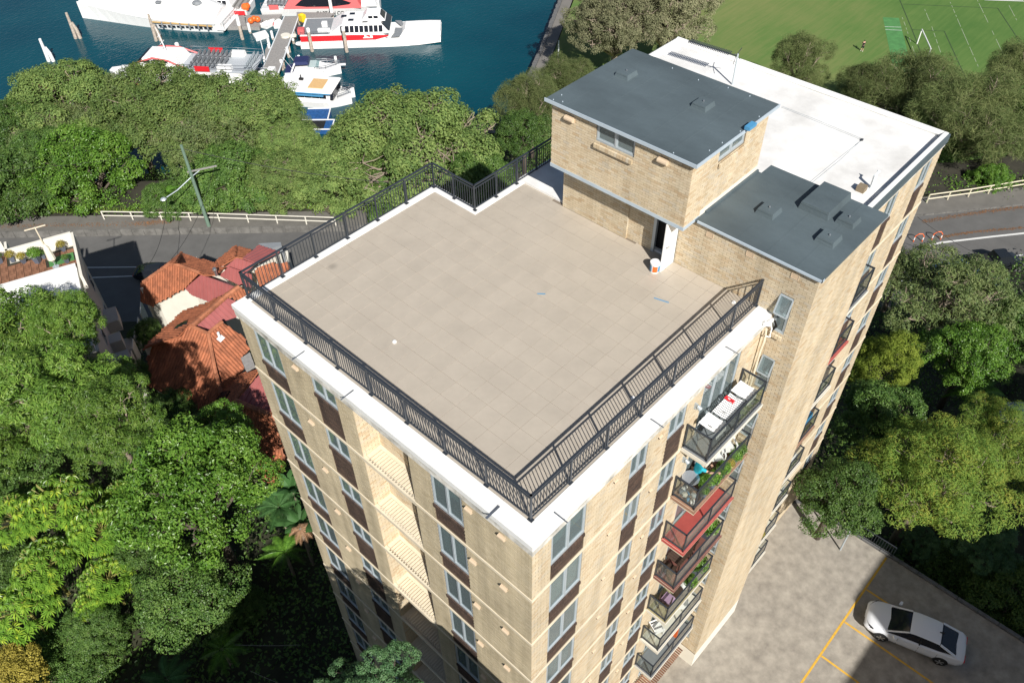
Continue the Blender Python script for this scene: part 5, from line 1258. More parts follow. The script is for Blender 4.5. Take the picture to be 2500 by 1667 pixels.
# --- middle house
hb_ = thing('terrace_house', 'middle terrace house with large hip roof half in tree shadow and a skylight', 'house', group=GH)
pc = Plane((h7(1290, 590), -24.9), (h7(720, 1050), -24.9), (h7(630, 870), -26.6)); tiled(hb_, pc, [h7(*q) for q in ((1290, 590), (1130, 710), (735, 1055), (690, 1040), (560, 1180), (190, 1300), (130, 1335), (630, 872), (910, 785), (1075, 700))])
ridge(hb_, [pc.hit(h7(1290, 590)), pc.hit(h7(1130, 705)), pc.hit(h7(730, 1055))], .2)
pd_ = Plane((h7(1135, 710), -25.1), (h7(740, 1060), -25.1), (h7(1260, 950), -26.2)); metal(hb_, pd_, [h7(*q) for q in ((1135, 712), (1300, 780), (1262, 950), (1080, 1010), (925, 1138), (742, 1062))])
pe = Plane((h7(720, 1055), -24.9), (h7(920, 1145), -24.9), (h8(200, 300), -28.4)); tiled(hb_, pe, [h7(690, 1045), h7(920, 1145), h8(1000, 90), h8(1075, 390), h8(870, 600), h8(560, 450), h8(205, 305), h7(190, 1295), h7(560, 1180)])
pg = Plane((h7(920, 1145), -24.9), (h7(1085, 1010), -25.0), (h8(1075, 390), -27.9)); tiled(hb_, pg, [h7(920, 1145), h7(1085, 1008), h7(1200, 1085), h7(1360, 1200), h7(1400, 1330), h8(1340, 130), h8(1075, 390), h8(1000, 90)])
ridge(hb_, [pe.hit(h7(715, 1055)), pe.hit(h7(920, 1145))]); ridge(hb_, [pg.hit(h7(920, 1145)), pg.hit(h7(1085, 1010))]); ridge(hb_, [pe.hit(h7(925, 1150)), pe.hit(h8(1000, 90)), pe.hit(h8(1075, 385))])
pi_ = Plane((h7(1290, 600), -24.9), (h7(1150, 690), -24.9), (h7(1380, 720), -25.9)); tiled(hb_, pi_, [h7(*q) for q in ((1290, 600), (1150, 690), (1310, 752), (1460, 700), (1400, 640))])
walls_under(hb_, [pe.hit(h7(190, 1300)), pe.hit(h8(205, 305)), pe.hit(h8(560, 450)), pe.hit(h8(870, 600))], -34, IN*.9); walls_under(hb_, [pc.hit(h7(130, 1335)), pc.hit(h7(630, 872))], -35.5, IN*.6)
b = MB(); pts = [pc.hit(h7(*q))+pc.n*.12 for q in ((520, 1105), (560, 1060), (690, 990), (680, 1030))]; b.add([*pts, *[p-pc.n*.14 for p in pts]], [(0,1,2,3),(0,4,5,1),(1,5,6,2),(2,6,7,3),(3,7,4,0)]); b.build('skylight', M['darkglass'], hb_)
v0 = pg.hit(h7(1065, 1205)); b = MB(); pts = [pg.hit(h7(*q))+pg.n*.1 for q in ((1012, 1215), (1070, 1165), (1118, 1200), (1062, 1255))]; b.add(pts, [(0,1,2,3)]); b.tube([v0, v0+Vector((0, 0, .6))], .1, 8); b.build('flue', M['white_alu'], hb_)
# --- lower house, under the round tree
hc = thing('terrace_house', 'lower terrace house partly under the round tree, touching the left facade', 'house', group=GH)
pj = Plane((h8(1250, 485), -25.3), (h8(1500, 140), -25.3), (h8(870, 600), -27.9)); tiled(hc, pj, [h8(*q) for q in ((1250, 485), (1560, 60), (1490, 110), (1330, 150), (1075, 392), (870, 602), (740, 755), (900, 720), (1150, 570))])
pk = Plane((h8(1270, 480), -25.4), (h8(1660, 645), -25.4), (h8(1540, 200), -24.4)); metal(hc, pk, [h8(*q) for q in ((1268, 478), (1545, 150), (1720, 560), (1662, 642))])
pm2 = Plane((h8(1250, 490), -25.3), (h8(1660, 650), -25.3), (h8(1680, 1480), -29.3)); tiled(hc, pm2, [h8(*q) for q in ((1250, 490), (1660, 652), (1740, 760), (1860, 1190), (1690, 1490), (1560, 1400), (1300, 1000), (1000, 760), (1150, 575))])
po = Plane((h8(1660, 650), -25.3), (h8(1860, 1190), -27.6), (h8(1950, 1000), -27.2)); tiled(hc, po, [h8(*q) for q in ((1662, 650), (1740, 760), (1860, 1190), (1905, 1180), (1960, 900))])
ridge(hc, [pm2.hit(h8(1250, 490)), pm2.hit(h8(1660, 650))], .22); ridge(hc, [pm2.hit(h8(1662, 650)), pm2.hit(h8(1740, 760)), pm2.hit(h8(1860, 1190))], .2)
walls_under(hc, [pm2.hit(h8(1000, 760)), pm2.hit(h8(1300, 1000)), pm2.hit(h8(1690, 1490))], -33, IN*.5); walls_under(hc, [pj.hit(h8(1075, 392)), pj.hit(h8(870, 602)), pj.hit(h8(740, 755))], -33, IN*.3)
b = MB(); pts = [pj.hit(h8(*q))+pj.n*.15 for q in ((1030, 480), (1110, 385), (1195, 375), (1150, 450))]; b.add([*pts, *[p-pj.n*.2 for p in pts]], [(0,1,2,3),(0,4,5,1),(1,5,6,2),(2,6,7,3),(3,7,4,0)]); b.build('skylight', M['darkglass'], hc)
gb_ = MB(); pts = [at(*h7(*q), -26.2) for q in ((1310, 1440), (1420, 1370), (1480, 1530), (1375, 1590))]; gb_.prism([(p.x, p.y) for p in pts], -29, -26.2); gb_.build('lean_to', M['wood_grey'], hc)
# --- row behind, towards the block
hd = thing('terrace_house', 'back terrace house with red metal roofs seen through the far left railing', 'house', group=GH)
p1 = Plane((h7(1250, 95), -26.8), (h7(1260, 225), -25.5), (h7(1010, 285), -27.4)); tiled(hd, p1, [h7(*q) for q in ((1250, 92), (1265, 100), (1255, 228), (1080, 330), (1012, 287))])
p2 = Plane((h7(1260, 100), -26.8), (h7(1255, 228), -25.5), (h7(1440, 150), -26.8)); tiled(hd, p2, [h7(*q) for q in ((1262, 100), (1440, 150), (1350, 240), (1255, 228))])
p3 = Plane((h7(1530, 85), -26.2), (h7(1775, 162), -26.2), (h7(1340, 235), -25.4)); metal(hd, p3, [h7(*q) for q in ((1530, 85), (1775, 162), (1500, 300), (1335, 238))])
p4 = Plane((h7(1260, 242), -25.6), (h7(1460, 310), -25.6), (h7(1130, 350), -26.5)); metal(hd, p4, [h7(*q) for q in ((1260, 242), (1480, 315), (1380, 420), (1125, 352))])
p5 = Plane((h7(1165, 350), -26.0), (h7(1420, 440), -26.0), (h7(1050, 450), -26.9)); metal(hd, p5, [h7(*q) for q in ((1165, 350), (1430, 442), (1440, 600), (1290, 570), (1050, 455))])
p6 = Plane((h7(1500, 330), -25.6), (h7(1880, 300), -26.2), (h7(1550, 600), -27.3)); tiled(hd, p6, [h7(*q) for q in ((1480, 400), (1600, 330), (1880, 300), (1900, 420), (1700, 520), (1550, 640))])
walls_under(hd, [p1.hit(h7(1080, 330)), p1.hit(h7(1012, 287)), p1.hit(h7(1250, 92))], -36.4, IN*.3); walls_under(hd, [p2.hit(h7(1262, 100)), p2.hit(h7(1440, 150)), p3.hit(h7(1530, 85)), p3.hit(h7(1775, 162))], -36.4, Vector((-DV[0]*.3, -DV[1]*.3, 0)))
base = MB()
for uv, z in (((520, 720), -28.5), ((600, 800), -29), ((610, 930), -29)): pass
for (a, c, zt) in ((h7(600, 330), h7(1200, 560), -27.2), (h7(700, 1000), h7(1250, 1250), -28.3)):
    P = at(*a, zt); Q = at(*c, zt); base.box(min(P.x, Q.x), max(P.x, Q.x), min(P.y, Q.y), max(P.y, Q.y), -36.4, zt)
base.build('wall', M['offwhite'], hb_)
# courtyard clutter beyond the back row
ct = MB(); pts = [at(*h7(*q), -30) for q in ((1600, 260), (1880, 150), (1880, 330), (1690, 380))]; ct.prism([(p.x, p.y) for p in pts], -36.5, -30); ct.build('flat_roof_annexe', M['offwhite'], label='flat cream annexe roof seen through the far left railing', cat='building')
ct = MB(); pts = [at(*h7(*q), -27.5) for q in ((1520, 70), (1790, 55), (1800, 95), (1640, 140))]; ct.prism([(p.x, p.y) for p in pts], -36.4, -27.5); ct.build('grey_annexe', M['grey_deck'], label='small grey flat roof at the street behind the red metal roofs', cat='building')
# ---------------------------------------------------------------- shed and pool at the right edge
sh = thing('garden_shed', 'grey ribbed metal shed roof at the right edge beside the yellowing trees', 'shed')
P = [atd(*q, -27) for q in ((2318, 925), (2400, 925), (2400, 1005), (2280, 960))]
b = MB(); b.prism([(p.x, p.y) for p in P], -30.5, -27.1); b.build('wall', M['offwhite'], sh)
b = MB(); a0, a1, c0, c1 = P[0], P[1], P[3], P[2]
for i in range(16):
    u = a0.lerp(a1, i/15); v = c0.lerp(c1, i/15); b = MB(); b.bar(u+Vector((0, 0, .02)), v+Vector((0, 0, .02)), .16, .06); b.build('roof_rib', M['alu'], sh)
b = MB(); b.prism([(p.x, p.y) for p in P], -27.1, -26.98); b.build('roof', M['grey_deck'], sh)
b = MB(); P = [atd(*q, -28) for q in ((2300, 1000), (2352, 1015), (2400, 1060), (2330, 1030))]; b.prism([(p.x, p.y) for p in P], -28.3, -28); b.build('pale_awning', M['lightblue'], label='strip of pale blue awning below the grey shed', cat='awning')
# ================================================================ harbour: jetty, piles, boats
b2 = lambda x, y: (480+x/7.127, y/7.127)
b3 = lambda x, y: (720+x/6.19, y/6.19)
b1 = lambda x, y: (150+x/5.88, y/5.88)
b5 = lambda x, y: (640+x/7.466, 130+y/7.466)
JZ = -41.3
jt = thing('jetty', 'grey timber jetty with white mooring piles between the ferries', 'jetty')
a0, a1 = at(*b2(1105, 1300), JZ), at(*b2(1420, 1290), JZ); c0, c1 = at(*b2(1530, 290), JZ), at(*b2(1780, 285), JZ)
e0 = a0-(c0-a0)*.32; e1 = a1-(c1-a1)*.32
n = 118
for i in range(n):
    p, q = e0.lerp(c0, i/n), e1.lerp(c1, i/n); p2, q2 = e0.lerp(c0, (i+.93)/n), e1.lerp(c1, (i+.93)/n); j = R_.uniform(-.04, .04); d = (q-p).normalized()*j
    b = MB(); b.prism([((p+d).x, (p+d).y), ((q+d).x, (q+d).y), ((q2+d).x, (q2+d).y), ((p2+d).x, (p2+d).y)], JZ-.06, JZ+R_.uniform(-.006, .006)); b.build('plank', M['wood_grey'], jt)
for p, q in ((e0, c0), (e1, c1)):
    b = MB(); b.bar(p-Vector((0, 0, .02)), q-Vector((0, 0, .02)), .14, .22); b.build('edge_beam', M['white_alu'], jt)
    for t in (.2, .4, .6, .8, .97):
        r = p.lerp(q, t); b = MB(); b.cyl((r.x, r.y, WZ-2), .16, 3.0, 8); b.build('support', M['pile'], jt)
def pile(px, h, label, white=.5, r=.2, lean=(0, 0), group='mooring piles'):
    h *= .62; p = at(*px, WZ); o = thing('mooring_pile', label, 'mooring pile', p, 0, group); top = Vector((lean[0], lean[1], h)); k = top*(1-white)
    b = MB(); b.tube([top*-.4, k], [r*1.1, r], 9); b.build('shaft', M['pile'], o)
    b = MB(); b.tube([k-top*.02, top], [r*1.12, r*1.05], 9); b.ball(tuple(top), r*1.05, 8, (1, 1, .5)); b.build('sleeve', M['pile_white'], o)
for px, h, lb, wh in ((b2(1690, 760), 2.2, 'first pile on the right side of the jetty, seaward end', .6), (b2(1605, 1000), 2.6, 'second pile on the right side of the jetty from the seaward end', .55), (b2(1500, 1220), 2.6, 'third pile on the right side of the jetty', .5), (b2(1385, 1460), 2.6, 'pile on the right side of the jetty nearest the fig tree', .5),
                      (b2(1330, 690), 2.2, 'pile on the left side of the jetty beside the white raft', .8), (b2(1265, 800), 1.8, 'short pile left of the jetty middle', .9), (b2(1280, 910), 2.0, 'pile beside the little landing on the left of the jetty', .9), (b2(1190, 1095), 2.2, 'left pile of the jetty opposite the cruiser', .9), (b2(1090, 1330), 2.0, 'left pile of the jetty at the fig tree', .9),
                      (b2(1820, 1200), 3.4, 'white pile behind the navy canopy of the cruiser', .95), (b5(1375, 320), 3.6, 'white pile at the bow of the cruiser', .8),
                      (b3(262, 780), 6.0, 'brown pile in front of the aft deck of the red banded ferry', .12), (b3(785, 790), 6.4, 'brown pile amidships of the red banded ferry', .10), (b3(575, 300), 5.2, 'pale topped pile between the two big ferries', .6),
                      (b2(800, 690), 6.0, 'split pile left of the pontoon with forked foot', .35), (b2(935, 580), 2.6, 'short white pile at the pontoon', .8)):
    pile(px, h, lb, wh, .2 if h < 4 else .26)
for px, h, lb in ((b1(240, 555), 7.0, 'tall double pile at the bow of the covered yacht'), (b1(1395, 590), 7.2, 'tall double pile amidships of the covered yacht'), ((125, 150), 6.0, 'white double pile standing alone in the water at the left')):
    h *= .62; p = at(*px, WZ); o = thing('double_pile', lb, 'mooring pile', p, 0, 'double mooring piles')
    for s in (-1, 1):
        b = MB(); b.tube([Vector((s*.45*RV[0], s*.45*RV[1], -2)), Vector((s*.3*RV[0], s*.3*RV[1], h*.35)), Vector((-.25*(s < 0), 0, h if s < 0 else h*.62))], [.3, .27, .2], 8); b.build('shaft', M['pile'] if px[0] > 130 else M['pile_white'], o)
pile((215+8, 5), 5, 'pale pile behind the bow of the covered yacht', .7, .3)
pile((330+110, 128+8), 3.2, 'rust topped pile behind the bow of the ferry with rows of seats', .15, .3)
# ---- hull and cabin builders; local x towards the bow
def ring(x, b0, b1, z0, z1): return [(x, -b1, z1), (x, -b0, z0), (x, b0, z0), (x, b1, z1)]
def hull(L, B, fb, bow=2.2, sheer=.3, tip=.06, keel=-.35, full=.5):
    m = MB(); R = []
    for i in range(15):
        t = i/14; k = max(0, (t-full)/(1-full)); hb = B/2*max(tip, (1-k**bow*(1-tip))*(.93+.07*min(1, t*5))); x = t*L
        R.append(ring(x, hb*(.82-.35*k**2), hb, keel, fb+sheer*k**1.5))
    m.loft(R); return m
def cab(m, x0, x1, u0, u1, h0, h1, z0, z1, mi=0):
    m.loft([[(x0, -h0, z0), (x1, -h0, z0), (x1, h0, z0), (x0, h0, z0)], [(u0, -h1, z1), (u1, -h1, z1), (u1, h1, z1), (u0, h1, z1)]], mi)
def boat(name, label, cat, st, bw, group=None, beam=0):
    p, q = at(*st, WZ), at(*bw, WZ); d = q-p; s = Vector((-d.y, d.x, 0)).normalized()*beam/2         # the pixels give the near side at the waterline
    if s.x*DV[0]+s.y*DV[1] < 0: s = -s
    p, q = p+s, q+s; o = thing(name, label, cat, p, math.atan2(d.y, d.x), group); return o, d.length
def side_windows(o, xs, z0, z1, hw0, hw1, gap=.07, m='darkglass', sides=(-1, 1)):
    for s in sides:
        for a, c in zip(xs[:-1], xs[1:]):
            b = MB(); b.add([(a+gap, s*(hw0+.015), z0), (c-gap, s*(hw0+.015), z0), (c-gap, s*(hw1+.015), z1), (a+gap, s*(hw1+.015), z1)], [(0, 1, 2, 3)] if s < 0 else [(3, 2, 1, 0)]); b.add([(a+gap, s*(hw0-.03), z0), (c-gap, s*(hw0-.03), z0), (c-gap, s*(hw1-.03), z1), (a+gap, s*(hw1-.03), z1)], [(3, 2, 1, 0)]); b.build('window', M[m], o)
def rail(o, pts, h=1.0, name='guard_rail', m='chrome'):
    b = MB()
    for z in (h, h*.5):
        for p, q in zip(pts[:-1], pts[1:]): b.bar(Vector(p)+Vector((0, 0, z)), Vector(q)+Vector((0, 0, z)), .05)
    for p in pts: b.bar(p, Vector(p)+Vector((0, 0, h)), .05)
    b.build(name, M[m], o)
def text(o, s, loc, rot, size, m):
    c = bpy.data.curves.new('lettering', 'FONT'); c.body = s; c.size = size; c.extrude = .01; c.materials.append(m); c.align_x = 'CENTER'
    tmp = bpy.data.objects.new('lettering_curve', c); COL.objects.link(tmp); bpy.context.view_layer.update()
    me = bpy.data.meshes.new_from_object(tmp.evaluated_get(bpy.context.evaluated_depsgraph_get())); bpy.data.objects.remove(tmp)
    t = link('lettering', me, o, loc); t.rotation_euler = rot
def seat_rows(o, xs, ys, z, m='grey_deck'):
    s = MB(); s.box(0, .45, -.24, .24, .38, .45); s.box(-.05, .02, -.24, .24, .45, .95); s.bar((.1, 0, 0), (.1, 0, .4), .08); me = s.mesh('seat', M[m])
    for x in xs:
        for y in ys: link('seat', me, o, (x, y, z))
GB = 'red and white ferries at the jetty'
# -- ferry with the red band
f1, L = boat('ferry', 'white catamaran ferry with a broad red side band, nearest the open water', 'ferry', (739, 120), (1061, 111), GB, 6.0); B = 6.4
m = MB(); R = []
for i in range(13):
    t = i/12; k = max(0, (t-.62)/.38); R.append(ring(t*(L+1.2)-.2, 3.2*(1-.22*k**1.5)*.97, 3.2*(1-.42*k**2.4), -.3+.55*k, 1.15+.75*k**1.3))
m.loft(R); m.build('hull', M['white'], f1)
m = MB(); m.loft([ring(-.2, 3.14, 3.14, -.3, .02), ring(L*.9, 2.9, 2.9, -.2, .02)]); m.build('boot_stripe', M['rubber'], f1)
m = MB(); cab(m, 0, L*.64, 0, L*.62, 3.13, 3.12, 1.15, 2.25); m.build('topsides', M['white'], f1)
m = MB()
for s in (-1, 1): m.loft([[(0, s*3.13, 1.2), (L*.56, s*3.13, 1.25), (L*.66, s*3.1, 1.75), (L*.66, s*3.1, 1.95), (L*.4, s*3.13, 2.12), (0, s*3.13, 2.12)][::s], [(0, s*3.16, 1.2), (L*.56, s*3.16, 1.25), (L*.66, s*3.13, 1.75), (L*.66, s*3.13, 1.95), (L*.4, s*3.16, 2.12), (0, s*3.16, 2.12)][::s]])
m.build('red_band', M['red'], f1)
m = MB(); m.box(.3, L*.22, -2.9, 2.9, 2.24, 2.27); m.build('aft_deck', M['grey_deck'], f1)
m = MB(); cab(m, L*.22, L*.67, L*.32, L*.61, 3.0, 2.35, 2.25, 3.55); m.build('cabin', M['white'], f1)
xs = [L*(.30+.036*i) for i in range(10)]; side_windows(f1, xs, 2.42, 3.3, 2.93, 2.48)
m = MB(); cab(m, L*.625, L*.672, L*.60, L*.625, 2.6, 2.2, 2.5, 3.5); m.build('windscreen', M['darkglass'], f1)
m = MB(); cab(m, L*.46, L*.64, L*.50, L*.60, 1.5, 1.2, 3.55, 4.5); wh_ = m.build('wheelhouse', M['white'], f1)
for s in (-1, 1):
    for a in (.515, .555): b = MB(); b.box(L*a, L*a+.7, s*1.37-.03, s*1.37+.03, 3.9, 4.3); b.build('window', M['darkglass'], wh_)
b = MB(); cab(b, L*.612, L*.636, L*.598, L*.61, 1.2, 1.0, 3.75, 4.4); b.build('window', M['darkglass'], wh_)
for x, y in ((.36, -.9), (.47, -1.6), (.36, 1.4), (.30, .6)): b = MB(); b.box(L*x, L*x+.85, y-.35, y+.35, 3.5, 3.60); b.build('hatch', M['darkglass'], f1)
m = MB(); m.prism([(L*.68, -3.0), (L*.74, -2.9), (L*.77, -1.0), (L*.78, 0), (L*.70, .2), (L*.70, -1.6)], 1.55, 1.62); m.prism([(L*.69, 2.9), (L*.74, 2.8), (L*.77, 1.0), (L*.74, 1.0)], 1.55, 1.62); m.build('fore_deck_mat', M['grey_deck'], f1)
m = MB(); cab(m, L*.74, L*1.05, L*.78, L*1.0, 2.5, 1.5, 1.3, 2.05); m.build('bow_cover', M['white'], f1)
b = MB(); b.box(L*.13, L*.22, -2.2, -1.7, 2.27, 2.75); b.box(L*.15, L*.19, -.4, .3, 2.27, 3.0); b.build('bench', M['white'], f1)
b = MB(); b.box(-.3, .7, -2.9, -1.9, 2.3, 3.1); b.build('life_raft', M['pinkred'], f1)
b = MB(); b.ball((-.6, -2.2, .5), .5, 8, (1.3, 1, .6)); b.build('fender', M['white'], f1)
rail(f1, [(.1, -3.0, 2.25), (2.2, -3.0, 2.25), (4.4, -3.0, 2.25)], .5)
m = MB()
for i in range(7): m.box(L*.47+i*.22, L*.47+i*.22+.2, -3.185, -3.165, 1.55, 1.70+.13*((i*3) % 4))
m.build('emblem', M['white'], f1)
# -- ferry with lettering
f2, L = boat('ferry', 'red sided ferry with long dark window, blue roof and lettering on its white hull', 'ferry', (640, 42), (925, 38), GB, 6.0); B = 6.6
hull(L, 6.6, 1.3, 3, .3, .35, full=.7).build('hull', M['white'], f2)
m = MB(); cab(m, L*.20, L*.86, L*.30, L*.80, 3.2, 2.5, 1.35, 3.9); m.build('cabin', M['pinkred'], f2)
m = MB()
for s in (-1, 1):
    pts = [(L*.30, 1.85), (L*.40, 1.65), (L*.62, 1.65), (L*.76, 1.95), (L*.78, 2.2), (L*.66, 3.0), (L*.46, 3.15), (L*.36, 2.7)]
    yy = lambda z: s*(3.2-(z-1.35)*.7/2.55+.03)
    m.add([(x, yy(z), z) for x, z in pts], [tuple(range(8)) if s < 0 else tuple(reversed(range(8)))])
m.build('window', M['darkglass'], f2)
m = MB(); cab(m, L*.31, L*.60, L*.34, L*.56, 2.3, 2.0, 3.9, 4.15); m.build('roof_cover', M['blue'], f2)
m = MB(); cab(m, L*.6, L*.82, L*.64, L*.78, 2.2, 1.9, 3.9, 5.4); m.build('wheelhouse', M['white'], f2)
m = MB(); cab(m, L*.86, L*.99, L*.86, L*.97, 2.7, 2.4, 1.4, 2.3); m.build('bow_bulwark', M['white'], f2)
m = MB(); m.box(L*.82, L*.87, -2.9, 2.9, 1.36, 1.42); m.build('gangway_mat', M['grey_deck'], f2)
seat_rows(f2, [L*(.06+.035*i) for i in range(5)], (-2.2, -1.6, -1, .2, .8, 1.6), 1.35)
rail(f2, [(.2, -3.0, 1.35), (2, -3.1, 1.35), (4, -3.1, 1.35)], 1.0)
m = MB(); m.box(L*.08, L*.16, -3.25, -3.2, 1.3, 2.1); m.build('side_panel', M['pinkred'], f2)
text(f2, 'CAPTAIN COOK CRUISES', (L*.70, -3.29, .35), (math.radians(82), 0, 0), .80, M['rubber'])
m = MB(); m.tube([(L*.89, -3.1, .75), (L*.93, -3.0, .9), (L*.96, -2.95, .6)], [.02, .09, .02], 5); m.build('emblem', M['red'], f2)
# -- ferry with rows of seats
f3, L = boat('ferry', 'ferry with an open upper deck of grey seat rows, half behind the fig trees', 'ferry', (660, 212), (282, 198), GB)
hull(L, 6.4, 1.4, 2.4, .6, .15, full=.6).build('hull', M['white'], f3)
m = MB(); cab(m, .1, L*.55, .1, L*.55, 3.22, 3.22, .75, 1.15); cab(m, L*.55, L*.86, L*.55, L*.82, 3.1, 2.0, .85, 1.2); m.build('red_band', M['red'], f3)
m = MB(); cab(m, L*.1, L*.74, L*.12, L*.70, 2.9, 2.75, 1.4, 3.5); m.build('lower_cabin', M['white'], f3)
side_windows(f3, [L*(.2+.06*i) for i in range(7)], 1.9, 3.0, 2.87, 2.79)
m = MB(); m.box(L*.04, L*.5, -2.9, 2.9, 3.5, 3.58); m.build('upper_deck', mat('pale_grey_deck', (.40, .43, .46), .6), f3)
seat_rows(f3, [L*(.23+.028*i) for i in range(8)], (-2.0, -1.45, -.2, .35, .9, 1.9), 3.58); seat_rows(f3, [L*.06, L*.085], (-1.8, -1.2, -.4, .3, 1, 1.7), 3.58, 'alu')
rail(f3, [(L*.5, 2.85, 3.55), (L*.35, 2.85, 3.55), (L*.2, 2.85, 3.55), (L*.04, 2.6, 3.55), (L*.02, 0, 3.55), (L*.04, -2.6, 3.55), (L*.2, -2.85, 3.55), (L*.35, -2.85, 3.55), (L*.5, -2.85, 3.55)])
for x, y in ((.17, 2.2), (.15, -2.3)): b = MB(); cab(b, L*x, L*x+2.2, L*x+.1, L*x+2.1, .45, .4, 3.6, 4.3); b.v = [(p[0], p[1]+y, p[2]) for p in b.v]; b.build('raft_locker', M['white'], f3)
for s in (-1, 1): b = MB(); b.box(L*.30, L*.39, s*2.93-.03, s*2.93+.03, 3.6, 4.4); b.build('red_banner', M['red'], f3)
m = MB(); cab(m, L*.5, L*.78, L*.52, L*.72, 2.3, 1.7, 3.5, 4.9); w_ = m.build('wheelhouse', M['white'], f3)
for s in (-1, 1):
    b = MB(); b.tube([(L*.46, s*2.45, 3.7), (L*.56, s*2.2, 4.7), (L*.66, s*1.95, 4.9), (L*.76, s*2.0, 4.2)], .13, 6); b.build('red_arch', M['pinkred'], f3)
    for i in range(3): b = MB(); x = L*(.57+.055*i); b.add([(x, s*2.14, 3.85), (x+L*.05, s*2.14, 3.85), (x+L*.05, s*1.86, 4.55), (x, s*1.86, 4.55)], [(0, 1, 2, 3)]); b.build('window', M['darkglass'], w_)
b = MB(); cab(b, L*.745, L*.79, L*.725, L*.745, 1.9, 1.6, 3.6, 4.7); b.build('window', M['darkglass'], w_)
b = MB(); b.tube([(L*.60, 0, 4.9), (L*.62, 0, 8.6)], [.09, .05], 6); b.bar((L*.61, -.7, 6.4), (L*.61, .7, 6.4), .07); b.bar((L*.615, -.5, 7.4), (L*.615, .5, 7.4), .07); b.build('mast', M['white'], f3)
m = MB(); cab(m, L*.79, L*.97, L*.80, L*.95, 2.0, .7, 1.6, 1.95); m.build('fore_deck', M['white'], f3)
b = MB(); b.box(-.4, .6, -2.6, 2.6, 1.2, 1.9); b.build('stern_platform', M['white'], f3)
b = MB(); b.box(L*.02, L*.1, -2.7, 2.7, 1.42, 1.5); b.build('aft_deck', M['grey_deck'], f3)
# -- ferry stern at the top edge
f4, L = boat('ferry', 'red and white ferry cut by the top edge, left of the orange buoys', 'ferry', (605, 44), (440, 42), GB, 5)
hull(L, 5.5, 1.2, 2.4, .4, .2).build('hull', M['white'], f4)
m = MB(); m.box(.2, L*.7, 2.72, 2.79, .55, 1.25); m.box(.2, L*.7, -2.79, -2.72, .55, 1.25); m.build('red_band', M['red'], f4)
m = MB(); cab(m, L*.2, L*.8, L*.25, L*.7, 2.4, 2.0, 1.2, 3.2); m.build('cabin', M['white'], f4); side_windows(f4, [L*(.27+.07*i) for i in range(6)], 1.8, 2.7, 2.3, 2.13)
for i in range(3): b = MB(); b.box(L*.04+i*.9, L*.04+i*.9+.5, -2, 2, 1.2, 1.7); b.build('bench', M['wood_grey'], f4)
b = MB(); b.ball((.2, 2.0, 1.6), .7, 8, (1, .6, 1)); b.ball((.1, 1.2, 1.5), .5, 8); b.build('tarpaulin', M['orange'], f4)
# -- covered yacht
ya, L = boat('motor_yacht', 'long white motor yacht under a white winter cover with tan rubbing strake', 'yacht', (542, 84), (205, 66), None, 6.5); L *= 1.08
hull(L, 6.6, 1.7, 1.7, 1.1, .03, full=.22).build('hull', M['white'], ya)
m = MB(); R = []
for i in range(12):
    t = i/11; x = .8+t*(L*.98-.8); k = max(0, (t-.22)/.78); hb = 3.34*max(.03, 1-k**1.75)*1.0; zt = 1.75+1.1*k**1.5; pk = (3.0 if t < .25 else 3.0-2.2*((t-.25)/.75)**.9)*(.55 if t < .05 else 1)+(R_.uniform(-.15, .15))
    R.append([(x, -hb, zt-.15), (x, -hb*.98, zt+.1), (x, -hb*.55, zt+pk*.55), (x, 0, zt+pk*.78), (x, hb*.55, zt+pk*.55), (x, hb*.98, zt+.1), (x, hb, zt-.15)])
m.loft(R); o = m.build('cover', M['white'], ya); smooth_angle(o, 30)
m = MB()
for s in (-1, 1): m.bar((L*.05, s*3.34, 1.3), (L*.45, s*3.1, 1.4), .12, .2)
m.build('rubbing_strake', mat('tan_strake', (.50, .33, .13), .6), ya)
for s in (-1, 1):
    for i in range(6): b = MB(); x = L*(.06+.06*i); b.bar((x, s*3.2, .85), (x+L*.05, s*3.16, .87), .06, .28); b.build('window', M['darkglass'], ya)
for i in range(6): b = MB(); x = L*(.08+.06*i); b.tube([(x, 3.4, 1.6), (x, 3.46, .8)], [.1, .16], 7); b.build('fender', M['grey_deck'], ya)
b = MB(); b.box(-.6, .8, -3.0, 3.0, .5, .65); b.build('swim_platform', M['white'], ya)
rail(ya, [(-.5, -2.9, .6), (-.5, 0, .6), (-.5, 2.9, .6)], 1.3)
b = MB(); b.box(L*.40, L*.43, .6, 1.3, 3.7, 3.95); b.build('hatch', M['grey_deck'], ya); b = MB(); b.ball((L*.16, .8, 3.9), .9, 8, (1, .8, .5)); b.build('opening', M['grey_deck'], ya)
# -- cruiser
cu, L = boat('motor_cruiser', 'white sports cruiser with a navy canopy beside the jetty', 'motor boat', b5(440, 500), b5(1440, 450), None, 2.8); L *= 1.0
hull(L, 3.1, 1.1, 2.0, .4, .03, full=.42).build('hull', M['white'], cu)
m = MB(); cab(m, L*.15, L*.72, L*.2, L*.55, 1.35, 1.15, 1.1, 1.75); m.build('deckhouse', M['white'], cu)
m = MB(); cab(m, L*.16, L*.46, L*.2, L*.42, 1.15, .95, 2.2, 2.6); m.build('canopy', M['navy'], cu); m = MB(); m.box(0.02, L*.16, -1.2, 1.2, 1.1, 1.25); m.build('stern_cover', M['navy'], cu)
m = MB(); cab(m, L*.44, L*.62, L*.42, L*.48, 1.2, .95, 1.7, 2.4); m.build('windscreen', M['clear_glass'], cu)
rail(cu, [(L*.55, -1.35, 1.3), (L*.75, -1.1, 1.35), (L*.93, -.4, 1.45), (L*1.0, 0, 1.5), (L*.93, .4, 1.45), (L*.75, 1.1, 1.35), (L*.55, 1.35, 1.3)], .55)
for s in (-1, 1): b = MB(); b.tube([(L*.15, s*1.2, 1.7), (L*.02, s*1.3, 3.6)], .025, 4); b.build('aerial', M['white'], cu)
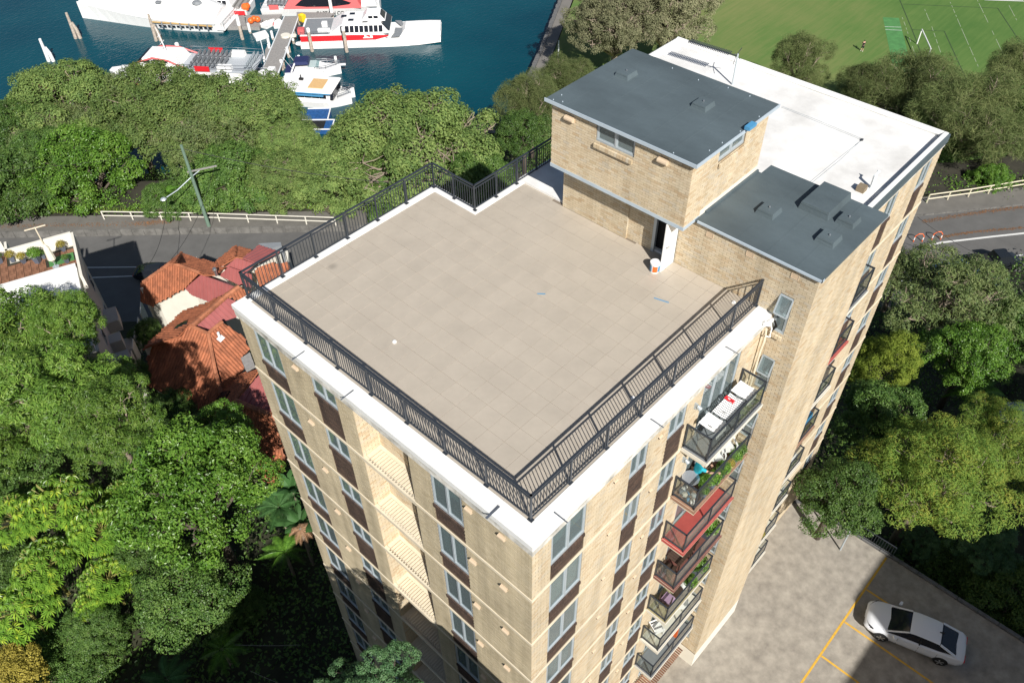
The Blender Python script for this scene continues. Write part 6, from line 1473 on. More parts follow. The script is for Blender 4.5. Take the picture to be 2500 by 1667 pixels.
b = MB(); b.tube([(L*.12, -1.35, 1.2), (L*.2, -1.2, 2.4), (L*.2, 1.2, 2.4), (L*.12, 1.35, 1.2)], .12, 6); b.build('arch', M['white'], cu)
b = MB(); b.box(L*.98, L*1.1, -.2, .2, 1.35, 1.5); b.build('bow_sprit', M['white'], cu)
# -- houseboat
hbx, L = boat('houseboat', 'white flat roofed cruise boat with a tan roof hatch and light blue side trim', 'boat', b5(420, 880), b5(1560, 960), None, 1.5); L *= 1.05
hull(L, 4.4, 1.0, 2.2, .6, .05, full=.6).build('hull', M['white'], hbx)
m = MB(); cab(m, .2, L*.74, .2, L*.76, 1.9, 1.9, 1.0, 2.3); m.build('cabin', M['white'], hbx)
m = MB(); cab(m, -.5, L*.80, -.4, L*.78, 2.35, 2.2, 2.55, 2.75); m.build('roof', M['white'], hbx)
side_windows(hbx, [L*(.15+.11*i) for i in range(6)], 1.5, 2.2, 1.9, 1.9, .05)
m = MB(); m.box(L*.42, L*.64, -1.4, 1.3, 2.75, 2.82)
m.build('roof_hatch', mat('tan_boards', (.62, .40, .18), .7, .15, 5), hbx)
m = MB(); m.box(L*.05, L*.78, -2.38, -2.3, 2.4, 2.56); m.box(L*.2, L*.68, -2.6, -2.36, 2.15, 2.3); m.build('blue_trim', M['lightblue'], hbx)
m = MB(); cab(m, L*.745, L*.79, L*.76, L*.80, 1.8, 1.7, 1.3, 2.4); m.build('windscreen', M['darkglass'], hbx)
m = MB(); m.tube([(L*.25, .8, 2.75), (L*.25, .8, 3.5)], .08, 6); m.box(L*.22, L*.28, .6, 1.0, 2.75, 3.0); m.build('mast', M['rubber'], hbx)
rail(hbx, [(-.5, -1.8, .9), (-.7, 0, .9), (-.5, 1.8, .9)], .8); rail(hbx, [(L*.84, -1.2, 1.3), (L*1.0, 0, 1.5), (L*.84, 1.2, 1.3)], .6)
# -- small white launch with grey bow between houseboat and cruiser
la, L = boat('launch', 'white launch whose pointed bow shows beyond the flat roofed boat', 'motor boat', b5(900, 800), b5(1700, 800))
hull(L, 2.6, 1.0, 2.0, .5, .03, full=.4).build('hull', M['white'], la); m = MB(); cab(m, L*.1, L*.7, L*.15, L*.6, 1.0, .8, 1.0, 1.9); m.build('cabin', M['white'], la)
m = MB(); m.prism([(L*.72, -.6), (L*.86, -.45), (L*.94, 0), (L*.86, .45), (L*.72, .6)], 1.3, 1.42); m.build('bow_hatch', M['darkglass'], la); rail(la, [(L*.7, -1.0, 1.25), (L*.9, -.4, 1.4), (L*1.02, 0, 1.5), (L*.9, .4, 1.4), (L*.7, 1.0, 1.25)], .5)
# -- blue work boat
wk, L = boat('work_boat', 'blue open work boat with white gunwale between the figs', 'boat', b5(560, 1400), b5(1310, 1395))
m = MB(); m.loft([ring(0, 1.1, 1.25, -.3, .75), ring(L, 1.1, 1.25, -.3, .8)]); m.build('hull', M['blue'], wk); m = MB()
for a, c in (((0, -1.25), (L, -1.25)), ((0, 1.25), (L, 1.25)), ((L, -1.25), (L, 1.25)), ((0, -1.25), (0, 1.25))): m.bar((*a, .82), (*c, .82), .16, .1)
m.build('gunwale', M['white'], wk); m = MB(); m.box(.3, L*.95, -1.1, 1.1, .76, .79); m.build('deck', M['rubber'], wk)
b8, L = boat('work_boat', 'second blue boat with white edge and red bow mark behind the open one', 'boat', b5(830, 1215), b5(1245, 1205))
m = MB(); m.loft([ring(0, 1.2, 1.4, -.3, .9), ring(L, 1.2, 1.4, -.3, .9)]); m.build('hull', M['blue'], b8); m = MB(); m.bar((0, 1.4, .95), (L, 1.4, .95), .14); m.bar((L, -1.4, .95), (L, 1.4, .95), .14); m.build('gunwale', M['white'], b8)
for px_, lb, mt in (((110, 258), 'white boat with a red awning mostly hidden by the far left fig', 'pinkred'), ((300, 262), 'white boat glimpsed through the fig trees left of centre', 'white')):
    o, L = boat('hidden_boat', lb, 'boat', (px_[0]+60, px_[1]+6), (px_[0]-60, px_[1])); hull(L, 3.4, 1.2).build('hull', M['white'], o); m = MB(); cab(m, L*.1, L*.7, L*.15, L*.65, 1.5, 1.3, 1.2, 3); m.build('cabin', M[mt], o)
# -- pontoon, buoys, raft, dinghies
def flat(name, label, cat, pts, z, th, m, group=None):
    P = [at(*q, z) for q in pts]; b = MB(); b.prism([(p.x, p.y) for p in P], z-th, z); return b.build(name, M[m], label=label, cat=cat, group=group)
flat('pontoon', 'grey pontoon platform left of the orange buoys', 'pontoon', [b2(*q) for q in ((445, 470), (540, 290), (830, 270), (860, 465))], WZ+.6, .9, 'wood_grey')
flat('pontoon', 'grey pontoon deck carrying the orange buoys', 'pontoon', [b2(*q) for q in ((860, 470), (850, 270), (1480, 250), (1440, 310), (1150, 330), (1090, 480))], WZ+.55, .9, 'wood_grey')
for q, lb in (((940, 365), 'orange ball buoy on the left of three'), ((1000, 330), 'orange ball buoy in the middle of three'), ((1060, 340), 'orange ball buoy on the right of three')):
    b = MB(); p = at(*b2(*q), WZ+1.1); b.ball((p.x, p.y, p.z), .5, 12); o = b.build('buoy', M['orange'], label=lb, cat='buoy', group='orange buoys', smooth=True)
flat('raft', 'white worn float raft beside the jetty', 'raft', [b2(*q) for q in ((970, 590), (1195, 525), (1250, 605), (1030, 675))], WZ+.5, .8, 'white')
flat('landing', 'little grey landing on the left side of the jetty', 'landing', [b2(*q) for q in ((1190, 880), (1230, 800), (1290, 820), (1220, 1010), (1195, 1000))], WZ+.7, .4, 'wood_grey')
for q0, q1, lb, mt in (((1170, 500), (1360, 400), 'white dinghy with red edge next to the orange buoys', 'white'), ((1420, 500), (1440, 400), 'white and red dinghy at the side of the jetty', 'pinkred')):
    o, L = boat('dinghy', lb, 'dinghy', b2(*q0), b2(*q1), 'dinghies'); L = max(L, 2.2); hull(L, 1.5, .5, 2, .15, .2).build('hull', M['white'], o); m = MB(); m.bar((0, .72, .55), (L*.6, .72, .55), .12); m.bar((0, -.72, .55), (L*.6, -.72, .55), .12); m.build('gunwale', M[mt], o)
yb = MB(); p = at(*b2(1850, 370), JZ); yb.box(p.x-.4, p.x+.4, p.y-.5, p.y+.5, JZ, JZ+1.1); yb.ball((p.x, p.y, JZ+1.1), .4, 8, (1, 1, .4)); yb.build('yellow_bin', M['yellow'], label='yellow bin on the walkway at the head of the jetty', cat='bin')
flat('walkway', 'grey walkway from the jetty head towards the lettered ferry', 'walkway', [b2(*q) for q in ((1740, 300), (1740, 215), (2400, 225), (2300, 330))], JZ-.02, .15, 'wood_grey')
rc = MB(); p = at(*b2(1550, 640), JZ); rc.cyl((p.x, p.y, JZ), .75, .3, 14); rc.cyl((p.x+.9, p.y-.8, JZ), .55, .18, 12); rc.build('rope_coil', M['offwhite'], label='pale round rope coils on the jetty', cat='rope')
bx = MB(); p = at(*b2(1160, 1300), JZ); bx.box(p.x-.45, p.x+.45, p.y-.5, p.y+.5, JZ, JZ+.5); bx.build('storage_box', M['white'], label='white storage box on the jetty at the fig tree', cat='box')
fp = thing('crane_post', 'white davit post at the little landing beside the jetty', 'post', at(*b2(1180, 990), WZ)); b = MB(); b.tube([(0, 0, 0), (0, 0, 3.4), (RV[0]*.9, RV[1]*.9, 3.3)], .07, 6); b.build('post', M['white_alu'], fp)
# ================================================================ street furniture, cars, people, balcony things
def fence(label, pts, z, n, h=1.0, m='offwhite'):
    P = [at(*q, z) for q in pts]; o = thing('footpath_fence', label, 'fence', P[0], 0, 'white pipe fences along the footpath'); L = [p-P[0] for p in P]
    for zz in (h, h*.5):
        b = MB()
        for a, c in zip(L[:-1], L[1:]): b.bar(a+Vector((0, 0, zz)), c+Vector((0, 0, zz)), .085)
        b.build('rail', M[m], o)
    pm_ = MB(); pm_.box(-.05, .05, -.05, .05, -.3, h); me = pm_.mesh('post', M[m]); tot = sum((c-a).length for a, c in zip(L[:-1], L[1:]))
    for i in range(n+1):
        s = tot*i/n
        for a, c in zip(L[:-1], L[1:]):
            if s <= (c-a).length+1e-6: link('post', me, o, a.lerp(c, s/(c-a).length)); break
            s -= (c-a).length
M['cream_pipe'] = mat('cream_pipe', (.72, .66, .50), .6)
fence('white two rail pipe fence along the footpath on the left', [(255, 536), (500, 540), (820, 551)], RZ+.72, 8, 1.05)
fence('cream two rail pipe fence along the footpath on the right', [(2262, 496), (2370, 481), (2500, 459), (2600, 440)], RZ+.1, 7, 1.1, 'cream_pipe')
# power pole with street lamp
pb_ = atd(480, 520, RZ+.7); pp_ = thing('power_pole', 'green treated power pole with cross arm and street lamp beside the footpath', 'power pole', pb_)
def height_to(base, vy):
    lo, hi = 0, 30
    for _ in range(50):
        mid = (lo+hi)/2; d = np.array(base)+np.array([0, 0, mid])-CAM; v = 833.5-F_PX*float(d@_up)/float(d@_fw)
        if v > vy: lo = mid
        else: hi = mid
    return lo
PH = height_to(pb_, 355)
b = MB(); b.tube([(0, 0, -.4), (0, 0, PH)], [.2, .14], 10); b.build('pole', M['green_pole'], pp_)
ax_ = Vector((RV[0], RV[1], 0)); bx_ = Vector((DV[0], DV[1], 0)); cx_ = (ax_*.8+bx_*.3).normalized()
b = MB(); b.bar(cx_*-.3+Vector((0, 0, PH-3.0)), cx_*2.6+Vector((0, 0, PH-3.0+.0)), .13); b.build('cross_arm', M['wood_grey'], pp_)
la_ = -ax_*2.2-bx_*2.2
b = MB(); b.tube([cx_*.9+Vector((0, 0, PH-3.1)), Vector((0, 0, PH-3.6)), la_*.6+Vector((0, 0, PH-4.3)), la_+Vector((0, 0, PH-4.5))], .055, 6); b.build('lamp_arm', M['alu'], pp_)
b = MB(); b.ball(tuple(la_*1.12+Vector((0, 0, PH-4.55))), .32, 8, (1, 1, .5)); b.build('lamp_head', M['alu'], pp_)
def wire(label, a, c, sag, r=.022, cat='wire', m='rubber', group='overhead wires'):
    a = Vector(a); c = Vector(c); n = 18; b = MB(); b.tube([a.lerp(c, i/n)-Vector((0, 0, sag*4*(i/n)*(1-i/n))) for i in range(n+1)], r, 4)
    b.build('wire', M[m], label=label, cat=cat, group=group)
top = pb_+Vector((0, 0, PH-.4))
wire('overhead wire running left from the pole top over the trees', top, atd(-150, 400, -29.5), .5); wire('bundled overhead wire running right from the pole top', top, atd(900, 420, -29), .5, .04)
wire('service wire hanging from the lamp bracket towards the street house', pb_+la_+Vector((0, 0, PH-4.6)), at(*h7(205, 330), -27.2), .9); wire('second service wire from the cross arm to the red roofs', pb_+cx_*2.4+Vector((0, 0, PH-3)), at(*h7(480, 260), -26.0), .9)
wire('dark service wire crossing the road right of the block', at(2240, 530, -30), at(2405, 628, RZ+3), .3, .03)
wire('pale wire crossing the dark garden at the bottom left', atd(540, 1480, -23), atd(690, 1480, -24), .1, .009, m='wood_grey'); wire('second pale wire crossing the dark garden at the bottom left', atd(575, 1540, -23), atd(640, 1568, -24), .05, .009, m='wood_grey')
# television aerial on the white roof
pa = Vector((21.96, 8.12, .1)); an = thing('television_aerial', 'long television aerial on a mast at the far edge of the white roof', 'aerial', pa); ah = height_to(pa, 132)
b = MB(); b.tube([(0, 0, 0), (0, 0, ah)], .04, 6); b.build('mast', M['alu'], an)
be = at(1682, 95, .1+ah); e = (be-Vector((pa.x, pa.y, .1+ah)))
b = MB(); b.bar((0, 0, ah-.1), e+Vector((0, 0, ah-.1)), .038); b.build('boom', M['steel'], an)
sd = Vector((-e.y, e.x, 0)).normalized()
el = MB(); el.bar(sd*-.2, sd*.2, .03); elm = el.mesh('element', M['steel'])
for i in range(24): link('element', elm, an, e*(.16+.035*i)+Vector((0, 0, ah-.08)))
b = MB()
for s in (-1, 1):
    for k in (-1, 1): b.bar(e*.03+Vector((0, 0, ah-.1)), e*.0+sd*s*.3+Vector((0, 0, ah-.1+k*.25)), .02)
b.build('reflector', M['steel'], an)
# paint bucket by the door, tape strips
bk = thing('paint_bucket', 'white paint bucket with blue and orange label at the open door', 'bucket', (9.78, 3.36, .014)); b = MB(); b.tube([(0, 0, 0), (0, 0, .36)], [.145, .165], 16); b.build('bucket', M['white'], bk)
b = MB(); b.cyl((0, 0, .36), .172, .025, 16); b.build('lid', M['white'], bk)
for a0, mt in ((2.0, 'lightblue'), (3.3, 'orange'), (4.4, 'lightblue')):
    b = MB(); vs = []
    for i in range(6): a = a0+i*.2; vs += [(.157*math.cos(a), .157*math.sin(a), .05), (.166*math.cos(a), .166*math.sin(a), .30)]
    b.add(vs, [(2*i, 2*i+2, 2*i+3, 2*i+1) for i in range(5)]); b.build('label_panel', M[mt], bk)
for (x, y), L, a, lb in (((6.45, 5.37), .26, -.9, 'shorter strip of blue tape on the terrace tiles'), ((8.77, 2.35), .5, -1.3, 'longer strip of blue tape on the terrace tiles near the bucket')):
    b = MB(); d = Vector((math.cos(a), math.sin(a), 0))*L/2; b.bar(Vector((x, y, .017))-d, Vector((x, y, .017))+d, .045, .004); b.build('tape_strip', M['lightblue'], label=lb, cat='tape')
b = MB(); a = at(500+880/2.8, 560+250/2.8, .016)
# railing at the car park edge
cr_ = thing('edge_railing', 'dark iron railing at the far edge of the car park under the trees', 'railing', (23.4, -6.4, GZ))
b = MB(); b.bar((0, 0, 1.0), (0, 3.4, 1.0), .04); b.build('top_rail', M['steel'], cr_); b = MB(); b.bar((0, 0, .15), (0, 3.4, .15), .03); b.build('rail', M['steel'], cr_)
bb = MB(); bb.box(-.01, .01, -.01, .01, 0, 1); bbm = bb.mesh('baluster', M['steel'])
for i in range(24): link('baluster', bbm, cr_, (0, i*.147, 0))
lp_ = thing('light_pole', 'slim grey pole at the car park edge throwing a straight shadow', 'pole', (21.9, -4.05, GZ)); b = MB(); b.tube([(0, 0, 0), (0, 0, 2.2)], .05, 8); b.build('post', M['alu'], lp_)
# ---------------------------------------------------------------- cars
def car(name, label, loc, rz, paint, L=4.65, W_=1.82, H=1.42, group=None, cat='car', simple=False):
    o = thing(name, label, cat, loc, rz, group); hw = W_/2
    # body: rings along x (front at +L/2)
    prof = [(-.5, .55, .80, .74), (-.485, .45, .93, .84), (-.44, .33, 1.02, .91), (-.36, .28, 1.00, .96), (-.2, .27, .97, .99), (0, .27, .95, 1), (.15, .27, .93, 1), (.26, .28, .90, .985), (.36, .29, .84, .96), (.44, .32, .76, .90), (.485, .38, .66, .79), (.5, .45, .56, .66)]
    m = MB(); R = []
    for t, zb, zt, wf in prof:
        x = t*L; w_ = hw*wf; zm = zb+(zt-zb)*.55
        R.append([(x, -w_*.90, zb), (x, -w_, zb+.12), (x, -w_*1.0, zm), (x, -w_*.95, zt-.05), (x, -w_*.80, zt), (x, 0, zt+.025), (x, w_*.80, zt), (x, w_*.95, zt-.05), (x, w_*1.0, zm), (x, w_, zb+.12), (x, w_*.90, zb)])
    m.loft(R); bd = m.build('body', M[paint], o); smooth_angle(bd, 50)
    # glasshouse and roof
    g = [(-.42, .98, .76), (-.24, H-.06, .66), (-.10, H-.005, .66), (.02, H-.01, .66), (.08, H-.07, .67), (.28, .88, .80)]
    m = MB(); R = []
    for t, zt, wf in g:
        w_ = hw*wf; zb = .88; R.append([(t*L, -hw*.86, zb), (t*L, -w_*1.0, zt-.02), (t*L, -w_*.85, zt), (t*L, w_*.85, zt), (t*L, w_*1.0, zt-.02), (t*L, hw*.86, zb)])
    m.loft(R); gh = m.build('windows', M['darkglass'], o)
    m = MB(); R = []
    for t, zt, wf in [(-.225, H-.045, .67), (-.16, H-.0, .68), (-.06, H+.016, .68), (.02, H+.012, .68), (.075, H-.045, .675)]:
        w_ = hw*wf; R.append([(t*L, -w_*1.03, zt-.04), (t*L, -w_*.86, zt+.01), (t*L, 0, zt+.03), (t*L, w_*.86, zt+.01), (t*L, w_*1.03, zt-.04), (t*L, 0, zt-.05)])
    m.loft(R); rf_ = m.build('roof', M[paint], o); smooth_angle(rf_, 50)
    for s in (-1, 1):
        m = MB(); m.bar((.28*L, s*hw*.81, .89), (.078*L, s*hw*.675, H-.06), .07, .05); m.build('pillar', M[paint], o)
        m = MB(); m.bar((-.23*L, s*hw*.67, H-.07), (-.42*L, s*hw*.78, .98), .12, .05); m.build('pillar', M[paint], o)
        m = MB(); m.bar((-.05*L, s*hw*.70, H-.06), (-.05*L, s*hw*.90, .93), .06, .04); m.build('pillar', M['rubber'], o)
        m = MB(); m.loft([[(.20*L-.1, s*(hw+.02), .95), (.20*L+.06, s*(hw+.02), .95), (.20*L+.06, s*(hw+.02), 1.08), (.20*L-.1, s*(hw+.02), 1.06)], [(.20*L-.12, s*(hw+.2), .97), (.20*L, s*(hw+.2), .97), (.20*L, s*(hw+.2), 1.08), (.20*L-.12, s*(hw+.2), 1.07)]]); m.build('mirror', M[paint], o)
        m = MB(); m.add([(.475*L, s*hw*.45, .60), (.44*L, s*hw*.86, .66), (.40*L, s*hw*.955, .76), (.40*L, s*hw*.90, .795), (.455*L, s*hw*.70, .74), (.48*L, s*hw*.45, .66)], [tuple(range(6)) if s > 0 else tuple(reversed(range(6)))]); m.v = [(p[0]+.02, p[1], p[2]+.015) for p in m.v]; m.build('headlight', M['darkglass'], o)
        m = MB(); m.box(-.5*L-.01, -.47*L, min(s*hw*.35, s*hw*.78), max(s*hw*.35, s*hw*.78), .74, .84); m.build('tail_light', M['red'], o)
        for t in (.30, -.295):
            y = s*(hw-.10); m = MB(); n = 18
            R = [[(t*L+rr*math.cos(2*math.pi*k/n), yy, .325+rr*math.sin(2*math.pi*k/n)) for k in range(n)] for yy, rr in ((y-s*.11, .29), (y-s*.10, .325), (y+s*.09, .325), (y+s*.105, .24))]
            m.loft(R if s > 0 else R[::-1]); wl_ = m.build('wheel', M['rubber'], o)
            m = MB(); 
            for k in range(5):
                a = 2*math.pi*k/5; c = Vector((t*L, y+s*.108, .325)); e = c+Vector((math.cos(a), 0, math.sin(a)))*.21; m.bar(c, e, .07, .02, up=(0, 1, 0))
            m.build('rim', M['chrome'], wl_)
            m = MB(); R = [[(t*L+.375*math.cos(math.pi*k/8), yy, .33+.375*math.sin(math.pi*k/8)) for k in range(9)] for yy in (s*(hw*.7), s*(hw*1.003))]
            vs = R[0]+R[1]; m.add(vs, [(k, k+1, k+10, k+9) for k in range(8)]); m.add(R[1]+[(t*L, s*hw*1.003, .30)], [tuple(range(9))]); m.build('wheel_arch', M['rubber'], o)
        for t in (.07, -.13): m = MB(); m.bar((t*L-.1, s*hw*1.003, .80), (t*L+.1, s*hw*1.003, .80), .025, .03); m.build('handle', M[paint], o)
        for t in (.155, -.05, -.235): m = MB(); m.bar((t*L, s*hw*1.001, .35), (t*L-.0, s*hw*.985, .88), .012, .006, up=(0, 1, 0)); m.build('door_gap', M['rubber'], o)
    m = MB(); m.box(.488*L, .5*L+.004, -.5, .5, .40, .55); m.build('grille', M['rubber'], o)
    m = MB(); m.box(.495*L, .5*L+.012, -.22, .22, .46, .55); m.box(-.5*L-.02, -.49*L, -.22, .22, .60, .70); m.build('number_plate', M['white_alu'], o)
    m = MB(); m.loft([[(-.24*L, -.02, H+.02), (-.20*L, -.03, H+.035), (-.20*L, .03, H+.035), (-.24*L, .02, H+.02)], [(-.245*L, -.005, H+.15), (-.235*L, -.01, H+.13), (-.235*L, .01, H+.13), (-.245*L, .005, H+.15)]]); m.build('roof_fin', M['rubber'], o)
    return o
car('parked_car', 'white sedan parked across the yellow bay lines, bonnet in the sun', (19.66, -9.2, GZ), math.radians(106.4), 'car_paint', L=4.85, W_=1.9)
M['car_blue'] = mat('blue_car_paint', (.02,.07,.20), .2); M['car_silver'] = mat('silver_car_paint', (.42,.45,.50), .25, metal=.5); M['car_dark'] = mat('dark_car_paint', (.015,.018,.022), .2); M['car_maroon'] = mat('maroon_car_paint', (.10,.012,.016), .2)
CGR = 'cars parked along the road'
def roadcar(px, rz, paint, label, z=RZ, **k): return car('parked_car', label, at(*px, z), rz, paint, group=CGR, **k)
ra = math.atan2(RV[1], RV[0])
roadcar((2330, 672), ra+.08, 'car_blue', 'blue car under the gum tree right of the block'); roadcar((2175, 690), ra+.1, 'car_silver', 'silver car at the right facade, half hidden by the gum tree'); roadcar((2420, 712), ra+.1, 'car_blue', 'second blue car deeper in the shade below the dark utility', z=RZ+.2)
roadcar((392, 676), ra, 'car_dark', 'dark car mostly hidden behind the street house on the left')
# dark utility
ut = thing('utility_truck', 'dark utility with covered tray in the shade at the right edge of the road', 'utility truck', at(2420, 652, RZ), ra+.12)
m = MB(); m.loft([[(x, -w_, .45), (x, -w_, .95+dz), (x, w_, .95+dz), (x, w_, .45)] for x, w_, dz in ((-2.6, .88, .05), (-.3, .92, .08), (1.6, .92, .08), (2.4, .86, -.05), (2.6, .7, -.15))]); smooth_angle(m.build('body', M['car_dark'], ut))
m = MB(); cab(m, -.4, 1.7, -.1, 1.0, .82, .68, 1.0, 1.72); m.build('cab', M['car_dark'], ut); m = MB(); cab(m, 1.25, 1.72, .95, 1.1, .80, .66, 1.05, 1.70); m.build('windscreen', M['darkglass'], ut)
m = MB(); m.box(-.15, .9, -.62, .62, 1.715, 1.74); m.build('roof_panel', M['car_dark'], ut)
m = MB(); m.box(-2.55, -.5, -.85, .85, 1.0, 1.12); m.build('tray_cover', M['rubber'], ut)
for x in (-1.7, 1.6):
    for s in (-1, 1): m = MB(); R = [[(x+.38*math.cos(2*math.pi*k/14), y, .38+.38*math.sin(2*math.pi*k/14)) for k in range(14)] for y in (s*.68, s*.93)]; m.loft(R if s > 0 else R[::-1]); m.build('wheel', M['rubber'], ut)
# bicycle stands at the bend
for q, lb in (((2232+8, 590), 'orange and white hoop stand nearest the block'), ((2285, 585), 'orange and white hoop stand next to the long shadow')):
    p = at(*q, RZ); o = thing('hoop_stand', lb, 'hoop stand', p, 0, 'orange and white hoops at the road'); m = MB(); m.tube([ax_*-.45, ax_*-.45+Vector((0, 0, .7)), ax_*-.2+Vector((0, 0, 1.0)), ax_*.2+Vector((0, 0, 1.0)), ax_*.45+Vector((0, 0, .7)), ax_*.45], .05, 6); m.build('hoop', M['orange'], o)
    for s in (-1, 1): m = MB(); m.tube([ax_*(.45*s)+Vector((0, 0, .25)), ax_*(.45*s)+Vector((0, 0, .55))], .058, 6); m.build('reflective_sleeve', M['white'], o)
# goal on the field
def gzp(x, y): return at(*gz(x, y), FZ+.02)
ga, gb2 = gzp(1228, 302), gzp(1287, 436); gl = thing('goal_posts', 'white goal frame without net on the playing field', 'goal', ga); h_ = height_to(ga, 203/2.8); v = gb2-ga
for o_ in (Vector((0, 0, 0)), v): m = MB(); m.tube([o_, o_+Vector((0, 0, h_))], .09, 8); m.build('post', M['white'], gl)
m = MB(); m.tube([Vector((0, 0, h_)), v+Vector((0, 0, h_))], .09, 8); m.build('crossbar', M['white'], gl)
fl_ = thing('field_light', 'tall slim field light right of the picture whose shadow falls across the grass', 'light pole', at(*gz(1625, 597), FZ)-Vector((.61*9.1, 1.095*9.1, 0))); m = MB(); m.tube([(0, 0, 0), (0, 0, 9)], [.12, .07], 8); m.build('post', M['alu'], fl_); m = MB(); m.bar((-.8, 0, 9), (.8, 0, 9), .1); m.ball((-.8, 0, 9.1), .4, 8, (1, .6, .6)); m.ball((.8, 0, 9.1), .4, 8, (1, .6, .6)); m.build('lamp_head', M['alu'], fl_)
pq = at(1363, 143, FZ); pl_ = thing('promenade_post', 'slim pale post on the waterside lawn by the promenade', 'post', pq); m = MB(); m.tube([(0, 0, 0), (0, 0, 2.8)], .09, 8); m.build('post', M['white_alu'], pl_)
# ---------------------------------------------------------------- people
def skin_body(name, J, edges, rad, m, parent):
    me = bpy.data.meshes.new(name); ks = list(J); me.from_pydata([J[k] for k in ks], [(ks.index(a), ks.index(c)) for a, c in edges], []); me.materials.append(M[m])
    o = link(name, me, parent); md = o.modifiers.new('skin', 'SKIN'); 
    for k, s in zip(ks, me.skin_vertices[0].data): s.radius = (rad[k], rad[k]*(.85 if k in ('chest', 'belly', 'pelvis') else 1)); s.use_root = (k == 'pelvis')
    md.use_smooth_shade = True; o.modifiers.new('sub', 'SUBSURF').levels = 1; o.modifiers['sub'].render_levels = 2; return o
ED = [('pelvis', 'belly'), ('belly', 'chest'), ('chest', 'neck'), ('neck', 'head0'), ('head0', 'head')]
for s in 'lr': ED += [('chest', 'sh'+s), ('sh'+s, 'el'+s), ('el'+s, 'wr'+s), ('wr'+s, 'ha'+s), ('pelvis', 'hi'+s), ('hi'+s, 'kn'+s), ('kn'+s, 'an'+s), ('an'+s, 'to'+s)]
RAD = dict(pelvis=.15, belly=.14, chest=.16, neck=.055, head0=.085, head=.085)
for s in 'lr': RAD.update({'sh'+s: .065, 'el'+s: .045, 'wr'+s: .03, 'ha'+s: .035, 'hi'+s: .085, 'kn'+s: .06, 'an'+s: .042, 'to'+s: .04})
def person(label, loc, rz, J, top, legs, hair, s=1.0):
    o = thing('person', label, 'person', loc, rz); o.scale = (s,)*3
    J = {k: Vector(v) for k, v in J.items()}
    for q in 'lr':                                       # five fingers on each hand
        h = J['ha'+q]; d = (h-J['wr'+q]).normalized(); sd_ = d.cross(Vector((0, 0, 1)) if abs(d.z) < .9 else Vector((1, 0, 0))).normalized()
        for i, (o_, L) in enumerate(((-.034, .06), (-.012, .075), (.010, .08), (.030, .07), (.050, .045))):
            J['f%s%d' % (q, i)] = h+sd_*o_*(1 if i < 4 else 1)+d*(L*.55 if i < 4 else .0); J['g%s%d' % (q, i)] = h+sd_*(o_*1.15 if i < 4 else .075)+d*(L if i < 4 else .035)-Vector((0, 0, .018))
    ed = ED+[(('ha'+q), 'f%s%d' % (q, i)) for q in 'lr' for i in range(5)]+[('f%s%d' % (q, i), 'g%s%d' % (q, i)) for q in 'lr' for i in range(5)]
    rad = dict(RAD); rad.update({k: .010 for k in J if k[0] in 'fg' and len(k) == 3}); skin_body('body', J, ed, rad, 'skin', o)
    ks = ['chest', 'belly', 'pelvis', 'shl', 'shr', 'ul', 'ur']; T = dict(J); T['ul'] = J['shl'].lerp(J['ell'], .55); T['ur'] = J['shr'].lerp(J['elr'], .55)
    r2 = dict(chest=.175, belly=.16, pelvis=.16, shl=.08, shr=.08, ul=.065, ur=.065); skin_body('shirt', {k: T[k] for k in ks}, [('pelvis', 'belly'), ('belly', 'chest'), ('chest', 'shl'), ('chest', 'shr'), ('shl', 'ul'), ('shr', 'ur')], r2, top, o)
    r3 = dict(pelvis=.165, hil=.10, hir=.10, knl=.078, knr=.078, ml=.06, mr=.06); T['ml'] = J['knl'].lerp(J['anl'], .1); T['mr'] = J['knr'].lerp(J['anr'], .1)
    skin_body('trousers', {k: T[k] for k in r3}, [('pelvis', 'hil'), ('pelvis', 'hir'), ('hil', 'knl'), ('hir', 'knr'), ('knl', 'ml'), ('knr', 'mr')], r3, legs, o)
    hd_ = J['head']; f = Vector((1, 0, 0)); b = MB(); b.ball(tuple(hd_+Vector((-.025, 0, .025))), .105, 10, (1, .9, 1)); b.build('hair', M[hair], o, smooth=True)
    b = MB(); b.ball(tuple(hd_+Vector((.095, 0, -.05))), .018, 6); b.build('nose', M['skin'], o)
    for y in (-.033, .033): b = MB(); b.ball(tuple(hd_+Vector((.082, y, -.02))), .011, 6); b.build('eye', M['rubber'], o)
    for y in (-.088, .088): b = MB(); b.ball(tuple(hd_+Vector((0, y, -.03))), .025, 6, (.8, .4, 1.2)); b.build('ear', M['skin'], o)
    b = MB(); b.box(hd_.x+.078, hd_.x+.086, -.022, .022, hd_.z-.088, hd_.z-.08); b.build('mouth', M['pinkred'], o)
    for q in 'lr': b = MB(); t_ = J['to'+q]; a_ = J['an'+q]; b.bar(a_-Vector((.03, 0, .03)), t_-Vector((-.03, 0, .0)), .09, .07); b.build('shoe', M['white'], o)
    return o
M['turquoise'] = mat('turquoise_cloth', (.01, .33, .42), .8); M['grey_hair'] = mat('grey_hair', (.20, .17, .14), .8, .2, 30); M['dark_hair'] = mat('dark_hair', (.03, .02, .015), .7); M['black_cloth'] = mat('black_cloth', (.012, .012, .014), .9); M['tan_cloth'] = mat('patterned_cloth', (.36, .22, .15), .9, .5, 12)
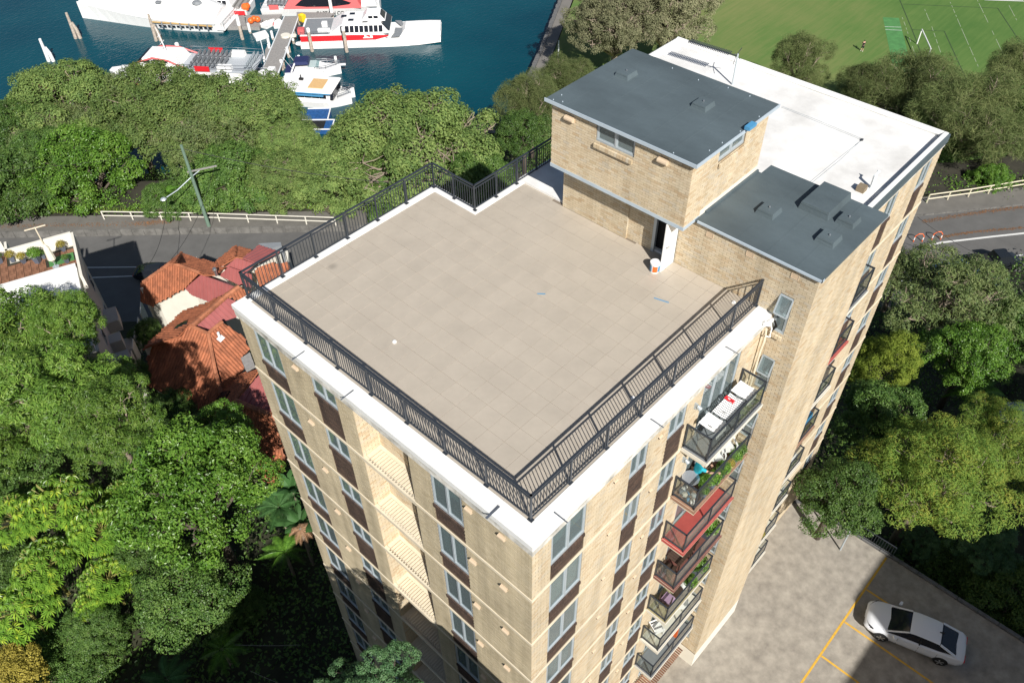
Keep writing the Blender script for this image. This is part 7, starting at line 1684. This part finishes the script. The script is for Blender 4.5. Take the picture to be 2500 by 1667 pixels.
STAND = dict(pelvis=(0, 0, .95), belly=(0, 0, 1.1), chest=(0, 0, 1.33), neck=(0, 0, 1.5), head0=(.01, 0, 1.58), head=(.02, 0, 1.66), shl=(0, .19, 1.41), shr=(0, -.19, 1.41), ell=(.05, .26, 1.14), elr=(.18, -.24, 1.2), wrl=(.22, .2, 1.1), wrr=(.36, -.12, 1.3), hal=(.29, .17, 1.12), har=(.41, -.08, 1.35),
             hil=(0, .1, .88), hir=(0, -.1, .88), knl=(.04, .12, .5), knr=(-.03, -.11, .5), anl=(0, .14, .1), anr=(-.1, -.12, .1), tol=(.15, .15, .05), tor=(.05, -.13, .05))
person('person in dark top and shorts standing on the worn grass of the field', gzp(850, 352), ra+1.2, STAND, 'black_cloth', 'black_cloth', 'dark_hair', 1.0)
SIT = dict(pelvis=(0, 0, .50), belly=(.04, 0, .66), chest=(.12, 0, .88), neck=(.19, 0, 1.02), head0=(.22, 0, 1.09), head=(.26, 0, 1.16), shl=(.12, .19, .96), shr=(.12, -.19, .96), ell=(.30, .28, .78), elr=(.38, -.26, .82), wrl=(.50, .22, .66), wrr=(.62, -.22, .74), hal=(.57, .2, .63), har=(.70, -.2, .72),
           hil=(.03, .1, .47), hir=(.03, -.1, .47), knl=(.45, .14, .50), knr=(.45, -.14, .50), anl=(.42, .14, .09), anr=(.40, -.14, .09), tol=(.57, .15, .05), tor=(.55, -.15, .05))
z2b = BZ(2)+.104
person('person in turquoise top leaning over plants on the second balcony from the top', (7.42, -.72, z2b), -.75, SIT, 'turquoise', 'tan_cloth', 'grey_hair', .98)
# ---------------------------------------------------------------- things on the balconies
def chair(name, label, loc, rz, m, group=None, s=1.0, cat='chair'):
    o = thing(name, label, cat, loc, rz, group); o.scale = (s,)*3
    b = MB(); b.box(-.23, .23, -.23, .23, .42, .45); b.build('seat', M[m], o); b = MB(); b.add([(-.23, -.23, .45), (-.23, .23, .45), (-.31, .23, .88), (-.31, -.23, .88), (-.26, -.23, .45), (-.26, .23, .45), (-.34, .23, .88), (-.34, -.23, .88)], [(0,1,2,3),(7,6,5,4),(0,4,5,1),(1,5,6,2),(2,6,7,3),(3,7,4,0)]); b.build('backrest', M[m], o)
    lg = MB(); lg.box(-.02, .02, -.02, .02, 0, .42); me = lg.mesh('leg', M[m])
    for x in (-.2, .2):
        for y in (-.2, .2): link('leg', me, o, (x, y, 0))
    for y in (-.25, .25): b = MB(); b.bar((-.27, y, .66), (.2, y, .64), .05, .03); b.bar((.18, y, .42), (.18, y, .64), .03); b.build('armrest', M[m], o)
    return o
def zf(k): return BZ(k)+.104
dr_ = thing('drying_rack', 'folding drying rack loaded with white laundry on the top balcony', 'drying rack', (7.0, -.98, zf(1)))
b = MB()
for x in (0, .75, 1.5, 2.1): b.bar((x, -.28, .92), (x, .28, .92), .03); b.bar((x, -.28, 0), (x, .28, .92), .02); b.bar((x, .28, 0), (x, -.28, .92), .02)
for y in (-.28, .28): b.bar((-.1, y, .92), (2.2, y, .92), .025)
b.build('frame', M['steel'], dr_)
def cloth(x0, x1, y0, y1, z, m, name='cloth', n=10, drop=.3, parent=None):
    b = MB(); vs = []
    for i in range(n+1):
        x = x0+(x1-x0)*i/n; wv = .015*math.sin(i*2.3)
        vs += [(x, y0-.03, z-drop+wv), (x, y0, z+wv), (x, (y0+y1)/2, z-.03+wv), (x, y1, z+wv), (x, y1+.03, z-drop*.8+wv)]
    b.add(vs, [(i*5+k, i*5+k+1, i*5+k+6, i*5+k+5) for i in range(n) for k in range(4)]); return b.build(name, M[m], parent)
GL = 'laundry on the drying rack'
for i in range(12):
    x = .55+i*.085; o = cloth(6.98+x, 6.98+x+.05, -1.25, -.72, zf(1)+.96, 'white', 'laundry_item', 3, .25); o['label'] = 'white sock or towel strip in the middle row of the drying rack'; o['category'] = 'laundry'; o['group'] = GL
o = cloth(6.86, 7.42, -1.3, -.66, zf(1)+.97, 'white', 'laundry_item', 8); o['label'] = 'white bundle of laundry on the lower left end of the rack'; o['category'] = 'laundry'
o = cloth(8.62, 9.2, -1.28, -.68, zf(1)+.97, 'white', 'laundry_item', 8); o['label'] = 'white towel on the upper right end of the rack'; o['category'] = 'laundry'
o = cloth(8.2, 8.34, -1.0, -.7, zf(1)+.985, 'red', 'laundry_item', 3, .1); o['label'] = 'small red printed cloth among the white laundry'; o['category'] = 'laundry'
chair('plastic_chair', 'white plastic chair at the right end of the second balcony', (9.05, -.85, zf(2)), -2.2, 'white', 'white plastic chairs', 1.15); chair('plastic_chair', 'white plastic chair left of the other one on the second balcony', (8.5, -.8, zf(2)), -2.4, 'white', 'white plastic chairs', 1.1)
for i, (x, y, s, k) in enumerate([(9.3, -1.28, .5, 2), (9.0, -1.3, .45, 1), (8.6, -1.3, .4, 0), (8.25, -1.28, .5, 1), (7.95, -1.28, .5, 2), (7.6, -1.25, .55, 1), (7.35, -1.1, .5, 1), (7.1, -1.28, .4, 2)]):
    potted('balcony_plant', (x, y, zf(2)), s, k, ['pot of dark foliage at the right end of the second balcony', 'green pot plant beside the dark one on the second balcony', 'small orange flowered pot on the second balcony', 'green pot plant in front of the white chairs', 'dark pot plant near the hand of the person', 'bright strappy plant below the person', 'bright plant nearest the table on the second balcony', 'dark small pot at the left of the second balcony'][i], 'potted plants on the second balcony')
tb_ = thing('round_table', 'small dark table covered with cups beside the person on the balcony', 'table', (7.05, -.75, zf(2))); b = MB(); b.cyl((0, 0, .62), .3, .03, 14); b.build('tabletop', M['car_silver'], tb_); b = MB(); b.cyl((0, 0, 0), .04, .62, 6); b.cyl((0, 0, 0), .2, .03, 10); b.build('leg', M['steel'], tb_)
for i in range(16):
    x, y = R_.uniform(6.56, 6.95), R_.uniform(-1.3, -.62); b = MB(); s = R_.uniform(.05, .12); b.ball((x, y, zf(2)+s*.8+R_.uniform(0, .25)), s, 6, (1, R_.uniform(.6, 1.3), .7)); o = b.build('clutter_item', M[['white', 'white', 'lightblue', 'grey_deck', 'offwhite', 'alu'][i % 6]], label='one of the pale odds and ends heaped at the left end of the second balcony', cat='household item', group='clutter at the left end of the second balcony')
M['dark_wood'] = mat('dark_wood', (.06, .035, .025), .6, .2, 8)
t4 = thing('slatted_table', 'dark slatted wooden table on the red tiled fourth balcony', 'table', (7.5, -.85, zf(4)))
for i in range(8): b = MB(); b.box(-.45+i*.115, -.35+i*.115, -.3, .3, .68, .71); b.build('slat', M['dark_wood'], t4)
for x in (-.4, .4):
    for y in (-.26, .26): b = MB(); b.box(x-.025, x+.025, y-.025, y+.025, 0, .68); b.build('leg', M['dark_wood'], t4)
chair('wooden_chair', 'dark wooden chair left of the slatted table', (6.85, -.85, zf(4)), .2, 'dark_wood', 'dark wooden chairs', .95); chair('wooden_chair', 'dark wooden chair right of the slatted table', (8.2, -.8, zf(4)), 3.0, 'dark_wood', 'dark wooden chairs', .95)
potted('balcony_plant', (9.2, -1.0, zf(4)), .8, 1, 'leafy green plant at the right end of the fourth balcony', None); potted('balcony_plant', (9.1, -1.05, zf(5)), .8, 1, 'leafy plant in a dark pot at the right end of the fifth balcony', None); potted('balcony_plant', (8.35, -1.2, zf(5)), .6, 1, 'small green plant in the middle of the fifth balcony', None)
chair('cushioned_chair', 'dark chair holding a mauve cushion on the fifth balcony', (7.0, -.95, zf(5)), .3, 'dark_wood', None, .95); M['mauve'] = mat('mauve_cloth', (.36, .24, .36), .9, .15, 6)
b = MB(); b.loft([[(6.85, -1.2, zf(5)+.46), (7.35, -1.2, zf(5)+.46), (7.35, -.75, zf(5)+.46), (6.85, -.75, zf(5)+.46)], [(6.9, -1.15, zf(5)+.62), (7.3, -1.15, zf(5)+.62), (7.3, -.8, zf(5)+.62), (6.9, -.8, zf(5)+.62)]]); b.build('cushion', M['mauve'], label='mauve cushion on the dark chair of the fifth balcony', cat='cushion')
b = MB(); b.cyl((7.75, -1.05, zf(5)), .2, .45, 12); b.build('stool', M['dark_wood'], label='round dark stool on the fifth balcony', cat='stool'); b = MB(); b.ball((8.15, -1.1, zf(5)+.35), .2, 10); b.build('white_globe', M['white'], label='white globe lamp on the fifth balcony', cat='lamp')
chair('plastic_chair', 'white plastic chair at the left of the sixth balcony', (7.1, -.85, zf(6)), -.4, 'white', 'white plastic chairs'); chair('plastic_chair', 'white plastic chair in the middle of the sixth balcony', (8.6, -.9, zf(6)), 2.4, 'white', 'white plastic chairs')
b = MB(); b.loft([[(8.7, -1.15, zf(7)), (8.8, -1.15, zf(7)), (8.8, -.7, zf(7)), (8.7, -.7, zf(7))], [(8.8, -1.1, zf(7)+.9), (8.9, -1.1, zf(7)+.9), (8.9, -.65, zf(7)+.9), (8.8, -.65, zf(7)+.9)]]); b.build('orange_board', M['orange'], label='orange board leaning on the seventh balcony', cat='board')
sb_ = MB(); sb_.ball((15.9, -.95, zf(1)+.5), .5, 8, (1.6, .6, 1)); sb_.build('covered_barbecue', M['black_cloth'], label='black covered barbecue on the top right hand balcony', cat='barbecue')
for k, x, m, lb in ((4, 16.4, 'lightblue', 'blue and white washing on the fourth right hand balcony'), (5, 16.2, 'white', 'white clothes airer on the fifth right hand balcony')):
    o = cloth(x-.5, x+.5, -1.2, -.8, zf(k)+.9, m, 'washing', 8, .4); o['label'] = lb; o['category'] = 'laundry'
potted('balcony_plant', (15.7, -1.15, zf(7)), .6, 0, 'pink flowering plant on the seventh right hand balcony', None)
gp = thing('garden_bush', 'green bush at the foot of the balconies, bottom edge', 'bush', (5.7, -1.2, GZ+.2)); gp.scale = (1.6,)*3; link('foliage', SHM[1], gp, (0, 0, .5)); b = MB(); b.cyl((0, 0, -.2), .05, .6, 6); b.build('stem', M['bark'], gp)
# ---------------------------------------------------------------- neighbours towards the sun, just outside the picture
nb = thing('neighbouring_block', 'cream neighbouring block standing towards the sun beside the garden', 'apartment building')
b = MB(); b.box(-34, -4.6, -22, -3.5, -30, -4.0); b.build('wall', M['offwhite'], nb); b = MB(); b.box(-34.1, -4.5, -22.1, -3.4, -4.0, -3.8); b.build('roof', M['membrane'], nb)
nb2 = thing('neighbouring_block', 'brick neighbouring block standing towards the sun beyond the car park', 'apartment building')
b = MB(); b.box(-2, 7.2, -46, -30.1, -30, -4.0); b.box(7.2, 34, -46, -28.3, -30, -4.0); b.build('wall', M['band'], nb2); b = MB(); b.box(-2.1, 7.2, -46.1, -30.0, -4.0, -3.9); b.box(7.2, 34.1, -46.1, -28.2, -4.0, -3.9); b.build('roof', M['membrane'], nb2)
# tidy: objects named for what they are, colour names only on materials
